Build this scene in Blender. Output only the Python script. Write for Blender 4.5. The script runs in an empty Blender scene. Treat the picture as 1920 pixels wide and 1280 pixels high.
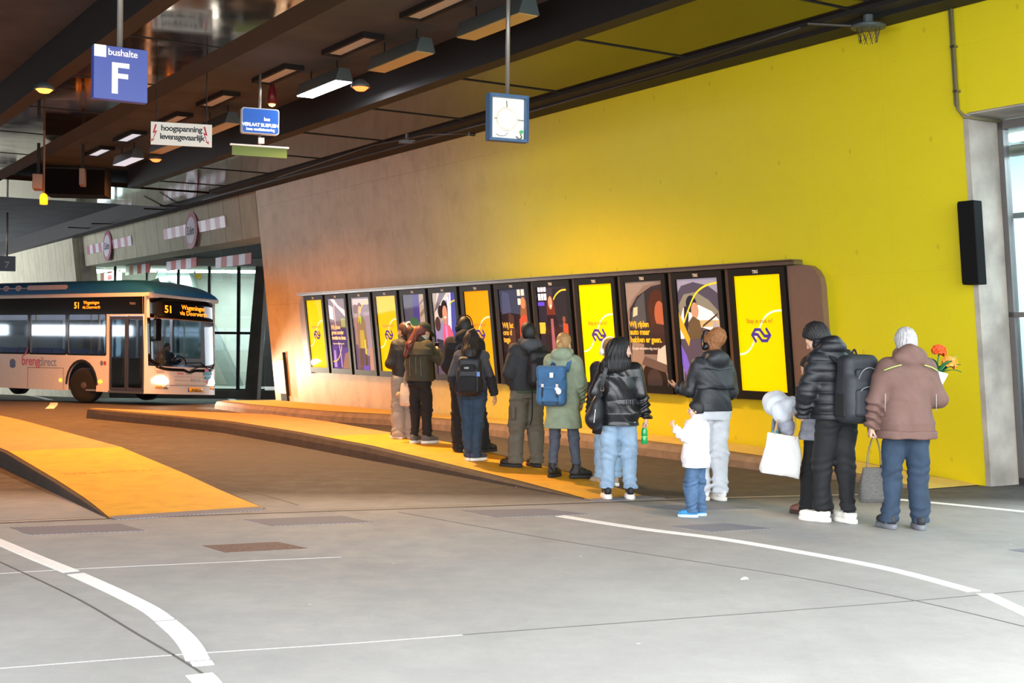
import bpy, bmesh, math, random
import numpy as np
from mathutils import Vector, Matrix, Euler
from mathutils.geometry import tessellate_polygon
random.seed(7); np.random.seed(7)
SC = bpy.context.scene
COL = SC.collection
R = math.radians
# ------------------------------------------------------------------ camera model and the place's own axes
FPX, CAMH, ROLL = 2400.0, 1.62, R(.5)
cam = bpy.data.cameras.new('camera'); cam.lens = 45; cam.sensor_width = 36; cam.clip_end = 300
camo = bpy.data.objects.new('camera', cam); COL.objects.link(camo)
camo.matrix_world = Matrix.Translation((0, 0, CAMH)) @ Matrix.Rotation(R(90), 4, 'X') @ Matrix.Rotation(ROLL, 4, 'Z')
SC.camera = camo
P0 = Vector((5.52, 14.72, 0)); D = Vector((-.63, 1, 0)).normalized(); N = Vector((-D.y, D.x, 0)); LEAN = .11
UP = Vector((0, 0, 1)); CAM = Vector((0, 0, CAMH))
def ray(px, py):
    u = (px - 960) / FPX; v = (640 - py) / FPX
    c, s = math.cos(ROLL), math.sin(ROLL)
    return Vector((u * c - v * s, 1, u * s + v * c))
def gz(y):                       # the roadway falls gently towards the far end
    if y < 22: return 0.
    if y < 36: return -.013 * (y - 22)
    return -.182 - .038 * (y - 36)
def G(px, py, dz=0):             # point of the roadway
    r = ray(px, py); Y = 25.
    for _ in range(40): Y = (gz(Y) + dz - CAMH) / r.z
    return CAM + r * Y
def AT(px, py, Y): return CAM + ray(px, py) * Y
def ATZ(px, py, z):
    r = ray(px, py); return CAM + r * ((z - CAMH) / r.z)
def W(s, n, h, lean=LEAN): return P0 + D * s + N * (n + lean * h) + UP * h
def SN(p): q = p - P0; return q.dot(D), q.dot(N)
# ------------------------------------------------------------------ materials
def lin(h):
    h = h.lstrip('#'); c = [int(h[i:i + 2], 16) / 255 for i in (0, 2, 4)]
    return tuple((x / 12.92 if x <= .04045 else ((x + .055) / 1.055) ** 2.4) for x in c) + (1,)
_M = {}
def mat(name, col, rough=.7, metal=0., var=0., vs=8., bump=0., bs=60., emit=0., spec=.5, stretch=None, trans=0.):
    if name in _M: return _M[name]
    m = bpy.data.materials.new(name); m.use_nodes = True; nt = m.node_tree; nd = nt.nodes
    b = nd['Principled BSDF']; c = lin(col) if isinstance(col, str) else col
    b.inputs['Base Color'].default_value = c; b.inputs['Roughness'].default_value = rough
    b.inputs['Metallic'].default_value = metal; b.inputs['Specular IOR Level'].default_value = spec
    if emit:
        b.inputs['Emission Color'].default_value = c; b.inputs['Emission Strength'].default_value = emit
    if trans: b.inputs['Transmission Weight'].default_value = trans
    if var or bump:
        tc = nd.new('ShaderNodeTexCoord'); src = tc.outputs['Object']
        if stretch:
            mp = nd.new('ShaderNodeMapping'); mp.inputs['Scale'].default_value = stretch
            nt.links.new(src, mp.inputs[0]); src = mp.outputs[0]
    if var:
        n = nd.new('ShaderNodeTexNoise'); n.inputs['Scale'].default_value = vs; n.inputs['Detail'].default_value = 6
        nt.links.new(src, n.inputs['Vector'])
        r = nd.new('ShaderNodeValToRGB'); r.color_ramp.elements[0].position = .3; r.color_ramp.elements[1].position = .72
        r.color_ramp.elements[0].color = tuple(x * (1 - var) for x in c[:3]) + (1,)
        r.color_ramp.elements[1].color = tuple(min(1, x * (1 + var)) for x in c[:3]) + (1,)
        nt.links.new(n.outputs['Fac'], r.inputs[0]); nt.links.new(r.outputs[0], b.inputs['Base Color'])
    if bump:
        n2 = nd.new('ShaderNodeTexNoise'); n2.inputs['Scale'].default_value = bs; n2.inputs['Detail'].default_value = 4
        nt.links.new(src, n2.inputs['Vector'])
        bp = nd.new('ShaderNodeBump'); bp.inputs['Strength'].default_value = bump; bp.inputs['Distance'].default_value = .02
        nt.links.new(n2.outputs['Fac'], bp.inputs['Height']); nt.links.new(bp.outputs[0], b.inputs['Normal'])
    _M[name] = m; return m
def lamp_mat(name, col, strength):
    if name in _M: return _M[name]
    m = bpy.data.materials.new(name); m.use_nodes = True; b = m.node_tree.nodes['Principled BSDF']
    b.inputs['Base Color'].default_value = lin(col); b.inputs['Emission Color'].default_value = lin(col)
    b.inputs['Emission Strength'].default_value = strength; _M[name] = m; return m
def glass_mat(name, tint='#cfe0e4', refl=.35, rough=.02, fk=.9):
    if name in _M: return _M[name]
    m = bpy.data.materials.new(name); m.use_nodes = True; nt = m.node_tree; nt.nodes.clear()
    o = nt.nodes.new('ShaderNodeOutputMaterial'); tr = nt.nodes.new('ShaderNodeBsdfTransparent'); gl = nt.nodes.new('ShaderNodeBsdfGlossy')
    tr.inputs[0].default_value = lin(tint); gl.inputs['Roughness'].default_value = rough; gl.inputs['Color'].default_value = (.9, .95, 1, 1)
    lw = nt.nodes.new('ShaderNodeLayerWeight'); lw.inputs['Blend'].default_value = .5; fr = nt.nodes.new('ShaderNodeMath'); fr.operation = 'POWER'; fr.inputs[1].default_value = 4; nt.links.new(lw.outputs['Facing'], fr.inputs[0])
    ad = nt.nodes.new('ShaderNodeMath'); ad.operation = 'MULTIPLY_ADD'; ad.inputs[1].default_value = fk; ad.inputs[2].default_value = refl
    ad.use_clamp = True
    mx = nt.nodes.new('ShaderNodeMixShader'); L = nt.links
    L.new(fr.outputs[0], ad.inputs[0]); L.new(ad.outputs[0], mx.inputs[0]); L.new(tr.outputs[0], mx.inputs[1]); L.new(gl.outputs[0], mx.inputs[2])
    L.new(mx.outputs[0], o.inputs[0]); _M[name] = m; return m
# ------------------------------------------------------------------ mesh helpers
def mesh_obj(name, verts, faces, m, parent=None, smooth=False, mats=None, fmat=None):
    me = bpy.data.meshes.new(name); me.from_pydata([tuple(v) for v in verts], [], faces)
    for x in (mats or [m]): me.materials.append(x)
    if fmat: me.polygons.foreach_set('material_index', fmat)
    if smooth: me.polygons.foreach_set('use_smooth', [True] * len(me.polygons))
    me.update(); o = bpy.data.objects.new(name, me); COL.objects.link(o)
    if parent: o.parent = parent
    return o
class MB:
    """collects shapes, then links them as ONE mesh object"""
    def __init__(s): s.v = []; s.f = []; s.i = []; s.k = 0
    def add(s, vs, fs):
        b = len(s.v); s.v += [Vector(v) for v in vs]; s.f += [tuple(b + i for i in f) for f in fs]; s.i += [s.k] * len(fs); return s
    def hexa(s, p):              # 8 points: 4 bottom (ccw), 4 top
        return s.add(p, [(3, 2, 1, 0), (4, 5, 6, 7), (0, 1, 5, 4), (1, 2, 6, 5), (2, 3, 7, 6), (3, 0, 4, 7)])
    def box(s, c, h, M=None):
        p = [Vector((c[0] + a * h[0], c[1] + b * h[1], c[2] + d * h[2])) for d in (-1, 1) for a, b in ((-1, -1), (1, -1), (1, 1), (-1, 1))]
        return s.hexa([M @ q for q in p] if M else p)
    def bx(s, x0, x1, y0, y1, z0, z1, M=None): return s.box(((x0 + x1) / 2, (y0 + y1) / 2, (z0 + z1) / 2), (abs(x1 - x0) / 2, abs(y1 - y0) / 2, abs(z1 - z0) / 2), M)
    def tube(s, pts, r, n=8, caps=True):
        pts = [Vector(p) for p in pts]; rr = r if isinstance(r, (list, tuple)) else [r] * len(pts)
        vs = []; prev = None
        for i, p in enumerate(pts):
            d = (pts[min(i + 1, len(pts) - 1)] - pts[max(i - 1, 0)]).normalized()
            if prev is None: prev = d.orthogonal().normalized()
            prev = (prev - d * prev.dot(d)).normalized(); q = d.cross(prev)
            vs += [p + (prev * math.cos(2 * math.pi * j / n) + q * math.sin(2 * math.pi * j / n)) * rr[i] for j in range(n)]
        fs = [(i * n + j, i * n + (j + 1) % n, (i + 1) * n + (j + 1) % n, (i + 1) * n + j) for i in range(len(pts) - 1) for j in range(n)]
        if caps: fs += [tuple(range(n))[::-1], tuple(range((len(pts) - 1) * n, len(pts) * n))]
        return s.add(vs, fs)
    def ribbon(s, pts, side, w, t):   # flat strap: width w along side vector(s), thickness t
        pts = [Vector(p) for p in pts]; vs = []
        for i, p in enumerate(pts):
            d = (pts[min(i + 1, len(pts) - 1)] - pts[max(i - 1, 0)]).normalized()
            sd = Vector(side[i] if isinstance(side, list) else side); sd = (sd - d * sd.dot(d)).normalized(); q = d.cross(sd)
            vs += [p + sd * a * w / 2 + q * b * t / 2 for a, b in ((-1, -1), (1, -1), (1, 1), (-1, 1))]
        n = 4
        fs = [(i * n + j, i * n + (j + 1) % n, (i + 1) * n + (j + 1) % n, (i + 1) * n + j) for i in range(len(pts) - 1) for j in range(n)]
        fs += [(3, 2, 1, 0), tuple(range((len(pts) - 1) * n, len(pts) * n))]
        return s.add(vs, fs)
    def lathe(s, prof, n=20, M=None):
        vs = []
        for r, z in prof: vs += [Vector((r * math.cos(2 * math.pi * j / n), r * math.sin(2 * math.pi * j / n), z)) for j in range(n)]
        if M: vs = [M @ v for v in vs]
        fs = [(i * n + j, i * n + (j + 1) % n, (i + 1) * n + (j + 1) % n, (i + 1) * n + j) for i in range(len(prof) - 1) for j in range(n)]
        fs += [tuple(range(n))[::-1], tuple(range((len(prof) - 1) * n, len(prof) * n))]
        return s.add(vs, fs)
    def prism(s, poly, a, b, f):      # outline poly (2-D) extruded from a to b through f(u, v, w)
        n = len(poly); vs = [f(u, v, a) for u, v in poly] + [f(u, v, b) for u, v in poly]
        tri = tessellate_polygon([[Vector((u, v, 0)) for u, v in poly]])
        fs = [tuple(t) for t in tri] + [tuple(n + i for i in t[::-1]) for t in tri] + [(i, (i + 1) % n, n + (i + 1) % n, n + i) for i in range(n)]
        return s.add(vs, fs)
    def build(s, name, m, parent=None, smooth=False, bevel=0., fix=True):
        ms = m if isinstance(m, list) else [m]
        o = mesh_obj(name, s.v, s.f, None, parent, smooth, ms, s.i if len(ms) > 1 else None)
        if fix:
            bm = bmesh.new(); bm.from_mesh(o.data); bmesh.ops.recalc_face_normals(bm, faces=bm.faces); bm.to_mesh(o.data); bm.free()
        if bevel:
            md = o.modifiers.new('bevel', 'BEVEL'); md.width = bevel; md.segments = 2; md.limit_method = 'ANGLE'
        return o
def tag(o, label=None, cat=None, group=None, kind=None):
    for k, v in (('label', label), ('category', cat), ('group', group), ('kind', kind)):
        if v: o[k] = v
    return o
def thing(name, label, cat, loc=(0, 0, 0), rz=0., group=None, M=None):
    o = bpy.data.objects.new(name, None); COL.objects.link(o); o.empty_display_size = .1
    if M: o.matrix_world = M
    else: o.location = loc; o.rotation_euler = (0, 0, rz)
    return tag(o, label, cat, group)
def struct(o): return tag(o, kind='structure')
def text_mesh(body, size, bold=0., space=1., align='CENTER', line=1.):
    cu = bpy.data.curves.new('t', 'FONT'); cu.body = body; cu.size = size; cu.align_x = align; cu.offset = bold
    cu.space_character = space; cu.space_line = line; cu.resolution_u = 3
    o = bpy.data.objects.new('t', cu); COL.objects.link(o); dg = bpy.context.evaluated_depsgraph_get()
    me = o.evaluated_get(dg).to_mesh(); vs = [v.co.copy() for v in me.vertices]; fs = [tuple(p.vertices) for p in me.polygons]
    o.evaluated_get(dg).to_mesh_clear(); bpy.data.objects.remove(o); bpy.data.curves.remove(cu); return vs, fs
def text(name, body, size, m, f, parent=None, **k):
    """lettering: f maps text plane (x, y) into the parent's space"""
    vs, fs = text_mesh(body, size, **k)
    return mesh_obj(name, [f(v.x, v.y) for v in vs], fs, m, parent)
def smoothpts(pts, n=6, closed=False):
    pts = [Vector(p) for p in pts]; out = []; L = len(pts)
    rng = range(L) if closed else range(L - 1)
    for i in rng:
        a, b, c, d = (pts[(i - 1) % L] if closed or i > 0 else pts[0]), pts[i], pts[(i + 1) % L], (pts[(i + 2) % L] if closed or i + 2 < L else pts[-1])
        for k in range(n):
            t = k / n; out.append(.5 * ((2 * b) + (c - a) * t + (2 * a - 5 * b + 4 * c - d) * t * t + (3 * b - a - 3 * c + d) * t ** 3))
    if not closed: out.append(pts[-1])
    return out
# ------------------------------------------------------------------ setting materials
def ramp(nt, fac, stops):
    r = nt.nodes.new('ShaderNodeValToRGB'); e = r.color_ramp.elements
    while len(e) < len(stops): e.new(.5)
    for x, (p, c) in zip(e, stops): x.position = p; x.color = c if not isinstance(c, (int, float)) else (c, c, c, 1)
    nt.links.new(fac, r.inputs[0]); return r.outputs[0]
def mathn(nt, op, a, b=None, c=None, clamp=False):
    n = nt.nodes.new('ShaderNodeMath'); n.operation = op; n.use_clamp = clamp
    for i, x in enumerate((a, b, c)):
        if x is None: continue
        if isinstance(x, (int, float)): n.inputs[i].default_value = x
        else: nt.links.new(x, n.inputs[i])
    return n.outputs[0]
def mixc(nt, f, a, b):
    n = nt.nodes.new('ShaderNodeMix'); n.data_type = 'RGBA'
    for i, x in ((0, f), (6, a), (7, b)):
        if isinstance(x, (int, float, tuple)): n.inputs[i].default_value = x
        else: nt.links.new(x, n.inputs[i])
    return n.outputs[2]
def noise(nt, vec, scale, detail=5, rough=.6, mapping=None):
    if mapping:
        mp = nt.nodes.new('ShaderNodeMapping'); mp.inputs['Scale'].default_value = mapping; nt.links.new(vec, mp.inputs[0]); vec = mp.outputs[0]
    n = nt.nodes.new('ShaderNodeTexNoise'); n.inputs['Scale'].default_value = scale; n.inputs['Detail'].default_value = detail; n.inputs['Roughness'].default_value = rough
    nt.links.new(vec, n.inputs['Vector']); return n.outputs['Fac']
def newmat(name):
    m = bpy.data.materials.new(name); m.use_nodes = True; nt = m.node_tree; tc = nt.nodes.new('ShaderNodeTexCoord')
    return m, nt, nt.nodes['Principled BSDF'], tc
def bump(nt, b, h, st, dist=.02):
    bp = nt.nodes.new('ShaderNodeBump'); bp.inputs['Strength'].default_value = st; bp.inputs['Distance'].default_value = dist
    nt.links.new(h, bp.inputs['Height']); nt.links.new(bp.outputs[0], b.inputs['Normal'])
# road: pale worn concrete with broad stains, fine grit and wheel scuffs
M_road, nt, b, tc = newmat('road_concrete'); o_ = tc.outputs['Object']
n1 = noise(nt, o_, .35, 6); n2 = noise(nt, o_, 3, 8, .7); n3 = noise(nt, o_, 90, 3); n4 = noise(nt, o_, 1.2, 5, .6, (1, .22, 1))
c1 = ramp(nt, n1, [(.3, lin('#959390')), (.7, lin('#aba9a5'))]); c2 = mixc(nt, mathn(nt, 'MULTIPLY', ramp(nt, n2, [(.42, 0), (.75, 1)]), .3), c1, lin('#8c8984'))
c3 = mixc(nt, mathn(nt, 'MULTIPLY', ramp(nt, n4, [(.5, 0), (.72, 1)]), .28), c2, lin('#7f7c77'))
c4 = mixc(nt, mathn(nt, 'MULTIPLY', ramp(nt, n3, [(.6, 0), (.72, 1)]), .25), c3, lin('#d3d0ca'))
sp = nt.nodes.new('ShaderNodeTexVoronoi'); sp.inputs['Scale'].default_value = 1.6; nt.links.new(o_, sp.inputs['Vector'])
c5 = mixc(nt, mathn(nt, 'MULTIPLY', ramp(nt, sp.outputs['Distance'], [(.018, 1), (.03, 0)]), .55), c4, lin('#e8e6e2'))
sx = nt.nodes.new('ShaderNodeSeparateXYZ'); nt.links.new(o_, sx.inputs[0])
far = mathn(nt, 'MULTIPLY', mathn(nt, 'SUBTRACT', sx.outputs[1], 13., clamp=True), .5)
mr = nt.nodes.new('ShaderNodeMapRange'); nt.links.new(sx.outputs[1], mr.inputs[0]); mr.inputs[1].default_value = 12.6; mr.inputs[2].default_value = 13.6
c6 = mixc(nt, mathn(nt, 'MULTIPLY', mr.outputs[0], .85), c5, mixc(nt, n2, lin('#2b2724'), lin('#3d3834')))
nt.links.new(c6, b.inputs['Base Color']); b.inputs['Specular IOR Level'].default_value = .12; b.inputs['Roughness'].default_value = .72
nt.links.new(ramp(nt, n2, [(.3, .5), (.7, .85)]), b.inputs['Roughness'])
bump(nt, b, n3, .12, .005)
# the long wall: bare shuttered concrete whose yellow paint fades out along the wall (UV = metres along, metres up)
M_wall, nt, b, tc = newmat('yellow_fading_wall'); uv = tc.outputs['UV']
sx = nt.nodes.new('ShaderNodeSeparateXYZ'); nt.links.new(uv, sx.inputs[0]); S_, Hh = sx.outputs[0], sx.outputs[1]
nf = noise(nt, uv, .5, 4); nfine = noise(nt, uv, 60, 3, .6); nv = noise(nt, uv, 1.1, 8, .75, (1.3, .7, 1)); npat = noise(nt, uv, 2.2, 6)
fade = nt.nodes.new('ShaderNodeMapRange'); fade.interpolation_type = 'SMOOTHSTEP'
nt.links.new(mathn(nt, 'ADD', mathn(nt, 'ADD', S_, mathn(nt, 'MULTIPLY', nf, 1.5)), mathn(nt, 'MULTIPLY', Hh, .35)), fade.inputs[0]); fade.inputs[1].default_value = 9.5; fade.inputs[2].default_value = 16.5
conc = mixc(nt, ramp(nt, nv, [(.35, 0), (.7, 1)]), lin('#b39b70'), lin('#c6b084'))
conc = mixc(nt, mathn(nt, 'MULTIPLY', ramp(nt, npat, [(.5, 0), (.7, 1)]), .35), conc, lin('#8b7355'))
br = nt.nodes.new('ShaderNodeTexBrick'); nt.links.new(uv, br.inputs['Vector']); br.offset = 0; br.inputs['Scale'].default_value = 1; br.inputs['Brick Width'].default_value = 1.2; br.inputs['Row Height'].default_value = 2.5
br.inputs['Mortar Size'].default_value = .006; br.inputs['Color1'].default_value = br.inputs['Color2'].default_value = (0, 0, 0, 1); br.inputs['Mortar'].default_value = (1, 1, 1, 1)
conc = mixc(nt, mathn(nt, 'MULTIPLY', br.outputs['Color'], .4), conc, lin('#6f5a40'))
yel = mixc(nt, nfine, lin('#d4c40c'), lin('#dfcf14'))
yel = mixc(nt, mathn(nt, 'MULTIPLY', br.outputs['Color'], .1), yel, lin('#b39a10'))
yel = mixc(nt, mathn(nt, 'MULTIPLY', ramp(nt, npat, [(.5, 0), (.75, 1)]), .12), yel, lin('#c0a80e'))
# shutter-tie holes on a regular grid
fx = mathn(nt, 'SUBTRACT', mathn(nt, 'FRACT', mathn(nt, 'DIVIDE', mathn(nt, 'ADD', S_, .1), 1.25)), .5)
fy = mathn(nt, 'SUBTRACT', mathn(nt, 'FRACT', mathn(nt, 'DIVIDE', mathn(nt, 'ADD', Hh, .35), 1.25)), .5)
dd = mathn(nt, 'SQRT', mathn(nt, 'ADD', mathn(nt, 'MULTIPLY', fx, fx), mathn(nt, 'MULTIPLY', mathn(nt, 'MULTIPLY', fy, fy), .5)))
hole = ramp(nt, dd, [(.014, 1), (.021, 0)])
base = mixc(nt, fade.outputs[0], yel, conc); base = mixc(nt, mathn(nt, 'MULTIPLY', hole, .22), base, lin('#7a6420'))
nt.links.new(base, b.inputs['Base Color']); b.inputs['Roughness'].default_value = .5
bump(nt, b, mathn(nt, 'ADD', mathn(nt, 'MULTIPLY', nfine, .25), mathn(nt, 'MULTIPLY', hole, 1.)), .25, .01)
# board-marked concrete (far lintel)
M_board, nt, b, tc = newmat('board_marked_concrete'); uv = tc.outputs['UV']
br = nt.nodes.new('ShaderNodeTexBrick'); nt.links.new(uv, br.inputs['Vector']); br.offset = 0; br.inputs['Scale'].default_value = 1; br.inputs['Brick Width'].default_value = 1.25; br.inputs['Row Height'].default_value = 30
br.inputs['Mortar Size'].default_value = .018; br.inputs['Color1'].default_value = br.inputs['Color2'].default_value = (0, 0, 0, 1); br.inputs['Mortar'].default_value = (1, 1, 1, 1)
nv = noise(nt, uv, 1.5, 7, .7, (1.4, .5, 1)); np_ = noise(nt, uv, 1.2, 5)
c = mixc(nt, ramp(nt, nv, [(.35, 0), (.7, 1)]), lin('#b9b49c'), lin('#ccc8b2')); c = mixc(nt, mathn(nt, 'MULTIPLY', ramp(nt, np_, [(.5, 0), (.7, 1)]), .3), c, lin('#8d8768'))
c = mixc(nt, mathn(nt, 'MULTIPLY', br.outputs['Color'], .75), c, lin('#4f4a38')); nt.links.new(c, b.inputs['Base Color']); b.inputs['Roughness'].default_value = .8
M_conc = mat('pale_concrete', '#a8a196', .8, var=.34, vs=2.2, bump=.15, bs=30)
M_concd = mat('dark_concrete', '#57524a', .85, var=.2, vs=2)
M_white_conc = mat('white_concrete', '#c9c9c2', .75, var=.1, vs=1.2)
M_slab = mat('soot_dark_slab', '#494e54', .95, var=.25, vs=1.2)
M_black = mat('black_steel', '#0e0e0e', .7)
M_bronze = mat('brown_beam', '#191716', .85, var=.15, vs=2)
M_panel, nt, b, tc = newmat('glossy_ceiling_panel'); o_ = tc.outputs['Object']
b.inputs['Base Color'].default_value = lin('#2f2822'); b.inputs['Roughness'].default_value = .12; b.inputs['Metallic'].default_value = .45
nn = noise(nt, o_, .5, 3); bump(nt, b, nn, .03, .02); nt.links.new(ramp(nt, noise(nt, o_, 2, 4), [(.3, .04), (.7, .12)]), b.inputs['Roughness'])
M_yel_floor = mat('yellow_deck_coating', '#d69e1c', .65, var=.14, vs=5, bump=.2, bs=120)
M_peach = mat('orange_lit_deck', '#bd8a50', .75, var=.12, vs=4, bump=.2, bs=120)  # concrete deck with the orange lamplight put into its colour
M_pave = mat('sidewalk_coating', '#cdb45e', .75, var=.12, vs=3, bump=.2, bs=100)
M_kerb = mat('dark_kerb_stone', '#372e28', .75, var=.3, vs=6, bump=.3, bs=40)
M_kerbl = mat('kerb_stone', '#7d6a58', .7, var=.25, vs=5, bump=.2, bs=40)
M_steel = mat('brushed_steel', '#8d8680', .32, metal=.9, var=.06, vs=20)
M_pole = mat('grey_pole', '#8e8780', .4, metal=.5)
M_white = mat('road_paint', '#f1f0ec', .6, var=.05, vs=12)
M_grate, nt, b, tc = newmat('cast_iron_grate'); o_ = tc.outputs['Object']
w1 = nt.nodes.new('ShaderNodeTexWave'); w1.inputs['Scale'].default_value = 12; nt.links.new(o_, w1.inputs['Vector']); w1.bands_direction = 'DIAGONAL'
nt.links.new(mixc(nt, w1.outputs['Fac'], lin('#55555a'), lin('#90919b')), b.inputs['Base Color']); b.inputs['Roughness'].default_value = .75; b.inputs['Metallic'].default_value = .0
# ------------------------------------------------------------------ floor
ys = [-14 + i for i in range(80)]; xs = [-34, -20, -8, 4, 16, 28]
v = [(x, y, gz(y)) for y in ys for x in xs]; nx = len(xs)
f = [(j * nx + i, j * nx + i + 1, (j + 1) * nx + i + 1, (j + 1) * nx + i) for j in range(len(ys) - 1) for i in range(nx - 1)]
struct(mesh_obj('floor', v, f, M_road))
def uvmesh(name, quads, m):
    """quads: lists of (point, (u, v)); one mesh with metric UVs"""
    me = bpy.data.meshes.new(name); vs = []; fs = []; uvs = []
    for q in quads:
        bse = len(vs); vs += [tuple(p) for p, _ in q]; uvs += [t for _, t in q]; fs.append(tuple(range(bse, bse + len(q))))
    me.from_pydata(vs, [], fs); l = me.uv_layers.new(name='uv'); 
    for lp in me.loops: l.data[lp.index].uv = uvs[lp.vertex_index]
    me.materials.append(m); me.update(); o = bpy.data.objects.new(name, me); COL.objects.link(o); return o
def wallq(poly, n, back, m, name, lean=LEAN):
    """outline poly of (s, h) in a leaning wall plane, with thickness towards the back"""
    q = [[(W(s, n, h, lean), (s, h)) for s, h in poly], [(W(s, n - back, h, lean), (s, h)) for s, h in poly[::-1]]]
    for i in range(len(poly)):
        (a, b_), (c, d) = poly[i], poly[(i + 1) % len(poly)]
        q.append([(W(a, n, b_, lean), (a, b_)), (W(a, n - back, b_, lean), (a, b_)), (W(c, n - back, d, lean), (c, d)), (W(c, n, d, lean), (c, d))])
    return struct(uvmesh(name, q, m))
# main wall; the piece over the glazed opening carries on in the same plane towards the camera
wallq([(0, -.3), (0, 4.24), (-9, 4.24), (-9, 6.3), (21.8, 6.3), (21.8, -.6)], 0, .55, M_wall, 'wall_right')
# reveal of the opening: bare concrete jamb and soffit
mb = MB(); mb.hexa([W(-.005, .0, -.2), W(-.005, -.62, -.2), W(.06, -.62, -.2), W(.06, 0.004, -.2), W(-.005, .0, 4.24), W(-.005, -.62, 4.24), W(.06, -.62, 4.24), W(.06, 0.004, 4.24)])
struct(mb.build('trim_1', M_conc))
mb = MB(); mb.hexa([W(-9, .0, 4.225), W(0, 0, 4.225), W(0, -1.4, 4.225), W(-9, -1.4, 4.225), W(-9, 0, 4.25), W(0, 0, 4.25), W(0, -1.4, 4.25), W(-9, -1.4, 4.25)])
struct(mb.build('trim_2', M_conc))
# glazed front in the recess
wf = thing('window_1', None, None); struct(wf); M_frame = mat('grey_window_frame', '#6f6b69', .4, metal=.4)
mb = MB()
for s0, s1, h0, h1 in ((-.08, -.01, 0, 4.2), (-9, -.01, 4.1, 4.2), (-9, -.01, 1.95, 2.01), (-9, -.01, 0, .08), (-2.3, -2.22, 0, 4.2), (-4.6, -4.52, 0, 4.2)):
    mb.hexa([W(s0, -.6, h0), W(s1, -.6, h0), W(s1, -.5, h0), W(s0, -.5, h0), W(s0, -.6, h1), W(s1, -.6, h1), W(s1, -.5, h1), W(s0, -.5, h1)])
mb.build('window_frame', M_frame, wf)
mb = MB()
for h0, h1 in ((.08, 1.93), (2.02, 4.1)):
    mb.hexa([W(-8.9, -.56, h0), W(-.08, -.56, h0), W(-.08, -.54, h0), W(-8.9, -.54, h0), W(-8.9, -.56, h1), W(-.08, -.56, h1), W(-.08, -.54, h1), W(-8.9, -.54, h1)])
mb.build('pane', glass_mat('shopfront_glass', '#e3eef0', .12), wf)
mb = MB(); mb.tube([W(-.02, -.72, 3.88), W(-8, -.72, 3.88)], .07, 10); mb.build('tube_rail', M_frame, wf, True)
mb = MB(); mb.hexa([W(-9, -.74, 3.1), W(-.02, -.74, 3.1), W(-.02, -.66, 3.1), W(-9, -.66, 3.1), W(-9, -.74, 3.16), W(-.02, -.74, 3.16), W(-.02, -.66, 3.16), W(-9, -.66, 3.16)]); mb.build('window_bar', M_frame, wf)
# hall behind the glass: pale back wall, floor, ceiling with strip lights
M_hall = mat('pale_blue_hall_wall', '#cfdcdf', .7, var=.08, vs=1)
mb = MB(); mb.hexa([W(-12, -4.2, -.1, 0), W(3, -4.2, -.1, 0), W(3, -4.0, -.1, 0), W(-12, -4.0, -.1, 0), W(-12, -4.2, 4.4, 0), W(3, -4.2, 4.4, 0), W(3, -4.0, 4.4, 0), W(-12, -4.0, 4.4, 0)]); struct(mb.build('wall_hall_back', M_hall))
mb = MB(); mb.hexa([W(1.2, -4.2, -.1, 0), W(1.35, -4.2, -.1, 0), W(1.35, -.65, -.1, 0), W(1.2, -.65, -.1, 0), W(1.2, -4.2, 4.4, 0), W(1.35, -4.2, 4.4, 0), W(1.35, -.2, 4.4, 0), W(1.2, -.2, 4.4, 0)]); struct(mb.build('wall_hall_end', M_hall))
mb = MB(); mb.hexa([W(-12, -4.2, 4.3, 0), W(3, -4.2, 4.3, 0), W(3, -.3, 4.3, 0), W(-12, -.3, 4.3, 0), W(-12, -4.2, 4.4, 0), W(3, -4.2, 4.4, 0), W(3, -.3, 4.4, 0), W(-12, -.3, 4.4, 0)]); struct(mb.build('ceiling_hall', mat('hall_ceiling', '#8a8a86', .8)))
for k, n_ in enumerate((-1.5, -2.6, -3.6)):
    mb = MB(); mb.hexa([W(-9, n_ - .06, 4.21, 0), W(.9, n_ - .06, 4.21, 0), W(.9, n_ + .06, 4.22, 0), W(-9, n_ + .06, 4.22, 0), W(-9, n_ - .06, 4.295, 0), W(.9, n_ - .06, 4.295, 0), W(.9, n_ + .06, 4.295, 0), W(-9, n_ + .06, 4.295, 0)])
    o = mb.build('strip_light', lamp_mat('hall_tube', '#f4fbff', 9)); tag(o, ['white strip light nearest the glass inside the glazed hall', 'middle white strip light on the glazed hall ceiling', 'white strip light by the back wall of the glazed hall'][k], 'light', 'strip lights in the glazed hall')
o = MB(); wbox_ = [W(s, n, h, 0) for h in (.1, 1.85) for s, n in ((-.2, -1.0), (-2.0, -1.0), (-2.0, -.97), (-.2, -.97))]
tag(o.hexa(wbox_).build('banner', mat('blue_banner', '#4f93c4', .5, var=.2, vs=2)), 'blue banner standing behind the lower pane of the glass front', 'banner')
# thin conduit down the wall corner
t = thing('conduit', 'thin grey conduit running down the yellow wall to the glazed opening', 'pipe', W(.08, .03, 4.2))
mb = MB(); mb.tube([W(.10, .035, 6.2) - t.location, W(.10, .035, 4.3) - t.location, W(.02, .03, 4.2) - t.location, W(-.05, -.1, 4.19) - t.location, W(-.07, -.55, 4.19) - t.location], .018, 8); mb.tube([W(.14, .03, 6.2) - t.location, W(.14, .03, 4.36) - t.location, W(.105, .03, 4.3) - t.location], .009, 6); mb.build('pipe', mat('conduit_grey', '#6a6548', .5), t, True)
for h in (4.5, 5.0, 5.5):
    mb = MB(); mb.box((0, 0, 0), (.035, .03, .012), Matrix.Translation(W(.10, .03, h) - t.location) @ Matrix.Rotation(R(32), 4, 'Z')); mb.build('clip', M_steel, t)
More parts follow.
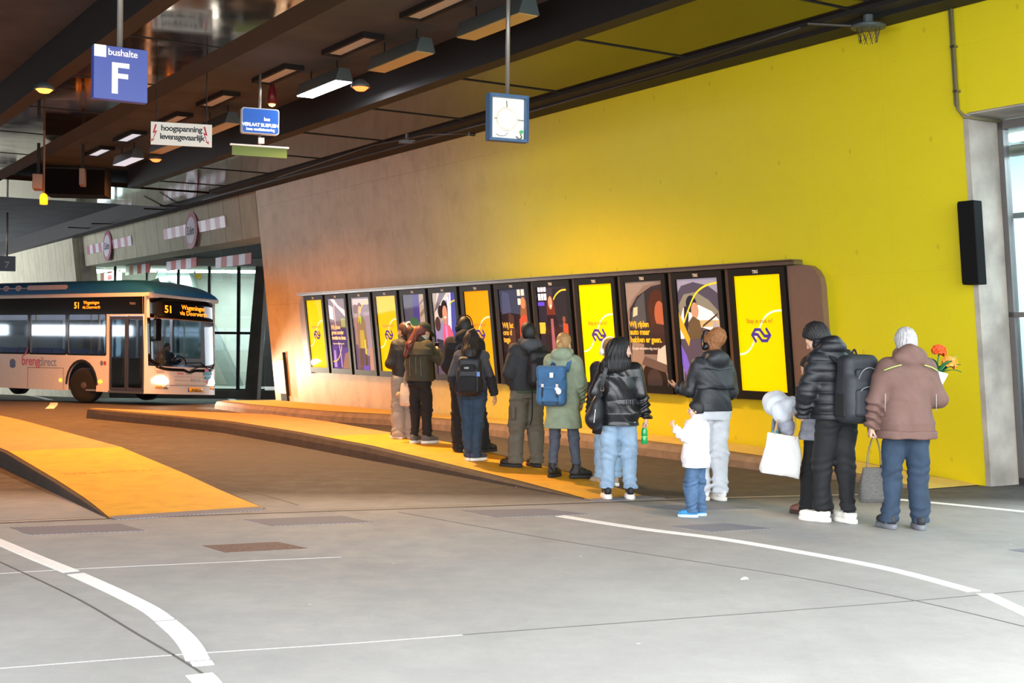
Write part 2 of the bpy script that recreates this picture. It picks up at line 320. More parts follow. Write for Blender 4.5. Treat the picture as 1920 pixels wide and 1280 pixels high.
# black line-array column at the corner of the opening
t = thing('column_speaker', 'tall narrow black box fixed at the corner of the concrete jamb', 'speaker', W(0, 0, 2.0))
def Wl(s, n, h): return W(s, n, h) - t.location
def wbox(mb, s0, s1, n0, n1, h0, h1, f): return mb.hexa([f(s0, n0, h0), f(s1, n0, h0), f(s1, n1, h0), f(s0, n1, h0), f(s0, n0, h1), f(s1, n0, h1), f(s1, n1, h1), f(s0, n1, h1)])
wbox(MB(), -.13, .09, .01, .16, 2.31, 3.25, Wl).build('body', mat('matt_black', '#0b0b0c', .8, spec=.2), t, bevel=.01)
wbox(MB(), .075, .10, .03, .15, 2.33, 3.23, Wl).build('grille', mat('black_mesh', '#141416', .8, bump=.6, bs=300), t)
tag(wbox(MB(), .09, .14, .002, .012, 2.47, 2.53, W).build('wall_plate', mat('plate_white', '#d8d4b4', .5)), 'small pale plate on the yellow wall beside the black box', 'plate')
# ------------------------------------------------------------------ far end: lintel over the roadway opening and the wall beyond
wallq([(21.6, 4.31), (40.8, 4.36), (40.8, 6.3), (21.6, 6.3)], -.25, .9, M_board, 'wall_lintel')
wallq([(40.8, -2), (40.8, 6.6), (75, 6.6), (75, -2)], .12, .8, M_board, 'wall_far_left')
mb = MB(); mb.hexa([W(40.7, -.45, -1.2), W(41.2, -.45, -1.2), W(41.2, -.1, -1.2), W(40.7, -.1, -1.2), W(40.7, -.45, 6), W(41.2, -.45, 6), W(41.2, -.1, 6), W(40.7, -.1, 6)]); struct(mb.build('trim_3', M_conc))
def strip(name, label, cat, s0, s1, hc, hh, n, ncell, mats, group=None, extra=None):
    t = thing(name, label, cat, W(s0, n, hc), group=group)
    f = lambda s, nn, h: W(s, nn, h) - t.location
    mb = MB()
    for i in range(ncell):
        a = s0 + (s1 - s0) * i / ncell; c = s0 + (s1 - s0) * (i + 1) / ncell
        mb.k = i % 2; wbox(mb, a, c, n, n + .03, hc - hh, hc + hh, f)
    mb.build('striped_board', mats, t)
    return t, f
M_red = mat('reflective_red', '#a8506a', .35); M_refl = mat('reflective_white', '#e8e2f2', .3)
for px0, py0, px1, py1, pc, lab in ((165, 468, 248, 452, (205, 461), 'far red and white clearance board with round sign on the concrete lintel'), (309, 440, 424, 415, (363, 432), 'near red and white clearance board with round height sign on the concrete lintel')):
    def hit(px, py, n=-.25):
        r = ray(px, py); nn = N - UP * LEAN; k = (n - nn.dot(CAM - P0)) / nn.dot(r); p = CAM + r * k; return (p - P0).dot(D), p.z
    sa, ha = hit(px0, py0); sb, hb = hit(px1, py1); scn, hc = hit(*pc)
    t, f = strip('clearance_board', lab, 'sign', sb, sa, (ha + hb) / 2, .16, -.24, 14, [M_refl, M_red], 'clearance boards on the lintel')
    Mx = Matrix.Translation(f(scn, -.2, hc)) @ Matrix((( D.x, UP.x, N.x, 0), (D.y, UP.y, N.y, 0), (D.z, UP.z, N.z, 0), (0, 0, 0, 1)))
    MB().lathe([(.55, 0), (.55, .03)], 32, Mx).build('sign_disc', M_red, t)
    MB().lathe([(.4, .03), (.4, .04)], 32, Mx).build('sign_face', M_refl, t)
    text('lettering', '3,6m', .34, mat('sign_black', '#2a2530', .6), lambda x, y: Mx @ Vector((-x, y - .12, .045)), t, bold=.01)
# height-limit boards hanging on a rail behind the lintel
for (x0, x1, y0, y1, lab) in ((404, 471, 482, 495, 'nearest red and white striped board hanging under the far lintel'), (312, 368, 489, 502, 'second red and white striped board hanging under the far lintel'), (235, 281, 499, 511, 'third striped board hanging bright white under the far lintel'), (169, 209, 514, 524, 'farthest striped board hanging under the lintel above the bus')):
    def hit2(px, py):
        r = ray(px, py); k = (-1.6 - N.dot(CAM - P0)) / N.dot(r); p = CAM + r * k; return (p - P0).dot(D), p.z
    sa, ha = hit2(x0, (y0 + y1) / 2 + 1.5); sb, hb = hit2(x1, (y0 + y1) / 2 - 1.5)
    t = thing('height_bar', lab, 'barrier', W(sb, -1.6, 3.6, 0), group='striped boards under the lintel')
    f = lambda s, nn, h: W(s, nn, h, 0) - t.location
    hcen = (ha + hb) / 2; hh = .17; mb = MB()
    for i in range(6):
        mb.k = i % 2; wbox(mb, sb + (sa - sb) * i / 6, sb + (sa - sb) * (i + 1) / 6, -1.62, -1.6, hcen - hh, hcen + hh, f)
    mb.build('striped_board', [mat('bar_red', '#b03038', .45), M_refl], t)
    mb = MB()
    for k in (.15, .85): mb.tube([f(sb + (sa - sb) * k, -1.61, hcen + hh), f(sb + (sa - sb) * k, -1.61, hcen + hh + .35)], .015, 6)
    mb.tube([f(sb - .4, -1.61, hcen + hh + .35), f(sa + .4, -1.61, hcen + hh + .35)], .04, 6)
    mb.build('hanger', mat('barrier_steel', '#8d7f80', .5), t)
# soffit of the tunnel behind the lintel
mb = MB(); wbox(mb, 20.5, 50, -22, -.7, 4.75, 5.0, lambda s, n, h: W(s, n, h, 0)); struct(mb.build('ceiling_tunnel', M_slab))
wbox(MB(), 19.0, 21.7, -16, -.55, -1.2, 6, lambda s, n, h: W(s, n, h, 0)) .build('wall_tunnel_side', M_slab); struct(bpy.data.objects['wall_tunnel_side'])
# glazed facade behind the opening, built frontally at its own distance
FY = 50.0
def F(px, y_, Y=FY): return AT(px, y_, Y)
fx0 = F(168, 640).x; fx1 = F(497, 640).x; zb = F(450, 731).z; ztop = 4.5; zr = gz(FY)
wf = thing('window_2', None, None); struct(wf)
mb = MB()
for px, w in ((215, .03), (275, .03), (334, .04), (392, .045), (447, .055)):
    x = F(px, 620).x; mb.bx(x - w, x + w, FY - .08, FY + .08, zb, ztop)
zt = F(420, 624).z; mb.bx(fx0, F(476, 640).x, FY - .06, FY + .06, zt - .05, zt + .05); mb.bx(fx0, fx1, FY - .06, FY + .06, zb - .02, zb + .05)
mb.build('window_frame', M_black, wf)
MB().bx(fx0, fx1, FY - .01, FY + .01, zb, ztop).build('pane', glass_mat('facade_glass', '#e6f2ee', .06), wf)
struct(MB().bx(fx0 - .2, fx1 + 6, FY - .25, FY + .4, zr - .4, zb).build('wall_plinth', M_concd))
struct(MB().bx(fx0 - .6, fx1 + 8, FY + 6, FY + 6.4, -1.5, 6).build('wall_back', M_white_conc))
struct(MB().bx(fx0 - .2, fx1 + 8, FY - .3, FY + 6.4, 4.45, 4.9).build('ceiling_back', mat('back_ceiling', '#c0c0bb', .8)))
struct(MB().bx(fx0 - .2, fx1 + 8, FY + .4, FY + 6.4, zb - .5, zb).build('floor_back', mat('back_floor', '#8f8f8a', .6)))
# A-shaped trestle column behind the glass
AY = 54.6
def trest(pts, y0, y1): 
    p = [(AT(a, b_, AY).x, AT(a, b_, AY).z) for a, b_ in pts]; return MB().prism(p, y0, y1, lambda u, v_, w: Vector((u, w, v_)))
t = thing('trestle_column', 'grey A-shaped concrete trestle behind the glass facade', 'column', (0, 0, 0))
trest([(302, 511), (360, 511), (366, 538), (292, 538)], AY - .5, AY + .5).build('cap_beam', mat('trestle_grey', '#8b9390', .7, var=.1, vs=2), t)
trest([(342, 538), (366, 538), (457, 731), (437, 731)], AY - .5, AY + .5).build('leg', _M['trestle_grey'], t)
trest([(292, 538), (316, 538), (221, 731), (201, 731)], AY - .5, AY + .5).build('leg', _M['trestle_grey'], t)
# stair flight seen through the glass
t = thing('staircase', 'pale staircase behind the glass above the bus roof', 'staircase', AT(255, 560, 53))
mb = MB(); o0 = t.location
for i in range(7):
    p = AT(236, 548, 53) + Vector((i * .28, -1.2, i * .1 - .15)) - o0; mb.bx(p.x, p.x + .34, -.6, .6, p.z - .04, p.z + .04)
mb.build('tread', mat('stair_grey', '#787d80', .6), t)
mb = MB()
for yy in (-.65, .65):
    p = AT(236, 548, 53) - o0 + Vector((0, -1.2, -.15)); mb.tube([p + Vector((-.2, yy, -.15)), p + Vector((1.9, yy, .6))], .09, 6)
mb.build('stringer', mat('stair_white', '#c7cdcf', .6), t)
tag(MB().bx(AT(362, 513, 55.5).x, AT(377, 513, 55.5).x, 55.4, 55.5, AT(370, 522, 55.5).z, AT(370, 512, 55.5).z).build('wall_sign', mat('small_yellow_sign', '#d9a92a', .5)), 'small yellow sign on the white wall behind the glass facade', 'sign')
for px, py in ((400, 508), (455, 508), (330, 505), (260, 505)):  # ceiling tubes added to brighten the room behind the glass
    p = AT(px, py, FY + 3); 
    tag(MB().bx(p.x - .7, p.x + .7, FY + 2.9, FY + 3.1, 4.36, 4.45).build('tube_light', lamp_mat('back_tube', '#f1fbff', 26)), 'added white tube light on the ceiling behind the glass facade', 'light', 'added tube lights behind the glass facade')
# dark leaning pillar right of the glass
CY = 48.5; p = [(AT(a, b_, CY).x, AT(a, b_, CY).z) for a, b_ in ((483, 500), (501, 500), (484.5, 752), (461, 752))]
tag(MB().prism(p, CY - .35, CY + .35, lambda u, v_, w: Vector((u, w, v_))).build('leaning_pillar', M_concd), 'dark leaning concrete pillar at the right end of the glass facade', 'pillar')
tag(MB().bx(AT(480, 640, 54).x, AT(540, 640, 54).x, 54, 54.3, -2, 5).build('dark_gap_sheet', mat('charcoal', '#18191a', .8)), 'black sheet standing for the shade in the gap beside the leaning pillar', 'partition'); struct(bpy.data.objects['dark_gap_sheet']); bpy.data.objects['dark_gap_sheet'].name = 'wall_dark_gap'  # black sheet painted as the darkness of the gap
# ------------------------------------------------------------------ ceiling
def cb(s0, s1, n0, n1, z0, z1): return wbox(MB(), s0, s1, n0, n1, z0, z1, lambda s, n, h: W(s, n, h, 0))
CS = -6.8
struct(cb(CS, 75, .2, 22, 6.0, 6.3).build('ceiling', M_slab))
def clip_panel(name, s0, s1, n0, n1, z, th=.12): 
    struct(cb(s0, s1, n0, n1, z, z + th).build(name, M_panel))
clip_panel('ceiling_panel_wall', CS, 23.5, 1.25, 3.15, 5.52)
clip_panel('ceiling_panel_lane', CS, 23.5, 6.75, 8.0, 5.5)
clip_panel('ceiling_panel_cross', 23.8, 28, .9, 12, 5.5)
struct(cb(CS, 60, .62, 1.0, 5.42, 6.0).build('trim_4', M_black))
struct(cb(CS, 23.5, 1.0, 1.25, 5.47, 5.6).build('trim_5', M_bronze))
struct(cb(CS, 23.5, 3.15, 3.4, 5.46, 6.0).build('trim_6', M_black))
struct(cb(CS, 30, 6.35, 6.75, 5.5, 6.0).build('trim_7', M_bronze))
struct(cb(CS, 30, 8.0, 8.25, 5.45, 6.0).build('trim_8', M_black))
struct(cb(CS, 60, 9.9, 10.1, 5.8, 6.0).build('trim_9', M_bronze))
struct(cb(CS, 23.5, 6.25, 6.35, 5.62, 5.7).build('trim_10', M_steel))
# unseen walls added to block side light; slot shaped for the bus-window streak
struct(wbox(MB(), 2, 25, 17, 17.4, -2, 6.3, lambda s, n, h: W(s, n, h, 0)).build('wall_left_blocker', M_concd))
struct(wbox(MB(), 25, 42, 17, 17.4, -2.5, 1.7, lambda s, n, h: W(s, n, h, 0)).build('wall_slot_lower', M_white_conc))
struct(wbox(MB(), 25, 42, 17, 17.4, 2.1, 6.3, lambda s, n, h: W(s, n, h, 0)).build('wall_slot_upper', M_conc))
for k, s0 in enumerate(range(25, 42, 5)): struct(wbox(MB(), s0, s0 + .7, 17, 17.4, 1.7, 2.1, lambda s, n, h: W(s, n, h, 0)).build('trim_%d' % (80 + k), M_concd))  # unseen posts added across the slot
struct(wbox(MB(), 74, 75, -2, 18, -2.5, 6.3, lambda s, n, h: W(s, n, h, 0)).build('wall_end', M_concd))
# panel joints: fine dark bars and hanger rods under the panels
for k, (n0, n1) in enumerate(((1.25, 3.15), (6.75, 8.0))):
    for i, s in enumerate(range(1, 23, 3)):
        o = cb(s, s + .02, n0, n1, 5.49 if k else 5.505, 5.53).build('trim_%d' % (20 + k * 10 + i), M_black); struct(o)
# ------------------------------------------------------------------ raised platforms (s, n outlines; height above the roadway along s)
def interp(x, xs, ys): return float(np.interp(x, xs, ys))
class Island:
    def __init__(s, S, nl, nr, hs): s.S, s.nl, s.nr, s.hs = S, nl, nr, hs
    def z(s, a): return interp(a, s.S, s.hs)
    def inside(s, a, n): return s.S[0] <= a <= s.S[-1] and interp(a, s.S, s.nr) <= n <= interp(a, s.S, s.nl)
def island(name, label, cat, I, deck, kerb, w=.16, split=None):
    t = thing(name, label, cat, W(I.S[0], (I.nl[0] + I.nr[0]) / 2, 0, 0)); o0 = t.location
    ss = sorted(set(list(np.arange(I.S[0], I.S[-1], .4)) + list(I.S)))
    def pt(s, n, h):
        p = W(s, n, 0, 0); return Vector((p.x, p.y, gz(p.y) + h)) - o0
    rows = []
    for s in ss:
        l, r, h = interp(s, I.S, I.nl), interp(s, I.S, I.nr), I.z(s); e = min(w, max(.01, (l - r) * .2)) * min(1, h / .06 + .15)
        rows.append((s, l, r, h, e))
    def strip(sel, fn, nm, ms):
        vs = []; fs = []
        for q in sel: vs += fn(*q)
        k = len(fn(*sel[0]))
        for i in range(len(sel) - 1):
            for j in range(k - 1): fs.append((i * k + j, i * k + j + 1, (i + 1) * k + j + 1, (i + 1) * k + j))
        o = MB().add(vs, fs).build(nm, ms, t); return o
    top = lambda s, l, r, h, e: [pt(s, l - e, h + .004), pt(s, (l + r) / 2, h + .004), pt(s, r + e, h + .004)]
    if split:
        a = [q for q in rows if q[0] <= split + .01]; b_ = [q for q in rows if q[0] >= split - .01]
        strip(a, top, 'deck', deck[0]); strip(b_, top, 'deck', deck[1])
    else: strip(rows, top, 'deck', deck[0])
    kl = lambda s, l, r, h, e: [pt(s, l + .02, -.05), pt(s, l, h * .55), pt(s, l - e * .25, h * .92), pt(s, l - e, h)]
    kr = lambda s, l, r, h, e: [pt(s, r + e, h), pt(s, r + e * .25, h * .92), pt(s, r, h * .55), pt(s, r - .02, -.05)]
    strip(rows, kl, 'kerb', kerb); strip(rows, kr, 'kerb', kerb)
    q = rows[-1]; MB().add([pt(q[0], q[1] - q[4], q[3]), pt(q[0], q[2] + q[4], q[3]), pt(q[0] + .03, q[2], -.05), pt(q[0] + .03, q[1], -.05)], [(0, 1, 2, 3)]).build('kerb', kerb, t)
    return t, pt
I_mid = Island([1.2, 3, 6.3, 9, 12, 14, 15.5, 17.9], [4.85, 4.88, 4.92, 4.9, 4.95, 5.15, 5.4, 5.75], [4.1, 3.7, 3.48, 3.4, 3.15, 3.1, 3.9, 5.5], [.004, .065, .18, .2, .2, .2, .2, .2])
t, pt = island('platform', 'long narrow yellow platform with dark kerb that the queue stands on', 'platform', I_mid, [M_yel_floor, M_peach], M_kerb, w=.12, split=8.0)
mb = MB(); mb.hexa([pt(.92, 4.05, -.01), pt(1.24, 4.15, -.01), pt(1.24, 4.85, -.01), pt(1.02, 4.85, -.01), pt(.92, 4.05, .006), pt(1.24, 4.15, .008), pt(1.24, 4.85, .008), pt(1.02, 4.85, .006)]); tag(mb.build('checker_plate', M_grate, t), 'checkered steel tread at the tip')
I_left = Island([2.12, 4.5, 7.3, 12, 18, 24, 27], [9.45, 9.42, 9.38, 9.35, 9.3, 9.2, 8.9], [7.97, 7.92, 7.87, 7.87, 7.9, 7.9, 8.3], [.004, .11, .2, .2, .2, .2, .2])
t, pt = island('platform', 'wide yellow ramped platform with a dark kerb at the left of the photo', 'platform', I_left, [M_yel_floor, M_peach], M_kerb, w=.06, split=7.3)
mb = MB(); mb.hexa([pt(2.0, 8.0, -.01), pt(2.2, 8.0, -.01), pt(2.2, 9.42, -.01), pt(2.0, 9.42, -.01), pt(2.0, 8.0, .006), pt(2.2, 8.0, .012), pt(2.2, 9.42, .012), pt(2.0, 9.42, .006)]); tag(mb.build('checker_plate', M_grate, t), 'checkered steel tread at the foot of the ramp')
M_worn = mat('worn_lettering', '#b98a20', .8)
# worn warning lettering on the ramp (upside down as seen from the camera)
text('lettering', 'WACHTEN', .19, M_worn, lambda x, y: pt(5.0 - y, 8.68 + x, I_left.z(5.0 - y) + .0055), t, space=1.15)
I_side = Island([.15, 2.2, 4, 8, 11, 13, 15, 19, 21.6], [1.02, 1.08, 1.12, 1.12, 1.12, 1.2, 1.75, 1.9, 1.7], [-.1] * 9, [.004, .15, .19, .2, .2, .2, .2, .2, .2])
t, pt = island('sidewalk', 'raised sidewalk with brown kerb along the foot of the yellow wall', 'sidewalk', I_side, [M_pave], M_kerbl, w=.2)
def surf(x, y):
    s, n = SN(Vector((x, y, 0)))
    z = gz(y)
    for I in (I_mid, I_left, I_side):
        if I.inside(s, n): z += I.z(s) + .004
    return z
def PUT(px, py):                 # the walkable surface under an image point
    r = ray(px, py); p = G(px, py, .2)
    for _ in range(30):
        z = surf(p.x, p.y); p = CAM + r * ((z - CAMH) / r.z)
    return Vector((p.x, p.y, surf(p.x, p.y)))
# ------------------------------------------------------------------ road markings, joints, gratings, drain slot
def flat(name, pts, m, h=.004, th=.02):
    p = [G(*q) for q in pts]; c = sum(p, Vector()) / len(p); n = len(p)
    vs = [q - c + UP * h for q in p] + [q - c - UP * th for q in p]
    tri = tessellate_polygon([[Vector((q.x, q.y, 0)) for q in p]])
    fs = [tuple(x) for x in tri] + [tuple(n + i for i in x[::-1]) for x in tri] + [(i, (i + 1) % n, n + (i + 1) % n, n + i) for i in range(n)]
    o = MB().add(vs, fs).build(name, m); o.location = c; return o
zz = lambda pts, s, ox, oy: [(x / s + ox, y / s + oy) for x, y in pts]
def line(name, pts, w, m, h=.003, th=.02):
    """painted band of constant real width along points of the road"""
    p = smoothpts([G(*q) for q in pts], 6); c = sum(p, Vector()) / len(p); l = []; r = []
    for i, q in enumerate(p):
        d = (p[min(i + 1, len(p) - 1)] - p[max(i - 1, 0)]).normalized(); sd = Vector((-d.y, d.x, 0)) * w / 2; l.append(q + sd - c); r.append(q - sd - c)
    n = len(p); vs = [v + UP * h for v in l] + [v + UP * h for v in r] + [v - UP * th for v in l] + [v - UP * th for v in r]; fs = []
    for i in range(n - 1): fs += [(i, i + 1, n + i + 1, n + i), (2 * n + i, 3 * n + i, 3 * n + i + 1, 2 * n + i + 1), (i, 2 * n + i, 2 * n + i + 1, i + 1), (n + i, n + i + 1, 3 * n + i + 1, 3 * n + i)]
    fs += [(0, n, 3 * n, 2 * n), (n - 1, 3 * n - 1, 4 * n - 1, 2 * n - 1)]
    o = MB().add(vs, fs).build(name, m); o.location = c; return o
MK = [
 ('white painted line running down from the left edge, farthest piece', zz([(-150, 110), (0, 170), (200, 255), (400, 335)], 3, 0, 960), .115),
 ('curved middle piece of the white line at lower left', zz([(425, 347), (545, 400), (690, 467), (840, 545), (925, 606)], 3, 0, 960), .115),
 ('broad curved piece of the white line at lower left', zz([(932, 613), (1020, 690), (1080, 765), (1112, 832)], 3, 0, 960), .12),
 ('short white dash between two pieces of the curved line at lower left', zz([(1130, 839), (1145, 863)], 3, 0, 960), .105),
 ('nearest piece of the curved white line at the bottom edge of the photo', zz([(1120, 912), (1165, 960), (1225, 1050)], 3, 0, 960), .13),
 ('long thin white line sweeping from the platform tip to the right edge', [(1050, 967), (1200, 990.5), (1349, 1009.5), (1513, 1037), (1671, 1067.5), (1826, 1108.5)], .11),
 ('short end piece of the long white line at the right edge', [(1846, 1113), (1920, 1147.5), (1975, 1175)], .11),
 ('thin white line behind the elderly man with the shopping bag', [(1620, 930.5), (1790, 946), (1975, 964.5)], .11),
 ('curved white line on the road right of the bus', [(400, 741.5), (425, 745.5), (439, 751), (439, 757), (430, 764)], .26),
 ('curved white line on the road beside the front wheel of the bus', [(20, 737), (60, 742), (88, 748), (101, 755), (93, 766)], .2)]
for l, p, w_ in MK: tag(line('road_marking', p, w_, M_white), l, 'road marking', 'white road markings')
GR = [('long grey grate at far left below the yellow ramp', [(18, 989), (223, 982), (275, 995), (56, 1003)]),
      ('grey grate right of the foot of the yellow ramp', [(457, 974), (640, 967), (700, 979), (512, 986)]),
      ('grey grate in front of the tip of the platform', [(867, 957), (1017, 953.5), (1107, 964), (933, 970)]),
      ('small brown rusty grate in the left foreground', [(380, 1023), (520, 1016), (578, 1028), (423, 1036)]),
      ('dark grate behind the feet of the small boy', [(1207, 949), (1346, 944.5), (1425, 953), (1270, 958)]),
      ('dark checkered cover in front of the small boy', [(1258, 986.5), (1361, 981), (1450, 991), (1335, 997)]),
      ('grate cut off by the right edge of the photo', [(1890, 1031), (1945, 1027), (2000, 1033), (1940, 1038)])]
M_rust = mat('rusty_iron', '#6f5a54', .7, var=.35, vs=30, bump=.4, bs=60)
for i, (l, p) in enumerate(GR):
    t = flat('drain_grate', p, M_rust if i == 3 else M_grate, .003); tag(t, l, 'grate', 'grates in the road')
def joint(k, pts, w, m, h=.002):
    p = smoothpts([G(*q) for q in pts], 5); vs = []
    for i, q in enumerate(p):
        d = (p[min(i + 1, len(p) - 1)] - p[max(i - 1, 0)]).normalized(); sd = Vector((-d.y, d.x, 0)) * w / 2; vs += [q + sd + UP * h, q - sd + UP * h, q - sd - UP * .02, q + sd - UP * .02]
    fs = []
    for i in range(len(p) - 1):
        for j in range(4): fs.append((i * 4 + j, i * 4 + (j + 1) % 4, (i + 1) * 4 + (j + 1) % 4, (i + 1) * 4 + j))
    struct(MB().add(vs, fs).build('trim_%d' % k, m))
M_joint = mat('joint_dark', '#5d5a56', .8); M_jl = mat('joint_light', '#bcb9b3', .8); M_slot = mat('drain_slot', '#3b342e', .7)
joint(50, [(-30, 982), (240, 971), (560, 960), (940, 948), (1240, 938), (1425, 933), (1640, 928)], .05, M_slot)
joint(51, [(-30, 978.5), (240, 967.5), (560, 957), (940, 945), (1240, 936), (1425, 931), (1640, 926)], .07, mat('drain_edge', '#8a7f72', .7), .0025)
joint(52, [(1640, 926), (1741, 916.5), (1960, 909)], .05, M_slot)
joint(53, [(747, 960), (1030, 1010), (1280, 1049), (1500, 1083), (1717, 1126), (1960, 1184)], .012, M_joint)
joint(54, [(867, 1190), (1256, 1161), (1500, 1143), (1717, 1126), (1960, 1104)], .012, M_joint)
joint(55, [(-30, 1040), (40, 1072), (150, 1125), (260, 1190), (345, 1240), (420, 1290)], .016, M_joint)
joint(56, [(-30, 1255), (333, 1227), (640, 1207), (867, 1190)], .012, M_jl)
joint(57, [(0, 1075), (150, 1066), (430, 1053), (640, 1044)], .012, M_jl)
joint(58, [(320, 880), (450, 915), (560, 947)], .015, M_joint)
# ------------------------------------------------------------------ lit display units on the wall
LITY = 1.0
def disp_mat(name, c, e=.55): return mat('print_' + name, c, .7, emit=e, spec=.04)
PY = lambda: disp_mat('yellow', '#f6d200', .5)
PITCH = 1.2525; DS0 = 3.495; DW = 1.11; DH0 = .845; DH1 = 2.655; SW, SH0, SH1 = .915, .965, 2.555
NF = .10
def Wd(i):                       # display-local frame: u across (as read from the road, right = towards the camera), v up
    s0 = DS0 + PITCH * i
    o = W(s0, NF, DH0)
    def f(u, v, w=0.): return W(s0 - u, NF + w, DH0 + v) - o
    return o, f
def poly(mb, f, pts, w, k):
    mb.k = k; tri = tessellate_polygon([[Vector((x, y, 0)) for x, y in pts]])
    mb.add([f(x, y, w) for x, y in pts], [tuple(t) for t in tri])
def ell_pts(cx, cy, rx, ry, n=20, a0=0, a1=360, rot=0):
    out = []
    for i in range(n):
        a = R(a0 + (a1 - a0) * i / (n if a1 - a0 == 360 else n - 1)); x, y = rx * math.cos(a), ry * math.sin(a); c, s = math.cos(R(rot)), math.sin(R(rot))
        out.append((cx + x * c - y * s, cy + x * s + y * c))
    return out
def band(pts, w):                # thick line through points
    pts = [Vector((x, y, 0)) for x, y in pts]; pts = smoothpts(pts, 6); l = []; r = []
    for i, p in enumerate(pts):
        d = (pts[min(i + 1, len(pts) - 1)] - pts[max(i - 1, 0)]).normalized(); q = Vector((-d.y, d.x, 0)) * w / 2; l.append(p + q); r.append(p - q)
    return [(p.x, p.y) for p in l] + [(p.x, p.y) for p in r[::-1]]
a, b_ = SW / 2, (SH0 - DH0)      # screen half width, screen bottom in display coordinates
def scr(x, y): return (-a + x * SW, b_ + y * (SH1 - SH0))        # 0..1 screen coordinates
def P(*pts): return [scr(*p) for p in pts]
def E(cx, cy, rx, ry, **k): return [scr(*p) for p in ell_pts(cx, cy, rx, ry, **k)]
def Bd(pts, w): return [p for p in band([scr(*q) for q in pts], w)]
CREAM = '#efe4c2'
def yellow_swirl(): return [(Bd([(-.0, .315), (.16, .335), (.3, .4), (.44, .52), (.6, .635), (.78, .685), (1., .695)], .028), CREAM)]
def logo(cx, cy, s):             # two interlocking rail arrows
    q = lambda pts: band_raw([(cx + x * s, cy + y * s) for x, y in pts], .085 * s / .5)
    return q
def hexlogo(cx, cy, s, col):
    out = []
    def seg(pts, w=.2):
        pts = [Vector((x, y, 0)) for x, y in pts]
        for p, q in zip(pts, pts[1:]):
            d = (q - p).normalized(); n = Vector((-d.y, d.x, 0)) * w / 2; e = d * w * .28
            out.append(([(cx + z.x * s, cy + z.y * s) for z in (p - e + n, q + e + n, q + e - n, p - e - n)], col))
    seg([(-.58, -.46), (-.93, .0), (-.58, .40), (-.08, .40), (.36, -.06), (.9, -.06)], .22)
    seg([(.58, .46), (.93, .0), (.58, -.40), (.08, -.40), (-.36, .06), (-.9, .06)], .22)
    return out
SKY = '#c9cbd6'
def art_tram_a():
    return '#40366a', [(P((0, .55), (1, .6), (1, 1), (0, 1)), '#6a6272'), (P((.1, 1), (.35, 1), (1, .72), (1, .82)), '#d7d1cf'), (P((0, .72), (.25, .7), (.25, .88), (0, .92)), '#e0d3da'), (P((.3, .55), (.34, .55), (.34, .95), (.3, .95)), '#b9aeb5'), (P((.62, .58), (.95, .58), (.95, .74), (.62, .74)), '#55604f'), (P((.66, .6), (.91, .6), (.91, .72), (.66, .72)), '#8d9a6c'),
        (P((0, 0), (1, 0), (1, .3), (0, .34)), '#4c3f8e'), (P((.05, .02), (.22, .02), (.2, .26), (.1, .27)), '#8f86d9'), (P((.3, .0), (.45, 0), (.4, .3), (.3, .3)), '#3a2f7a'), (P((.55, 0), (1, 0), (1, .25), (.75, .22)), '#7d6a5e'), (Bd([(0, .1), (.25, .12), (.45, .2), (.6, .34)], .025), '#e8c93a'), (Bd([(.52, .02), (.5, .2), (.44, .38)], .025), '#cfc7e6')]
def art_tram_b():
    return '#5b5470', [(P((0, .6), (1, .6), (1, 1), (0, 1)), '#77717e'), (P((.05, .9), (.95, .9), (.95, .98), (.05, .98)), '#b9b6bd'), (P((.6, .2), (1, .2), (1, .8), (.6, .8)), '#8a8698'), (E(.18, .84, .12, .07), '#5f4638'), (P((.05, .35), (.3, .35), (.28, .78), (.1, .78)), '#8d7a76'), (E(.42, .86, .12, .07), '#6b4c38'), (E(.42, .83, .08, .055), '#c69477'),
        (P((.18, .3), (.72, .3), (.66, .68), (.5, .76), (.32, .76), (.2, .66)), '#7c7058'), (P((.36, .74), (.48, .74), (.44, .64), (.4, .64)), '#8fc22e'), (P((.3, .3), (.58, .3), (.56, .55), (.34, .55)), '#a39b44'), (P((.2, 0), (.4, 0), (.4, .3), (.24, .3)), '#5a4a40'), (P((.5, .0), (.62, .0), (.6, .3), (.5, .3)), '#4d4038'), (P((.55, .22), (.62, .22), (.62, .42), (.55, .42)), '#c9c53a'), (Bd([(.3, .66), (.45, .82), (.7, .92), (1, .95)], .025), '#e8c93a'), (P((.75, .0), (1, .0), (1, .3), (.8, .32)), '#a08478'), (P((.4, .0), (.7, .0), (.7, .06), (.4, .06)), '#5e4fc0')]
def art_green():
    return '#4a4a63', [(P((0, .4), (.55, .4), (.62, 1), (0, 1)), '#55566c'), (P((.4, .5), (.7, .5), (.75, 1), (.45, 1)), '#4a4290'), (P((.7, .45), (1, .45), (1, 1), (.74, 1)), '#b8ab9a'), (P((.74, .7), (1, .78), (1, .84), (.74, .76)), '#8a7c6c'), (P((.74, .85), (1, .93), (1, .97), (.74, .89)), '#8a7c6c'), (E(.42, .58, .3, .13), '#3f6b4c'), (P((0, 0), (1, 0), (1, .42), (0, .42)), '#3a3f52'), (P((.8, .3), (.95, .3), (.95, .6), (.8, .58)), '#d7c49a')]
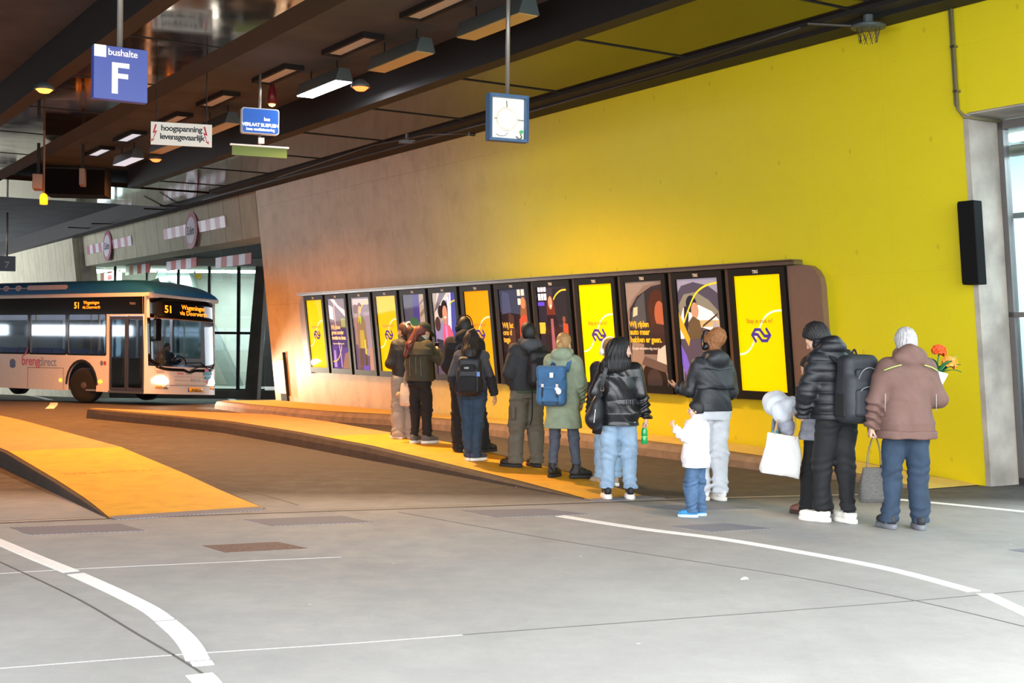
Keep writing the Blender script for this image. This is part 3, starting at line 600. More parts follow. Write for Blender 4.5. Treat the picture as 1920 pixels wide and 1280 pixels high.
def art_woman():
    return '#8b83ad', [(P((0, .55), (.5, .7), (.6, 1), (0, 1)), '#a99b8c'), (P((.2, 1), (.75, 1), (.2, .72), (0, .66)), '#cfc7bd'), (P((.3, 1), (.6, 1), (.15, .8), (.0, .76)), '#6d6470'), (P((.55, .5), (.85, .5), (.9, 1), (.72, 1)), '#d6d3e6'), (P((.7, .4), (1, .4), (1, 1), (.8, 1)), '#4650a0'), (E(.3, .77, .12, .08), '#2a2020'), (P((.62, .55), (.68, .55), (.68, .95), (.62, .95)), '#efeef5'),
        (E(.48, .79, .145, .125), '#1f1817'), (E(.49, .745, .11, .1), '#c98f74'), (P((.43, .6), (.56, .6), (.56, .68), (.43, .68)), '#bd8468'), (P((.3, .25), (.78, .25), (.78, .5), (.66, .6), (.42, .62), (.34, .5)), '#cf5a78'), (P((.44, .3), (.56, .3), (.54, .6), (.46, .6)), '#c27fc0'), (E(.49, .70, .045, .014), '#f1e6e0'), (P((0, .1), (.34, .1), (.34, .42), (.05, .44)), '#33303d'), (E(.15, .62, .12, .09), '#4a3430'), (Bd([(.7, .84), (.8, .88), (.92, .9), (1, .9)], .028), '#e8c93a'), (P((0, 0), (.8, 0), (.8, .25), (0, .2)), '#564c64')]
def art_station_a():
    return '#2d2226', [(P((0, .75), (1, .7), (1, 1), (0, 1)), '#3b4258'), (P((.05, .72), (.4, .74), (.35, .95), (.1, .98)), '#4a5270')] + [(P((.66 + .14 * i, .82 + .1 * j), (.77 + .14 * i, .82 + .1 * j), (.77 + .14 * i, .89 + .1 * j), (.66 + .14 * i, .89 + .1 * j)), '#e9e1cf') for i in range(2) for j in range(2)] + [
        (P((.7, .4), (.98, .4), (.98, .84), (.9, .9), (.78, .88), (.72, .7)), '#8a5a3c'), (E(.85, .84, .08, .065), '#c9835a'), (P((.64, .2), (1, .2), (1, .66), (.86, .72), (.68, .66)), '#b5503a'), (P((.2, .35), (.5, .35), (.48, .7), (.3, .74)), '#4b3530'), (P((0, 0), (1, 0), (1, .22), (0, .3)), '#211a1f'), (P((.8, .1), (1, .1), (1, .24), (.8, .24)), '#cf9a70')]
def art_station_b():
    return '#2b2630', [(P((.3, .6), (1, .55), (1, 1), (.3, 1)), '#3a3640')] + [(P((.02 + .1 * i, .86 + .09 * j), (.1 + .1 * i, .86 + .09 * j), (.1 + .1 * i, .93 + .09 * j), (.02 + .1 * i, .93 + .09 * j)), '#efe9ee') for i in range(3) for j in range(2)] + [(P((0, .8), (.22, .8), (.22, .84), (0, .84)), '#5b44c4'), (P((0, .5), (.2, .5), (.2, .62), (0, .62)), '#d8a93c'), (P((.48, .6), (1, .6), (1, .98), (.5, .98)), '#2a272c'),
        (Bd([(.5, .84), (.62, .91), (.8, .955), (1, .96)], .028), '#e8b93a'), (P((.25, .42), (.62, .42), (.54, .86), (.42, .92), (.3, .84)), '#5f2d22'), (E(.42, .83, .07, .07), '#c48a6c'), (E(.43, .795, .03, .012), '#f0e2da'), (P((.2, .2), (.68, .2), (.72, .5), (.56, .7), (.3, .7), (.18, .5)), '#2a1e20'), (P((.38, .3), (.5, .3), (.48, .66), (.4, .66)), '#8a5560'), (P((.22, .0), (.4, .0), (.42, .3), (.26, .3)), '#1b1a22'), (P((.46, .0), (.6, .0), (.6, .3), (.46, .3)), '#1b1a22'), (P((.76, .3), (.96, .3), (.95, .6), (.8, .62)), '#a5472e'), (E(.84, .65, .05, .035), '#7a4a35'), (P((.78, .12), (.86, .12), (.86, .3), (.78, .3)), '#2a1e20'), (P((.9, .12), (.97, .12), (.97, .3), (.9, .3)), '#2a1e20'), (P((.6, 0), (1, 0), (1, .12), (.8, .2), (.62, .12)), '#a69ac0')]
def art_car_a():
    return '#7d6a62', [(P((0, .7), (.15, .83), (.5, .96), (1, 1), (0, 1)), '#8d7d74'), (P((.03, .55), (.08, .74), (.3, .86), (.7, .95), (1, .97), (1, .3), (.03, .3)), '#332d2e'), (P((.12, .7), (.3, .83), (.5, .9), (.5, .55), (.1, .55)), '#4c4c50'), (P((.15, .66), (.28, .68), (.3, .76), (.18, .75)), '#b5b494'), (E(.82, .72, .24, .2), '#4a2c22'), (E(.88, .68, .14, .13), '#a35c40'), (P((.55, .3), (1, .3), (1, .58), (.7, .6)), '#3a2a28'), (P((0, .0), (.35, 0), (.4, .4), (.08, .42)), '#8b7568'), (P((.7, .2), (1, .2), (1, .4), (.76, .34)), '#c3b4a8'), (E(.62, .04, .34, .2), '#241d1c'), (E(.62, .04, .2, .12), '#3a3130'), (Bd([(.12, .13), (.2, .14), (.28, .16)], .02), '#e8a93a'), (P((.3, .2), (1, .12), (1, .2), (.4, .28)), '#5c4c46')]
def art_car_b():
    return '#8e8798', [(P((0, .88), (.1, .94), (.4, .97), (.75, .93), (1, .85), (1, .3), (0, .3)), '#4b4450'), (P((0, .76), (.15, .86), (.45, .88), (.75, .8), (1, .68), (1, .45), (0, .45)), '#7b7566'), (P((0, .6), (.12, .74), (.5, .76), (.8, .7), (1, .6), (1, .45), (0, .45)), '#e4d8d2'), (P((.35, .62), (1, .62), (1, .56), (.35, .56)), '#b49a6c'), (P((0, .0), (1, 0), (1, .5), (.5, .56), (.1, .5)), '#4e434e'), (E(.32, .77, .13, .08), '#232530'), (E(.4, .71, .09, .075), '#b08468'), (P((.2, .45), (.55, .45), (.5, .62), (.34, .66), (.22, .6)), '#5a4a34'), (P((.1, .5), (.2, .5), (.26, .75), (.14, .75)), '#2b2730'), (P((.55, .55), (.92, .66), (.96, .69), (.58, .58)), '#4d3a2c'), (P((0, .4), (.12, .3), (.24, .12), (.1, .1), (0, .2)), '#6a55b0'), (P((0, .7), (.1, .6), (.24, .45), (.2, .38), (0, .55)), '#c2942a'), (P((.7, .4), (.95, .3), (1, .55), (.85, .62)), '#9b9294'), (Bd([(.12, .6), (.25, .72), (.45, .86), (.7, .93), (1, .955)], .028), '#e8c12a'), (P((.6, .0), (1, 0), (1, .08), (.8, .2), (.64, .16)), '#bcb3d2')]
STAP = [('Stap je ook in?', .088, .0, .59, '#7a4a28')]
def txts(lines, y0, dy, size, col, x=.04): return [(l, size, x, y0 - i * dy, col) for i, l in enumerate(lines)]
OR = '#f0b012'
UNITS = [  # nearest (right) first
 ('yellow', 'yellow advertising display with purple arrows logo nearest the right end of the row'),
 (art_car_b, 'display picturing a driver in a dark cap at the wheel, second from the right end'),
 (art_car_a, 'display with orange text Wij rijden auto maar hebben er geen'),
 ('yellow', 'yellow display behind the white headphones, second yellow one from the right'),
 (art_station_b, 'display picturing a smiling long haired woman in a dark coat'),
 (art_station_a, 'display picturing a person in an orange coat, left of the smiling woman'),
 ('orange', 'orange yellow display glowing beside the hooded man with headphones'),
 (art_woman, 'display picturing a laughing woman in a pink jacket on a train'),
 (art_green, 'dim display with a green shape behind the person in the cap'),
 ('yellow', 'yellow display behind the woman with the ponytail'),
 (art_tram_b, 'display picturing a standing figure with a green scarf, third from the left end'),
 (art_tram_a, 'display picturing a train interior with yellow text, second from the left end'),
 ('yellow', 'yellow display at the far left end of the row')]
TX = {1: [], 2: [(t_, .125, .06, y, OR) for t_, y in (('Wij rijden', .565), ('auto maar', .49), ('hebben er geen.', .415))] + [('Zo gaan we iedere dag vooruit.', .058, .08, .345, '#efe6da')],
      5: [(t_, .14, .06, y, OR) for t_, y in (('Wij lat', .565), ('ons d', .485), ('tege', .405))], 8: [('Wij laten', .13, .06, .56, OR)],
      11: [(t_, .125, .08, y, OR) for t_, y in (('Wij reizen', .57), ('groen zonder', .495), ('moeite te doen.', .42))] + [('Zo gaan we iedere dag vooruit.', .052, .1, .35, '#efe6da')]}
M_bezel = mat('black_display_frame', '#0b0a0a', .5, spec=.3); M_tbg = mat('frame_lettering', '#cfc7b8', .5)
for i, (art, lab) in enumerate(UNITS):
    o0, f = Wd(i); t = thing('advertising_display', lab, 'display', o0, group='row of lit displays on the wall')
    h = DH1 - DH0; w2 = DW / 2; mb = MB()
    q = lambda u0, u1, v0, v1, w0, w1: mb.hexa([f(u0, v0, w0), f(u1, v0, w0), f(u1, v0, w1), f(u0, v0, w1), f(u0, v1, w0), f(u1, v1, w0), f(u1, v1, w1), f(u0, v1, w1)])
    q(-w2, -a, 0, h, -.09, .03); q(a, w2, 0, h, -.09, .03); q(-a, a, 0, SH0 - DH0, -.09, .03); q(-a, a, SH1 - DH0, h, -.09, .03)
    mb.build('frame', M_bezel, t)
    text('lettering', 'TBG', .06, M_tbg, lambda x, y: f(x, h - .075 + y, .033), t, bold=.003)
    mb = MB(); mats = []; names = []
    if art in ('yellow', 'orange'): basec = '#f2c400' if art == 'yellow' else '#f2a212'; polys = yellow_swirl() + hexlogo(0, scr(0, .485)[1], .19, '#43347f')
    else: basec, polys = art()
    em = .4 if art == 'yellow' else .36 if art == 'orange' else .3 if i in (2, 5, 8) else .45
    def km(c):
        if c not in names: names.append(c); mats.append(disp_mat('%s_%s' % (c.strip('#'), em), c, em))
        return names.index(c)
    poly(mb, f, P((0, 0), (1, 0), (1, 1), (0, 1)), 0, km(basec))
    for j, (pp, c) in enumerate(polys):
        cl = [(min(a, max(-a, x)), min(SH1 - DH0, max(b_, y))) for x, y in pp]
        poly(mb, f, cl, .0012 + j * .0006, km(c))
    pr = mb.build('printed_poster', mats, t, fix=False)
    for body, size, x, y, c in (STAP if art in ('yellow', 'orange') else TX.get(i, [])):
        px_, py_ = scr(x, y)
        if x == 0: text('poster_text', body, size, mat('ink_' + c.strip('#'), c, .5), lambda X, Y: f(X, py_ + Y, .016), pr)
        else: text('poster_text', body, size, mat('ink_' + c.strip('#'), c, .4, emit=.25), lambda X, Y: f(px_ + X, py_ + Y, .018), pr, align='LEFT', bold=.004 if size > .1 else 0, space=.95)
    mb = MB(); q(-a, a, SH0 - DH0, SH1 - DH0, .022, .024); mb.build('cover_glass', glass_mat('display_glass', '#ffffff', .006, .03, fk=.07), t)
# steel housing: top rail, end cheeks with rounded corners, posts between the displays
t = thing('display_housing', 'brushed steel housing with rounded ends that carries the row of displays', 'housing', W(DS0 + 6 * PITCH, 0, DH0))
f = lambda s, n, h: W(s, n, h) - t.location
sA, sB = DS0 - DW / 2 - .02, DS0 + 12 * PITCH + DW / 2 + .02
wbox(MB(), sA - .2, sB + .25, 0, .16, DH1 + .01, DH1 + .055, f).build('top_rail', M_steel, t)
wbox(MB(), sA - .2, sB + .25, 0, .2, DH1 + .06, DH1 + .075, f).build('drip_edge', M_steel, t)
def cheek(s_in, s_out, sg):
    r_ = .28; pts = [(s_in, DH0 - .03), (s_out - sg * r_ * .7, DH0 - .03)] + [(s_out - sg * r_ * (1 - math.sin(R(x))), DH0 - .03 + r_ * (1 - math.cos(R(x)))) for x in (20, 45, 70, 90)] + [(s_out - sg * r_ * (1 - math.cos(R(x))), DH1 + .0 - r_ * (1 - math.sin(R(x)))) for x in (0, 22, 45, 68, 90)] + [(s_in, DH1)]
    MB().prism(pts, .0, .1, lambda u, v, w: f(u, w, v)).build('end_cheek', mat('bronze_steel', '#8a7264', .4, metal=.45, var=.05, vs=10), t)
cheek(sA, sA - .6, -1); cheek(sB, sB + .36, 1)
for i in range(12):
    sm = DS0 + PITCH * (i + .5); wbox(MB(), sm - .035, sm + .035, 0, .09, DH0 - .01, DH1, f).build('post', M_steel, t)
# small paper notice on a board at the far end of the wall
t = thing('notice_board', 'white printed notice low on the far end of the lit wall', 'sign', W(21.2, 0, .3))
f = lambda s, n, h: W(s, n, h) - t.location
wbox(MB(), 20.85, 21.35, .01, .05, .25, 1.1, f).build('notice', mat('paper', '#eee6d2', .6), t)
mb = MB()
for k in range(6): wbox(mb, 20.9 + .07 * (k % 3), 21.25 - .05 * (k % 2), .05, .055, .33 + .05 * k, .35 + .05 * k, f)
mb.build('printed_lines', mat('faint_ink', '#9a8b78', .6), t)
wbox(MB(), 20.83, 20.86, .01, .08, .2, 1.3, f).build('side_bar', M_bronze, t)
wbox(MB(), 20.9, 21.3, .01, .05, -.1, .24, f).build('base_box', M_bronze, t)
# ------------------------------------------------------------------ signs hung from the ceiling
def signframe(px, py, Y, yaw):
    p = AT(px, py, Y); M = Matrix.Translation(p) @ Matrix.Rotation(R(yaw), 4, 'Z'); return M
def hung(name, label, cat, px, py, Y, yaw): return thing(name, label, cat, M=signframe(px, py, Y, yaw))
front = lambda y0: (lambda dx=0, dz=0: (lambda x, y: Vector((x + dx, y0, y + dz))))
M_blue = mat('signal_blue', '#35458f', .4, emit=.05); M_swhite = mat('sign_white', '#f0dfd6', .5, emit=.15)
t = hung('bus_stop_sign', 'square blue sign with bushalte and a big letter F on a ceiling pole', 'sign', 227, 138.5, 12, 32)
MB().box((0, .05, 0), (.25, .05, .25)).build('sign_box', M_blue, t, bevel=.004)
MB().bx(-.249, -.14, -.006, 0, .14, .249).build('white_square', M_swhite, t)
ff = front(-.006); text('lettering', 'bushalte', .088, M_swhite, ff(-.125, .165), t, align='LEFT', bold=.001, space=.95)
MB().prism([(-.085, -.19), (-.03, -.19), (-.03, -.045), (.065, -.045), (.065, 0), (-.03, 0), (-.03, .055), (.075, .055), (.075, .1), (-.085, .1)], -.006, 0, lambda u, v, w: Vector((u, w, v))).build('letter_f', M_swhite, t)
MB().tube([(0, .05, .25), (0, .05, 2.0)], .028, 10).build('pole', M_pole, t, True)
# opened sign box with a ring-shaped tube
t = hung('sign_box', 'open blue framed sign box showing a bare ring tube, hung on a pole', 'sign', 951, 222, 14, 24)
w_, h_ = .235, .255; M_sf = mat('steel_blue_frame', '#33597e', .5, var=.1, vs=20)
mb = MB(); mb.bx(-w_, -w_ + .035, -.06, .05, -h_, h_); mb.bx(w_ - .035, w_, -.06, .05, -h_, h_); mb.bx(-w_ + .035, w_ - .035, -.06, .05, h_ - .035, h_); mb.bx(-w_ + .035, w_ - .035, -.06, .05, -h_, -h_ + .03); mb.build('frame', M_sf, t)
mb = MB(); mb.bx(-w_ + .004, -w_ + .02, -.066, -.06, -h_ + .01, h_ - .01); mb.bx(w_ - .02, w_ - .004, -.066, -.06, -h_ + .01, h_ - .01); mb.build('rim', mat('dark_blue_rim', '#21456a', .5), t)
MB().bx(-w_ + .035, w_ - .035, 0, .03, -h_ + .03, h_ - .035).build('back_plate', mat('cream_back', '#f4f1dc', .5, emit=.12), t)
ring = [(.115 * math.cos(R(x)) - .01, -.03, .12 * math.sin(R(x)) - .01) for x in range(0, 361, 12)]
MB().tube(ring, .011, 8).build('ring_tube', mat('tube_glass', '#e8d6cc', .3, emit=.1), t, True)
for q in (((-.01, -.02, .11), (-.01, -.005, .19)), ((.105, -.02, -.01), (.19, -.01, -.012)), ((-.125, -.02, -.01), (-.16, -.01, -.01))): MB().tube(q, .0055, 6).build('tube_clip', M_steel, t)
MB().lathe([(.0, 0), (.02, .001), (.02, .02), (.0, .021)], 14, Matrix.Translation((.16, -.012, -.14)) @ Matrix.Rotation(R(90), 4, 'X')).build('starter', mat('starter_green', '#3fae62', .4), t)
mb = MB(); mb.tube(smoothpts([(.1, -.02, -.19), (.13, -.03, -.22), (.16, -.03, -.2), (.15, -.02, -.16)], 5), .006, 6); mb.tube(smoothpts([(-.14, -.02, -.18), (-.1, -.03, -.2), (-.03, -.03, -.19), (0, -.02, -.15)], 5), .003, 6); mb.build('wire', mat('wire_grey', '#3b3b3b', .5), t)
MB().tube([(-.0, 0, h_), (.0, 0, 2.0)], .024, 10).build('pole', M_pole, t, True)
# warning board
t = hung('warning_sign', 'white board reading hoogspanning levensgevaarlijk with red lightning arrows', 'sign', 340.5, 252, 19, 17)
MB().box((0, .015, 0), (.44, .012, .168)).build('board', mat('board_white', '#e6e4da', .5, emit=.06), t)
M_ink = mat('ink_dark', '#23262a', .5); ff = front(.0)
text('lettering', 'hoogspanning', .118, M_ink, ff(0, .045), t, bold=.003, space=.92); text('lettering', 'levensgevaarlijk', .118, M_ink, ff(.01, -.08), t, bold=.003, space=.9)
M_rd = mat('warning_red', '#c41f36', .5)
for sx_ in (-1, 1):
    x0 = -.385 if sx_ < 0 else .345
    pts = [(.06, .13), (.035, .13), (.0, .0), (.035, .01), (.0, -.1), (-.015, -.07), (-.02, -.13), (.03, -.09), (.012, -.085), (.065, .045), (.03, .03)]
    MB().prism([(x0 + sx_ * -1 * (x - .03) if sx_ > 0 else x0 + x - .03, y) for x, y in pts], -.001, .004, lambda u, v, w: Vector((u, w, v))).build('lightning_arrow', M_rd, t)
for x in (-.36, .36): MB().tube([(x, .015, .165), (x, .015, .95)], .008, 6).build('hanger', M_bronze, t)
MB().bx(-.44, .44, .01, .02, .165, .175).build('top_edge', M_bronze, t)
# blue notice with the green strip below, on one pole
t = hung('evacuation_sign', 'blue rounded sign reading VERLAAT BUSPLEIN above a green strip, on a ceiling pole', 'sign', 488.5, 227, 20, 23)
def rrect(w, h, r, n=5):
    out = []
    for cx, cy, a0 in ((w - r, h - r, 0), (-w + r, h - r, 90), (-w + r, -h + r, 180), (w - r, -h + r, 270)):
        out += [(cx + r * math.cos(R(a0 + 90 * k / n)), cy + r * math.sin(R(a0 + 90 * k / n))) for k in range(n + 1)]
    return out
MB().prism(rrect(.295, .20, .04), 0, .12, lambda u, v, w: Vector((u, w, v))).build('sign_box', mat('box_rim', '#cfcfca', .4), t)
MB().prism(rrect(.28, .185, .035), -.004, 0, lambda u, v, w: Vector((u, w, v))).build('sign_face', mat('evac_blue', '#2a5cb0', .25, emit=.25), t)
M_evw = mat('evac_white', '#eef2ff', .4, emit=.6); ff = front(-.006)
for body, sz, z_ in (('bus', .075, .01), ('VERLAAT BUSPLEIN', .072, -.085), ('i.v.m. ventilatiestoring', .058, -.15)): 
    if sz: text('lettering', body, sz, M_evw, ff(.1 if body == 'bus' else 0, z_), t, bold=.0025, space=.9)
MB().tube([(0, .06, .2), (0, .06, .75)], .022, 8).build('pole', M_pole, t, True)
MB().tube([(0, .06, -.2), (0, .06, -.42)], .022, 8).build('pole', M_pole, t, True)
MB().box((.02, .03, -.3), (.045, .02, .045)).build('junction_box', M_swhite, t)
MB().box((0, .05, -.385), (.46, .03, .012)).build('channel', M_swhite, t)
MB().box((0, .05, -.47), (.43, .012, .078)).build('green_strip', mat('dim_green_acrylic', '#6f8228', .3), t)
# distant sign 7
t = hung('platform_sign', 'small dark sign with a number 7 at the left edge', 'sign', 13, 494, 40, 20)
MB().box((0, .04, 0), (.25, .04, .235)).build('sign_box', mat('far_blue', '#1d2f4a', .4), t)
text('lettering', '7', .3, mat('far_white', '#b8c3c8', .5), front(-.004)(0, -.14), t, bold=.004)
MB().tube([(0, .04, .23), (0, .04, 1.6)], .03, 8).build('pole', M_pole, t, True)
# ------------------------------------------------------------------ luminaires
ZS = 6.0
def fix_M(px, py, z):
    p = ATZ(px, py, z); return Matrix.Translation(p) @ Matrix.Rotation(math.atan2(D.y, D.x), 4, 'Z')   # local x along the wall
M_diff = mat('dusty_diffuser', '#b7ac96', .5, emit=.06); M_diffb = mat('cool_diffuser', '#c6cdda', .5, emit=.55)
RL = [('recessed ceiling lamp panel at the top edge, nearest the camera', 818, 13, 0), ('recessed ceiling lamp panel left of the hanging trapezoid lamp', 660, 86, 0), ('recessed ceiling lamp panel left of the lit tube lamp', 520, 141, 0), ('recessed ceiling lamp panel above the blue rounded sign', 408, 188, 0),
      ('recessed ceiling lamp panel behind the top of the warning board', 325, 225, 0), ('pale recessed lamp panel left of the warning board', 243, 257, 1), ('small recessed lamp panel farthest along the bay', 186, 285, 1)]
for l, px, py, kk in RL:
    t = thing('ceiling_light', l, 'light', M=fix_M(px, py, ZS - .05), group='recessed lamps in the ceiling bay')
    mb = MB(); Lh, Wh = .72, .17
    mb.bx(-Lh, Lh, -Wh, -Wh + .05, -.03, .05); mb.bx(-Lh, Lh, Wh - .05, Wh, -.03, .05); mb.bx(-Lh, -Lh + .06, -Wh + .05, Wh - .05, -.03, .05); mb.bx(Lh - .06, Lh, -Wh + .05, Wh - .05, -.03, .05); mb.build('frame', M_bronze, t)
    MB().bx(-Lh + .06, Lh - .06, -Wh + .05, Wh - .05, 0, .02).build('diffuser', M_diffb if kk else M_diff, t)
M_hous = mat('lamp_housing', '#4d5656', .5, metal=.2)
HL = [('big trapezoid lamp hanging near the top edge, unlit', 930, 50, 0), ('unlit trapezoid lamp hanging between the lit lamp and the top edge', 750, 116, 0), ('brightly lit white tube lamp hanging from the ceiling', 607, 167, 2), ('dim trapezoid lamp behind the warning board and the blue sign', 410, 241, 0), ('trapezoid lamp behind the lower edge of the warning board', 312, 279, 0), ('pale trapezoid lamp hanging farthest along the bay', 240, 303, 1)]
for l, px, py, kk in HL:
    t = thing('hanging_light', l, 'light', M=fix_M(px, py, 5.62), group='trapezoid lamps in the ceiling bay')
    Lh = .78; prof = [(-.15, 0), (.15, 0), (.09, .2), (-.09, .2)]
    MB().prism(prof, -Lh, Lh, lambda u, v, w: Vector((w, u, v))).build('housing', M_hous, t)
    MB().bx(-Lh + .02, Lh - .02, -.135, .135, -.012, -.001).build('diffuser', lamp_mat('lit_tube', '#f3f0ff', 14) if kk == 2 else (M_diffb if kk else mat('warm_diffuser', '#b99a5e', .4, emit=.05)), t)
    for x in (-.5, .5): MB().tube([(x, 0, .2), (x, 0, .37)], .012, 6).build('hanger', M_black, t)
SO = [('glowing orange lamp at the left edge of the ceiling', 83, 168, 5.3, 5, (1.4, .5, .7)), ('glowing red lamp beside the lit white tube lamp', 676, 164, 5.35, 3.2, (1, 1, 1)), ('glowing red lamp below the warning board', 292, 299, 5.5, 3.2, (1, 1, 1))]
for k, (l, px, py, z, e, _) in enumerate(SO):
    t = thing('sodium_lamp', l, 'light', M=fix_M(px, py, z), group='orange lamps on the ceiling')
    MB().lathe([(.05, .12), (.13, .05), (.15, 0)], 16).build('reflector', M_hous, t, True)
    MB().lathe([(.0, -.06), (.07, -.045), (.11, -.01), (.12, .0), (.0, .001)], 16).build('bulb', lamp_mat('sodium_%d' % k, '#ff5a28' if k else '#ff7a2a', e), t, True)
    tag(t)
t = thing('flood_light', 'small square flood lamp beside the pole at the top', 'light', M=fix_M(1003, 50, 5.8))
MB().box((0, 0, 0), (.16, .12, .03)).build('housing', M_hous, t); MB().box((0, 0, -.032), (.1, .07, .004)).build('lens', M_diff, t); MB().bx(-.01, .01, -.01, .01, .03, .2).build('bracket', M_black, t)
t = thing('warning_lamp', 'dark red warning lamp above the blue rounded sign', 'light', M=fix_M(510, 195, 5.6))
MB().lathe([(.09, .0), (.07, .18), (.04, .3), (.02, .4)], 12).build('red_cover', mat('dark_red', '#6d1420', .4), t, True); MB().lathe([(.0, -.05), (.05, -.03), (.06, .0)], 10).build('bulb', lamp_mat('amber_dot', '#ffc766', 3), t, True)
# boxes and amber beacon at far left
def hangbox(name, label, cat, px, py, Y, hx, hz, m, parts):
    t = thing(name, label, cat, M=signframe(px, py, Y, 15)); MB().box((0, 0, 0), (hx, .2, hz)).build('body', m, t, bevel=.01)
    MB().tube([(0, 0, hz), (0, 0, hz + parts)], .03, 8).build('hanger', M_black, t); return t
M_bx = mat('brown_box', '#7d5b45', .5)
t = hangbox('speaker_box', 'small brown box hanging above the amber beacon', 'speaker', 72, 342, 24, .09, .14, M_bx, .6)
hangbox('speaker_box', 'small brown box hanging right of the amber beacon', 'speaker', 155, 333, 25, .055, .16, M_bx, .5)
t = thing('beacon', 'glowing amber beacon hanging at the far left below the ceiling', 'light', M=signframe(82, 372, 24, 0))
MB().lathe([(.0, -.12), (.07, -.11), (.075, .0), (.06, .07), (.02, .1)], 14).build('lens', lamp_mat('amber_lens', '#ff8310', 2.2), t, True); MB().tube([(0, 0, .1), (0, 0, 1.6)], .02, 6).build('stem', M_bx, t)
t = thing('ventilation_duct', 'black box hanging under the ceiling behind the small brown boxes', 'duct', M=signframe(150, 345, 27, 8)); MB().box((-.1, .3, .05), (.62, .4, .28)).build('body', mat('soot_black', '#0e0c0b', .95, spec=.1), t)
MB().bx(-.72, .52, -.12, -.1, .3, .33).build('edge_strip', M_bronze, t)
# overhead wires and their fittings
M_wire = mat('wire_black', '#241c14', .5)
def cable(label, pts, r=.012):
    t = thing('overhead_wire', label, 'wire', pts[0]); MB().tube([p - pts[0] for p in pts], r, 6).build('cable', M_wire, t, True); return t
t = cable('long black overhead wire running in front of the yellow wall', [ATZ(380, 375, 5.0), ATZ(560, 326, 5.0), ATZ(765, 270, 5.0), ATZ(1000, 208, 5.0), ATZ(1260, 133, 5.0), ATZ(1500, 52, 5.0)])
p = ATZ(763, 268, 5.0) - t.location; MB().box(p + Vector((0, 0, .02)), (.14, .03, .03)).build('clamp', M_wire, t); MB().tube([p, p + Vector((0, 0, .16))], .03, 8).build('insulator', M_wire, t)
t = cable('tension rod with turnbuckles on the yellow wall left of the open sign box', [ATZ(520, 333, 5.02), ATZ(700, 272, 5.05), ATZ(800, 253, 5.0), ATZ(888, 251, 4.9)], .009)
p = ATZ(823, 252.5, 4.98) - t.location; MB().tube([p + Vector((-.1, 0, 0)), p + Vector((.1, 0, 0))], .025, 8).build('turnbuckle', M_wire, t); p = ATZ(884, 251, 4.9) - t.location; MB().tube([p + Vector((-.04, 0, 0)), p + Vector((.05, .05, 0))], .03, 8).build('anchor', M_wire, t)
for k, (x0, y0, x1, y1, l) in enumerate(((128, 426, 187, 429, 'short tension rod ending on the far left of the lintel'), (172, 419, 227, 420, 'short tension rod ending on the lintel above the clearance board'), (270, 391, 330, 394, 'short tension rod ending on the lintel right of middle'), (300, 385, 352, 388, 'short tension rod ending high on the lintel near the lit wall'))):
    def hl(px, py): 
        r = ray(px, py); nn = N - UP * LEAN; kk = (-.2 - nn.dot(CAM - P0)) / nn.dot(r); return CAM + r * kk
    e = hl(x1, y1); c = AT(x0, y0, e.y - 2.5); t = cable(l, [c, e], .02); MB().tube([e - t.location - Vector((.15, .15, 0)), e - t.location], .07, 8).build('anchor', M_wire, t)
# loudspeaker dish with wire basket at the top right
t = thing('ceiling_speaker', 'grey disc with a wire mesh basket hanging at the top right of the wall', 'speaker', M=Matrix.Translation(W(.95, .45, 5.35)))
MB().lathe([(.12, .02), (.20, .0), (.2, -.03), (.0, -.035)], 20).build('disc', M_hous, t, True); MB().tube([(0, 0, .02), (0, 0, .5)], .06, 10).build('stem', M_hous, t)
mb = MB()
for k in range(10): mb.tube([(.14 * math.cos(k * .628), .14 * math.sin(k * .628), -.03), (.1 * math.cos(k * .628 + .5), .1 * math.sin(k * .628 + .5), -.2)], .004, 4); mb.tube([(.14 * math.cos(k * .628), .14 * math.sin(k * .628), -.03), (.1 * math.cos(k * .628 - .5), .1 * math.sin(k * .628 - .5), -.2)], .004, 4)
mb.build('basket', M_wire, t); MB().tube([(-.1, 0, -.01), (-.7, .05, .03)], .02, 6).build('arm', M_wire, t)
# litter on the road
for k, (px, py) in enumerate(((972, 913), (1395, 1087))): 
    p = G(px, py); o = MB().add([(-.03, -.02, 0), (.03, -.015, .004), (.025, .02, .012), (-.02, .02, .003), (0, 0, .018)], [(0, 1, 4), (1, 2, 4), (2, 3, 4), (3, 0, 4), (3, 2, 1, 0)]).build('paper_scrap', M_white); o.location = p + UP * .004; tag(o, ['white scrap of paper lying at the kerb of the queue platform', 'tiny white scrap of paper on the open road at right'][k], 'litter')
# ------------------------------------------------------------------ city bus: local x = across (0 = door side), y = backwards, z up
bus = thing('bus', 'white city bus with blue roof pod and amber number 51 turning out of the opening', 'bus', (-9.41, 33.41, gz(34.2)), math.atan2(.842, .539))
LB, WB = 11.9, 2.5
def lean(o):
    for v in o.data.vertices: v.co.z -= .044 * v.co.x
    return o
M_bw = mat('bus_white', '#d9cfc6', .3, var=.03, vs=3); M_bblk = mat('bus_black_gloss', '#0d0d10', .12); M_rub = mat('tyre_rubber', '#151414', .8); M_bteal = mat('bus_roof_blue', '#1c5a92', .35, var=.08, vs=2)
M_bgl = glass_mat('bus_glass', '#c3cbd2', .2, .05); M_wsc = glass_mat('windscreen_glass', '#e0e5e7', .04, .02); M_doorg = glass_mat('door_glass', '#b9c1c9', .2, .05)
M_bint = mat('bus_interior_grey', '#7a7c86', .7); M_amber = lamp_mat('bus_amber', '#ffae1a', 4); M_dot = lamp_mat('led_amber', '#ff7d10', 1.9)
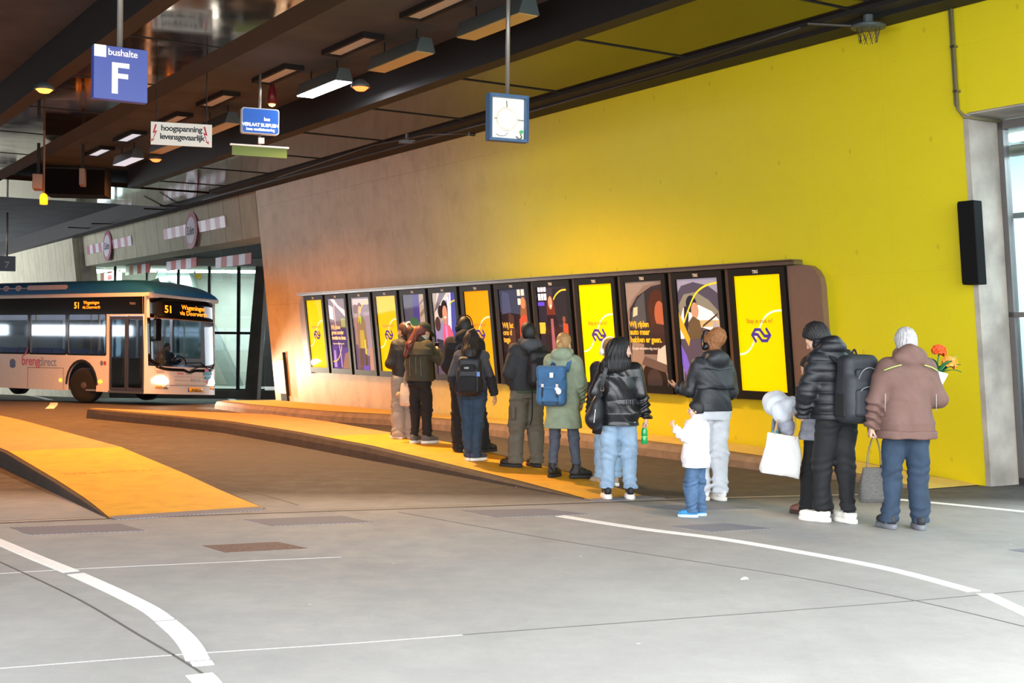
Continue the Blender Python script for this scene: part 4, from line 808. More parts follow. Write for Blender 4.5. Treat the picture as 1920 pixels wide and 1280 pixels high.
def face_poly(outer, holes, f, w0, w1):
    """flat panel with holes, extruded from w0 to w1 through f(a, b, w)"""
    loops = [outer] + holes; flat_ = [p for l in loops for p in l]; n = len(flat_)
    tri = tessellate_polygon([[Vector((a, b, 0)) for a, b in l] for l in loops])
    vs = [f(a, b, w0) for a, b in flat_] + [f(a, b, w1) for a, b in flat_]; fs = [tuple(t) for t in tri] + [tuple(n + i for i in t[::-1]) for t in tri]
    k = 0
    for l in loops:
        m = len(l); fs += [(k + i, k + (i + 1) % m, n + k + (i + 1) % m, n + k + i) for i in range(m)]; k += m
    return vs, fs
def rrc(x0, x1, y0, y1, r=.06, n=4): return [(p[0] + (x0 + x1) / 2, p[1] + (y0 + y1) / 2) for p in rrect((x1 - x0) / 2, (y1 - y0) / 2, r, n)]
def arch(t0, r, z0=.33): return [(t0 + r * math.cos(R(a)), .5 + (r + .03) * math.sin(R(a))) for a in range(180, -1, -15)]
C0 = .26                                             # length of the rounded front corner
def side(u, inward, wheels, door, name):
    f = lambda a, b, w: Vector((u + w * inward, a, b))
    bottom = [(C0, .33)]
    if door: bottom += [(.28, .33), (.28, 2.38), (1.66, 2.38), (1.66, .33)]
    for t0 in wheels: bottom += [(t0 - .6, .33), (t0 - .6, .5)] + arch(t0, .6)[1:-1] + [(t0 + .6, .5), (t0 + .6, .33)]
    outer = bottom + [(LB, .33), (LB, 2.92), (C0, 2.92)]
    win = [(1.78 + .0, 3.33), (3.41, 4.96), (5.04, 6.6), (6.68, 8.3), (8.38, 10.0)] if door else [(.75, 1.9), (2.0, 3.33), (3.41, 4.96), (5.04, 6.6), (6.68, 8.3), (8.38, 10.0)]
    holes = [rrc(a, b, 1.33, 2.42, .05) for a, b in win]
    vs, fs = face_poly(outer, holes, f, 0, .05)
    lean(MB().add(vs, fs).build(name, M_bw, bus))
    mb = MB(); mb.add(*face_poly([(C0 + .02, 2.42), (LB, 2.42), (LB, 2.88), (C0 + .02, 2.88)], [], f, -.008, -.001)); lean(mb.build('window_band', M_bblk, bus))
    mb = MB()
    for a, b in win[:]: mb.add(*face_poly(rrc(a - .03, b + .03, 1.30, 2.43, .05), [rrc(a + .012, b - .012, 1.345, 2.41, .05)], f, -.006, .0))
    for a, b in zip(win, win[1:]): mb.add(*face_poly([(a[1] - .02, 1.33), (b[0] + .02, 1.33), (b[0] + .02, 2.42), (a[1] - .02, 2.42)], [], f, -.008, -.002))
    lean(mb.build('window_seal', M_bblk, bus))
    for a, b in win: lean(MB().add(*face_poly(rrc(a - .005, b + .005, 1.325, 2.425, .05), [], f, .012, .02)).build('window', M_bgl, bus))
    for t0 in wheels:
        a_ = arch(t0, .6); rim = [(t0 + .66 * math.cos(R(x)), .5 + .69 * math.sin(R(x))) for x in range(180, -1, -15)]
        mb = MB(); mb.add(*face_poly(rim + a_[::-1], [], f, -.012, .03)); lean(mb.build('arch_trim', M_rub, bus))
    return f
fr = side(0, 1, (2.75, 8.6), True, 'side_panel'); fl = side(WB, -1, (2.75, 8.6), False, 'side_panel')
for t0 in (2.75, 8.6):
    for u, sg in ((.16, 1), (WB - .16, -1)):
        Mx = Matrix.Translation((u, t0, .48)) @ Matrix.Rotation(R(-90 * sg), 4, 'Y')
        if t0 < 5: Mx = Matrix.Translation((u + (.02 if sg > 0 else -.02), t0, .48)) @ Matrix.Rotation(R(14), 4, 'Z') @ Matrix.Rotation(R(-90 * sg), 4, 'Y')
        wh = MB().lathe([(.3, -.14), (.44, -.14), (.48, -.1), (.48, .1), (.44, .14), (.3, .14)], 28, Mx).build('wheel', M_rub, bus, True)
        MB().lathe([(.29, .12), (.29, .14), (.2, .1), (.17, .05), (.13, .05), (.12, .13), (.06, .15), (.0, .15)], 20, Mx).build('rim', mat('wheel_rim', '#5f534e', .5, metal=.4), wh, True)
    mb = MB(); mb.bx(.34, WB - .34, t0 - .72, t0 + 1.1, .42, 1.22); mb.build('wheel_well', mat('soot', '#0c0b0b', .9), bus)
def fx(u): return 0 if abs(u - 1.25) < .6 else 0
def front(u, z, out=0.):          # bowed front with rounded corners; slight rake of the screen
    k = abs(u - 1.25) / 1.25; y = C0 * k ** 5 + .10 * k * k * 0 + max(0, z - 1.0) * .05 - .02 * (1 - k * k)
    return Vector((u, y - out, z))
us = [0, .03, .07, .12, .2, .3, .45, .6, .8, 1.0, 1.25, 1.5, 1.7, 1.9, 2.05, 2.2, 2.3, 2.38, 2.43, 2.47, 2.5]
zs = [.33, .5, .7, .9, 1.06, 1.2, 1.6, 2.0, 2.33, 2.5, 2.7, 2.85, 2.92]
def fpatch(name, umin, umax, zlo, zhi, m, out, nu=20, nz=6, th=.01, parent=bus):
    """curved patch on the front; zlo may depend on u"""
    vs = []; fs = []
    for o_ in (out, out - th):
        for j in range(nz + 1):
            for i in range(nu + 1):
                u = umin + (umax - umin) * i / nu; a = zlo(u) if callable(zlo) else zlo; b = zhi(u) if callable(zhi) else zhi
                vs.append(front(u, a + (b - a) * j / nz, o_))
    n = (nu + 1) * (nz + 1); ix = lambda i, j: j * (nu + 1) + i
    for j in range(nz):
        for i in range(nu): q = (ix(i, j), ix(i + 1, j), ix(i + 1, j + 1), ix(i, j + 1)); fs += [q, tuple(n + t for t in q[::-1])]
    for i in range(nu): fs += [(ix(i, 0), n + ix(i, 0), n + ix(i + 1, 0), ix(i + 1, 0)), (ix(i, nz), ix(i + 1, nz), n + ix(i + 1, nz), n + ix(i, nz))]
    for j in range(nz): fs += [(ix(0, j), ix(0, j + 1), n + ix(0, j + 1), n + ix(0, j)), (ix(nu, j), n + ix(nu, j), n + ix(nu, j + 1), ix(nu, j + 1))]
    return lean(MB().add(vs, fs).build(name, m, parent, True))
vs = []; fs = []
for z in zs: vs += [front(u, z) for u in us]
for j in range(len(zs) - 1):
    for i in range(len(us) - 1):
        if 2 <= i <= 17 and 4 <= j <= 7: continue
        fs.append((j * len(us) + i, j * len(us) + i + 1, (j + 1) * len(us) + i + 1, (j + 1) * len(us) + i))
o = MB().add(vs, fs).build('front_panel', M_bw, bus); md = o.modifiers.new('thick', 'SOLIDIFY'); md.thickness = .03; md.offset = 0; lean(o)
wlo = lambda u: .97 + .28 * (abs(u - 1.25) / 1.25) ** 6 - (.07 * max(0, 1 - abs(u - 1.3) / .2))
fpatch('windscreen', .06, 2.44, wlo, 2.34, M_wsc, .012, 32, 8)
fpatch('screen_surround', .04, 2.46, lambda u: wlo(u) - .03, lambda u: wlo(u) + .05, M_bblk, .016, 32, 1)
for u0, u1 in ((.04, .13), (2.37, 2.46)): fpatch('screen_pillar', u0, u1, 1.2, 2.36, M_bblk, .016, 3, 6)
fpatch('destination_band', .05, 2.47, 2.33, lambda u: 2.88 - .10 * (abs(u - 1.25) / 1.25) ** 8, M_bblk, .02, 26, 4)
fpatch('band_trim', .05, 2.47, 2.315, 2.335, mat('trim_orange_grey', '#8c6a52', .4), .028, 24, 1)
def ftext(body, size, u, z, m, name='display_text', out=.026, **k): return lean(text(name, body, size, m, lambda x, y: front(u + x, z + y, out), bus, **k))
ftext('51', .27, .62, 2.49, M_dot, bold=.006, space=.95); ftext('Wageningen', .175, 1.5, 2.61, M_dot, bold=.002); ftext('via Doorwerth', .165, 1.5, 2.46, M_dot, bold=.002)
# side display and badge (text reads from the front backwards)
def stext(body, size, t, z, m, name='display_text', out=.012, **k): return lean(text(name, body, size, m, lambda x, y: Vector((-out, t - x, z + y)), bus, **k))
stext('51', .24, 2.95, 2.58, M_dot, bold=.006); stext('Wageningen', .13, 2.36, 2.69, M_dot, bold=.001); stext('via Doorwerth', .12, 2.36, 2.57, M_dot, bold=.001)
stext('MAN', .1, .72, 2.66, mat('badge_grey', '#8d8580', .4), 'badge')
M_bred = mat('logo_red', '#c2526a', .5); M_bslate = mat('logo_slate', '#8289a3', .5); M_bnavy = mat('logo_navy', '#4f5f86', .5)
stext('breng', .36, 4.92, 1.0, M_bred, 'logo_text', .008, bold=.006, space=.95); stext('direct', .34, 4.18, .99, M_bslate, 'logo_text', .008, bold=.004, space=.95)
def sdisc(name, t, z, ru, rz, m, out=.008):
    return lean(MB().add(*face_poly([(t + ru * math.cos(R(a)), z + rz * math.sin(R(a))) for a in range(0, 360, 20)], [], fr, -out, -.001)).build(name, m, bus))
sdisc('logo_dot', 5.72, 1.06, .13, .1, M_bnavy); sdisc('logo_dot', 5.72, .97, .13, .07, M_bnavy)
lean(MB().add(*face_poly([(5.3, 1.24), (5.12, 1.36), (5.05, 1.5), (5.0, 1.5), (5.08, 1.34), (5.22, 1.24)], [], fr, -.008, -.001)).build('logo_swoosh', M_bred, bus))
sdisc('side_sticker', 1.93, 1.1, .06, .07, mat('sticker_grey', '#6d6f86', .5)); sdisc('side_sticker', 1.8, 1.1, .05, .06, mat('sticker_red', '#a0332f', .5))
for t_ in (1.98, 3.62): sdisc('marker_lamp', t_, .6, .07 if t_ < 3 else .05, .04, M_amber, .02)
mb = MB()
for (a, b, c, d) in ((3.5, 5.05, .93, .94), (5.04, 5.05, .36, .93), (3.5, 3.51, .36, .93)): mb.add(*face_poly([(a, c), (b, c), (b, d), (a, d)], [], fr, -.004, -.0005))
lean(mb.build('panel_seam', M_bblk, bus))
# door: two glazed leaves with black frames
for k, (a, b) in enumerate(((.30, .97), (.98, 1.64))):
    mb = MB(); mb.add(*face_poly(rrc(a, b, .38, 2.36, .03), [rrc(a + .06, b - .06, .46, 2.28, .03)], fr, .01, .05)); d_ = lean(mb.build('door', mat('door_frame_grey', '#3d3c45', .35, metal=.3), bus))
    lean(MB().add(*face_poly(rrc(a + .05, b - .05, .45, 2.29, .03), [], fr, .025, .033)).build('door_glass', M_doorg, d_))
    mb = MB(); mb.tube([(.07, a + .18, .75), (.07, a + .18, 1.5)], .015, 8); tag(lean(mb.build('grab_rail', M_amber if 0 else mat('rail_yellow', '#d9a21c', .4), d_)))
lean(MB().bx(-.01, .06, .28, 1.66, .32, .37).build('door_sill', M_steel, bus))
# headlights, indicators, grille seams, plate, badges
M_hl = lamp_mat('headlight', '#fff6e2', 25)
for u0, u1, z0 in ((.13, .55, .62), (2.0, 2.36, .62)):
    fpatch('headlight', u0, u1, lambda u: z0 + .02, lambda u: z0 + .15 * math.sqrt(max(.05, 1 - ((u - (u0 + u1) / 2) / (u1 - u0) * 1.9) ** 2)), M_hl, .034, 10, 3); fpatch('indicator', u0 + .08, u0 + .26, z0 - .14, z0 - .07, mat('indicator_orange', '#c9782c', .3, emit=.3), .026, 4, 1)
    fpatch('fog_lamp', u0 + .28, u0 + .42 if u0 < 1 else u0 + .34, z0 - .15, z0 - .06, mat('lamp_chrome', '#cfc3b4', .2, metal=.7), .026, 4, 1)
mb_pl = fpatch('number_plate', 1.28, 1.78, .40, .52, mat('plate_yellow', '#e0a820', .4), .03, 4, 1); fpatch('plate_band', 1.25, 1.28, .40, .52, mat('plate_blue', '#33507c', .4), .03, 2, 1)
ftext('29-BBG-2', .1, 1.53, .425, mat('plate_ink', '#2d2416', .5), 'plate_text', .036, space=.9)
ftext('breng', .11, .97, .86, M_bred, 'logo_text', .03, space=.92, bold=.002); ftext('direct', .11, 1.27, .86, M_bslate, 'logo_text', .03, space=.92); ftext('5202', .1, .33, .88, mat('fleet_ink', '#5a4a44', .5), 'fleet_number', .03)
ftext('MAN', .15, 1.5, .67, mat('chrome_letters', '#dedad6', .25, metal=.6), 'badge', .034, bold=.004, space=1.1)
for zz_ in (.60, .70, .80): fpatch('grille_seam', .78, 1.95, zz_, zz_ + .008, mat('seam_brown', '#8a6a58', .5), .021, 12, 1)
fpatch('bumper_seam', .62, 2.44, .56, .57, M_bblk, .021, 20, 1)
M_pk = mat('logo_pink', '#c93a5a', .4); M_tl = mat('logo_teal', '#1f86a8', .4); M_nv = mat('logo_dark', '#3c3f78', .4)
def fpoly(pts, m, out=.03): return lean(MB().add([front(u, z, out) for u, z in pts] + [front(u, z, out - .01) for u, z in pts], [tuple(range(len(pts))), tuple(range(len(pts), 2 * len(pts)))[::-1]] + [(i, (i + 1) % len(pts), len(pts) + (i + 1) % len(pts), len(pts) + i) for i in range(len(pts))]).build('logo_shape', m, bus))
fpoly([(1.83, .98), (1.97, 1.09), (2.03, 1.0), (1.9, .93)], M_pk); fpoly([(1.8, .86), (1.84, .96), (2.12, .98), (2.16, .9), (2.08, .86)], M_tl, .036); fpoly([(1.82, .76), (1.88, .84), (2.12, .85), (2.1, .78), (2.02, .74)], M_tl, .036); fpoly([(1.9, .70), (1.98, .62), (2.06, .72), (1.98, .74)], M_pk)
# roof and gas-tank pod
lean(MB().prism(rrc(0, WB, 2.86, 2.99, .06), .12, LB, lambda u, v, w: Vector((u, w, v))).build('roof', M_bw, bus))
vs = []; fs = []; ts = [.04, .1, .2, .35, .55, .8, 1.1, 1.5, 2.0, 3, 5, 7, 8.5]; NP = 15
for t_ in ts:
    k = min(1, max(0, (t_ - .04) / 1.5)); hgt = .02 + .42 * math.sqrt(max(0, 1 - (1 - k) ** 2.2)); wd = 1.16 + .04 * k
    for j in range(NP):
        a = math.pi * j / (NP - 1); cx = -math.cos(a); sx_ = math.sin(a)
        vs.append((1.25 + wd * math.copysign(abs(cx) ** .55, cx), t_, 2.96 + hgt * sx_ ** .55))
for i in range(len(ts) - 1):
    for j in range(NP - 1): fs.append((i * NP + j, i * NP + j + 1, (i + 1) * NP + j + 1, (i + 1) * NP + j))
fs += [tuple(range(NP)), tuple(range((len(ts) - 1) * NP, len(ts) * NP))[::-1]]
lean(MB().add(vs, fs).build('roof_pod', M_bteal, bus, True))
M_pill = mat('pod_pale', '#b9a49c', .5); fp = lambda a, b, w: Vector((.052 + w + .12 * max(0, b - 3.1) , a, b))
lean(MB().add(*face_poly(rrc(3.45, 5.15, 3.11, 3.24, .06), [], fp, -.03, .02)).build('pod_stripe', M_pill, bus))
for t_ in (5.55, 6.1): lean(MB().add(*face_poly([(t_ + .12 * math.cos(R(a)), 3.17 + .08 * math.sin(R(a))) for a in range(0, 360, 24)], [[(t_ + .06 * math.cos(R(a)), 3.17 + .04 * math.sin(R(a))) for a in range(0, 360, 24)]], fp, -.03, .02)).build('pod_ring', M_pill, bus))
lean(MB().add(*face_poly([(5.2, 3.155), (7.5, 3.155), (7.5, 3.18), (5.2, 3.18)], [], fp, -.028, .02)).build('pod_line', M_pill, bus))
# mirrors, wipers
mb = MB(); mb.prism(rrc(-.09, .09, 1.72, 2.3, .04), -.08, .02, lambda u, v, w: Vector((u + .06, w - .12, v))); mb.tube([(.1, 0, 2.36), (.07, -.1, 2.36), (.06, -.1, 2.28)], .02, 8); lean(mb.build('mirror', M_bblk, bus))
for pts in ([(1.3, .98), (1.75, 1.12), (2.28, 1.06)], [(2.1, .98), (1.7, 1.2), (1.15, 1.17)]):
    lean(MB().tube([front(u, z, .035) for u, z in pts], .014, 6).build('wiper', M_bblk, bus))
# inside: floor, rear wall, dashboard, seats, poles
lean(MB().bx(.06, WB - .06, .2, LB - .1, .34, .38).build('cabin_floor', M_bint, bus)); lean(MB().bx(.0, WB, LB - .05, LB, .33, 2.92).build('rear_panel', M_bw, bus))
lean(MB().bx(.05, WB - .05, .25, LB - .1, 2.80, 2.84).build('cabin_ceiling', mat('cabin_pale', '#8c8c92', .6), bus))
lean(MB().prism([(.25, .4), (.25, 1.02), (.55, 1.12), (.8, 1.0), (.8, .4)], .3, 2.3, lambda u, v, w: Vector((w, u, v))).build('dashboard', M_bblk, bus))
lean(MB().tube([(1.85 + .2 * math.cos(R(a)), .92 + .08 * math.sin(R(a)), 1.22 + .17 * math.sin(R(a))) for a in range(0, 361, 20)], .018, 6).build('steering_wheel', M_bblk, bus))
for u in (.45, 2.05): lean(MB().bx(u - .07, u + .07, 1.6, LB - .6, 2.775, 2.8).build('cabin_fill', lamp_mat('cabin_fill_glow', '#dfe6ff', 9), bus))  # glowing strips added to brighten the interior seen through the windows
M_seat = mat('seat_blue', '#4a568c', .8); M_yp = mat('pole_yellow', '#c99a22', .4)
def seat(u, t_):
    mb = MB(); mb.bx(u - .21, u + .21, t_ - .22, t_ + .2, .8, .88); mb.bx(u - .21, u + .21, t_ + .16, t_ + .24, .84, 1.5); mb.bx(u - .05, u + .05, t_ - .05, t_ + .05, .38, .8); lean(mb.build('seat', M_seat, bus))
seat(1.85, 1.5)
for t_ in (4.6, 5.5, 6.4, 7.3):
    for u in (.35, .8, 1.7, 2.15): seat(u, t_)
for u, t_ in ((.75, 1.75), (.75, 3.3), (1.75, 4.2), (.9, 5.9)): lean(MB().tube([(u, t_, .38), (u, t_, 2.8)], .018, 8).build('pole', M_yp, bus))
lean(MB().bx(1.3, 1.34, 1.0, 1.9, .38, 1.9).build('driver_partition', glass_mat('partition_glass', '#c6ccd0', .08), bus))
def BUSW(u, t_, z): return bus.matrix_basis @ Vector((u, t_, z - .044 * u))
# ------------------------------------------------------------------ people: smooth distance-field bodies and clothes, meshed with surface nets
V = lambda *a: np.array(a, float)
class Field:
    def __init__(s, lo, hi, h):
        s.lo = np.array(lo, float); s.h = h; s.n = np.maximum(4, np.ceil((np.array(hi) - s.lo) / h).astype(int) + 1)
        s.d = np.full(s.n, .5, np.float32)
    def ax(s, sl=None):
        out = []
        for i in range(3):
            a = s.lo[i] + s.h * np.arange(s.n[i]); a = a if sl is None else a[sl[i]]
            sh = [1, 1, 1]; sh[i] = -1; out.append(a.reshape(sh))
        return out
    def sub(s, lo, hi, m=.07):
        return tuple(slice(max(0, int((lo[i] - m - s.lo[i]) / s.h)), max(1, min(s.n[i], int((hi[i] + m - s.lo[i]) / s.h) + 2))) for i in range(3))
    def put(s, fn, lo, hi, k=.02, m=.07, op='u'):
        sl = s.sub(np.minimum(lo, hi), np.maximum(lo, hi), m)
        d = fn(*s.ax(sl)).astype(np.float32); a = s.d[sl]
        if op == 'u': hh = np.maximum(k - np.abs(a - d), 0) / max(k, 1e-6); s.d[sl] = np.minimum(a, d) - hh * hh * k * .25
        elif op == 's': d = -d; hh = np.maximum(k - np.abs(a - d), 0) / max(k, 1e-6); s.d[sl] = np.maximum(a, d) + hh * hh * k * .25
    def cone(s, p, q, r1, r2=None, k=.02, op='u'):
        p = V(*p); q = V(*q); r2 = r1 if r2 is None else r2; v = q - p; L = max(v @ v, 1e-9); rm = max(r1, r2)
        def fn(X, Y, Z):
            t = np.clip(((X - p[0]) * v[0] + (Y - p[1]) * v[1] + (Z - p[2]) * v[2]) / L, 0, 1)
            return np.sqrt((X - p[0] - t * v[0]) ** 2 + (Y - p[1] - t * v[1]) ** 2 + (Z - p[2] - t * v[2]) ** 2) - (r1 + (r2 - r1) * t)
        s.put(fn, np.minimum(p, q) - rm, np.maximum(p, q) + rm, k, op=op)
    def sleeve(s, p, q, r1, r2, k=.02, fold=0.):
        """cone cut flat at q"""
        p = V(*p); q = V(*q); v = q - p; L = v @ v; ln = math.sqrt(L); rm = max(r1, r2)
        def fn(X, Y, Z):
            t = ((X - p[0]) * v[0] + (Y - p[1]) * v[1] + (Z - p[2]) * v[2]) / L; tc = np.clip(t, 0, 1)
            d = np.sqrt((X - p[0] - tc * v[0]) ** 2 + (Y - p[1] - tc * v[1]) ** 2 + (Z - p[2] - tc * v[2]) ** 2) - (r1 + (r2 - r1) * tc)
            if fold: d = d + fold * np.sin(tc * ln * 95 + 2 * np.sin(X * 30 + Y * 24))
            return np.maximum(d, (t - 1) * ln)
        s.put(fn, np.minimum(p, q) - rm, np.maximum(p, q) + rm, k)
    def ell(s, c, r, k=.02, rot=None, op='u'):
        c = V(*c); r = V(*r); Rm = np.array(rot) if rot is not None else np.eye(3); rm = np.full(3, r.max())
        def fn(X, Y, Z):
            x, y, z = X - c[0], Y - c[1], Z - c[2]
            a = [(Rm[0, i] * x + Rm[1, i] * y + Rm[2, i] * z) / r[i] for i in range(3)]
            k0 = np.sqrt(a[0] ** 2 + a[1] ** 2 + a[2] ** 2); k1 = np.sqrt((a[0] / r[0]) ** 2 + (a[1] / r[1]) ** 2 + (a[2] / r[2]) ** 2) + 1e-6
            return k0 * (k0 - 1) / k1
        s.put(fn, c - rm, c + rm, k, op=op)
    def rbox(s, c, hf, r, k=.02, rot=None, op='u'):
        c = V(*c); hf = V(*hf) - r; Rm = np.array(rot) if rot is not None else np.eye(3); rm = np.full(3, np.linalg.norm(hf) + r)
        def fn(X, Y, Z):
            x, y, z = X - c[0], Y - c[1], Z - c[2]
            a = [np.abs(Rm[0, i] * x + Rm[1, i] * y + Rm[2, i] * z) - hf[i] for i in range(3)]
            return np.sqrt(sum(np.maximum(q, 0) ** 2 for q in a)) + np.minimum(np.maximum(np.maximum(a[0], a[1]), a[2]), 0) - r
        s.put(fn, c - rm, c + rm, k, op=op)
    def loft(s, rows, k=.03, p=2.3, cap=True):
        """rows of (z, cx, cy, rx, ry), flat ends"""
        rows = sorted(rows); z, cx, cy, rx, ry = [np.array(a, float) for a in zip(*rows)]
        def fn(X, Y, Z):
            I = lambda a: np.interp(Z, z, a)
            RX, RY = I(rx), I(ry); q = (np.abs((X - I(cx)) / RX) ** p + np.abs((Y - I(cy)) / RY) ** p) ** (1 / p)
            d = (q - 1) * np.minimum(RX, RY)
            return np.maximum(np.maximum(d, z[0] - Z), Z - z[-1]) if cap else d
        s.put(fn, V((cx - rx).min(), (cy - ry).min(), z[0]), V((cx + rx).max(), (cy + ry).max(), z[-1]), k)
    def cut(s, n, c):            # keep n.x < c
        X, Y, Z = s.ax(); s.d = np.maximum(s.d, (n[0] * X + n[1] * Y + n[2] * Z - c).astype(np.float32))
    def fold(s, amp, fr=(9, 9, 30), seed=0, warp=1.6):
        X, Y, Z = s.ax(); rs = np.random.RandomState(seed); ph = rs.rand(8) * 6.28
        w1 = np.sin(X * fr[0] + ph[0] + warp * np.sin(Z * 7 + ph[1])) + np.sin(Y * fr[1] + ph[2] + warp * np.sin(X * 6 + ph[3]))
        w2 = np.sin(Z * fr[2] + 1.5 * w1 + ph[4]); w3 = np.sin(Z * fr[2] * .53 + X * fr[0] * 1.7 + Y * 8 + ph[5] + w1)
        s.d = s.d + (amp * (.6 * w2 * np.abs(w3) + .5 * w3)).astype(np.float32)
    def fn_add(s, f): X, Y, Z = s.ax(); s.d = s.d + f(X, Y, Z).astype(np.float32)
    def mesh(s):
        d = np.pad(s.d, 1, constant_values=.5); ins = d < 0
        c = [ins[i:ins.shape[0] - 1 + i, j:ins.shape[1] - 1 + j, k:ins.shape[2] - 1 + k] for i in (0, 1) for j in (0, 1) for k in (0, 1)]
        cnt = sum(x.astype(np.int8) for x in c); act = (cnt > 0) & (cnt < 8); idx = np.argwhere(act)
        if len(idx) == 0: return np.zeros((0, 3)), np.zeros((0, 4), int)
        dv = {}
        for i in (0, 1):
            for j in (0, 1):
                for k in (0, 1): dv[(i, j, k)] = d[idx[:, 0] + i, idx[:, 1] + j, idx[:, 2] + k].astype(float)
        acc = np.zeros((len(idx), 3)); num = np.zeros(len(idx)); keys = list(dv)
        for a in keys:
            for ax_ in range(3):
                if a[ax_] == 1: continue
                b_ = list(a); b_[ax_] = 1; b_ = tuple(b_); da, db = dv[a], dv[b_]; m = (da < 0) != (db < 0)
                t = np.where(m, da / np.where(m, da - db, 1), 0); pt = np.tile(np.array(a, float), (len(idx), 1)); pt[:, ax_] = t
                acc += pt * m[:, None]; num += m
        v = (idx + acc / num[:, None] - 1) * s.h + s.lo
        vid = np.full(act.shape, -1, np.int64); vid[tuple(idx.T)] = np.arange(len(idx)); F_ = []
        for ax_ in range(3):
            A = [slice(None)] * 3; B = [slice(None)] * 3; A[ax_] = slice(0, -1); B[ax_] = slice(1, None)
            a, b_ = ins[tuple(A)], ins[tuple(B)]; e = np.argwhere(a != b_); sg = a[tuple(e.T)]
            o1, o2 = [(1, 2), (2, 0), (0, 1)][ax_]
            ok = (e[:, o1] > 0) & (e[:, o2] > 0) & (e[:, o1] < act.shape[o1]) & (e[:, o2] < act.shape[o2]); e, sg = e[ok], sg[ok]
            def g(x, y): q = e.copy(); q[:, o1] -= x; q[:, o2] -= y; return vid[tuple(q.T)]
            q = np.stack([g(1, 1), g(0, 1), g(0, 0), g(1, 0)], 1); q[~sg] = q[~sg][:, ::-1]; F_.append(q[(q >= 0).all(1)])
        return v, np.concatenate(F_)
    def obj(s, name, m, parent=None, off=(0, 0, 0)):
        v, f = s.mesh(); v = v - np.array(off); me = bpy.data.meshes.new(name); me.vertices.add(len(v)); me.vertices.foreach_set('co', v.astype(np.float32).ravel())
        me.loops.add(f.size); me.loops.foreach_set('vertex_index', f.astype(np.int32).ravel()); me.polygons.add(len(f))
        me.polygons.foreach_set('loop_start', np.arange(0, f.size, 4, dtype=np.int32)); me.update(calc_edges=True); me.validate()
        me.polygons.foreach_set('use_smooth', np.ones(len(me.polygons), bool)); me.materials.append(m); o = bpy.data.objects.new(name, me); COL.objects.link(o)
        if parent: o.parent = parent
        return o
def rotm(yaw=0, pitch=0, roll=0):      # yaw left +, pitch down +, tilt right +
    return np.array((Matrix.Rotation(R(yaw), 3, 'Z') @ Matrix.Rotation(R(-pitch), 3, 'X') @ Matrix.Rotation(R(roll), 3, 'Y')))
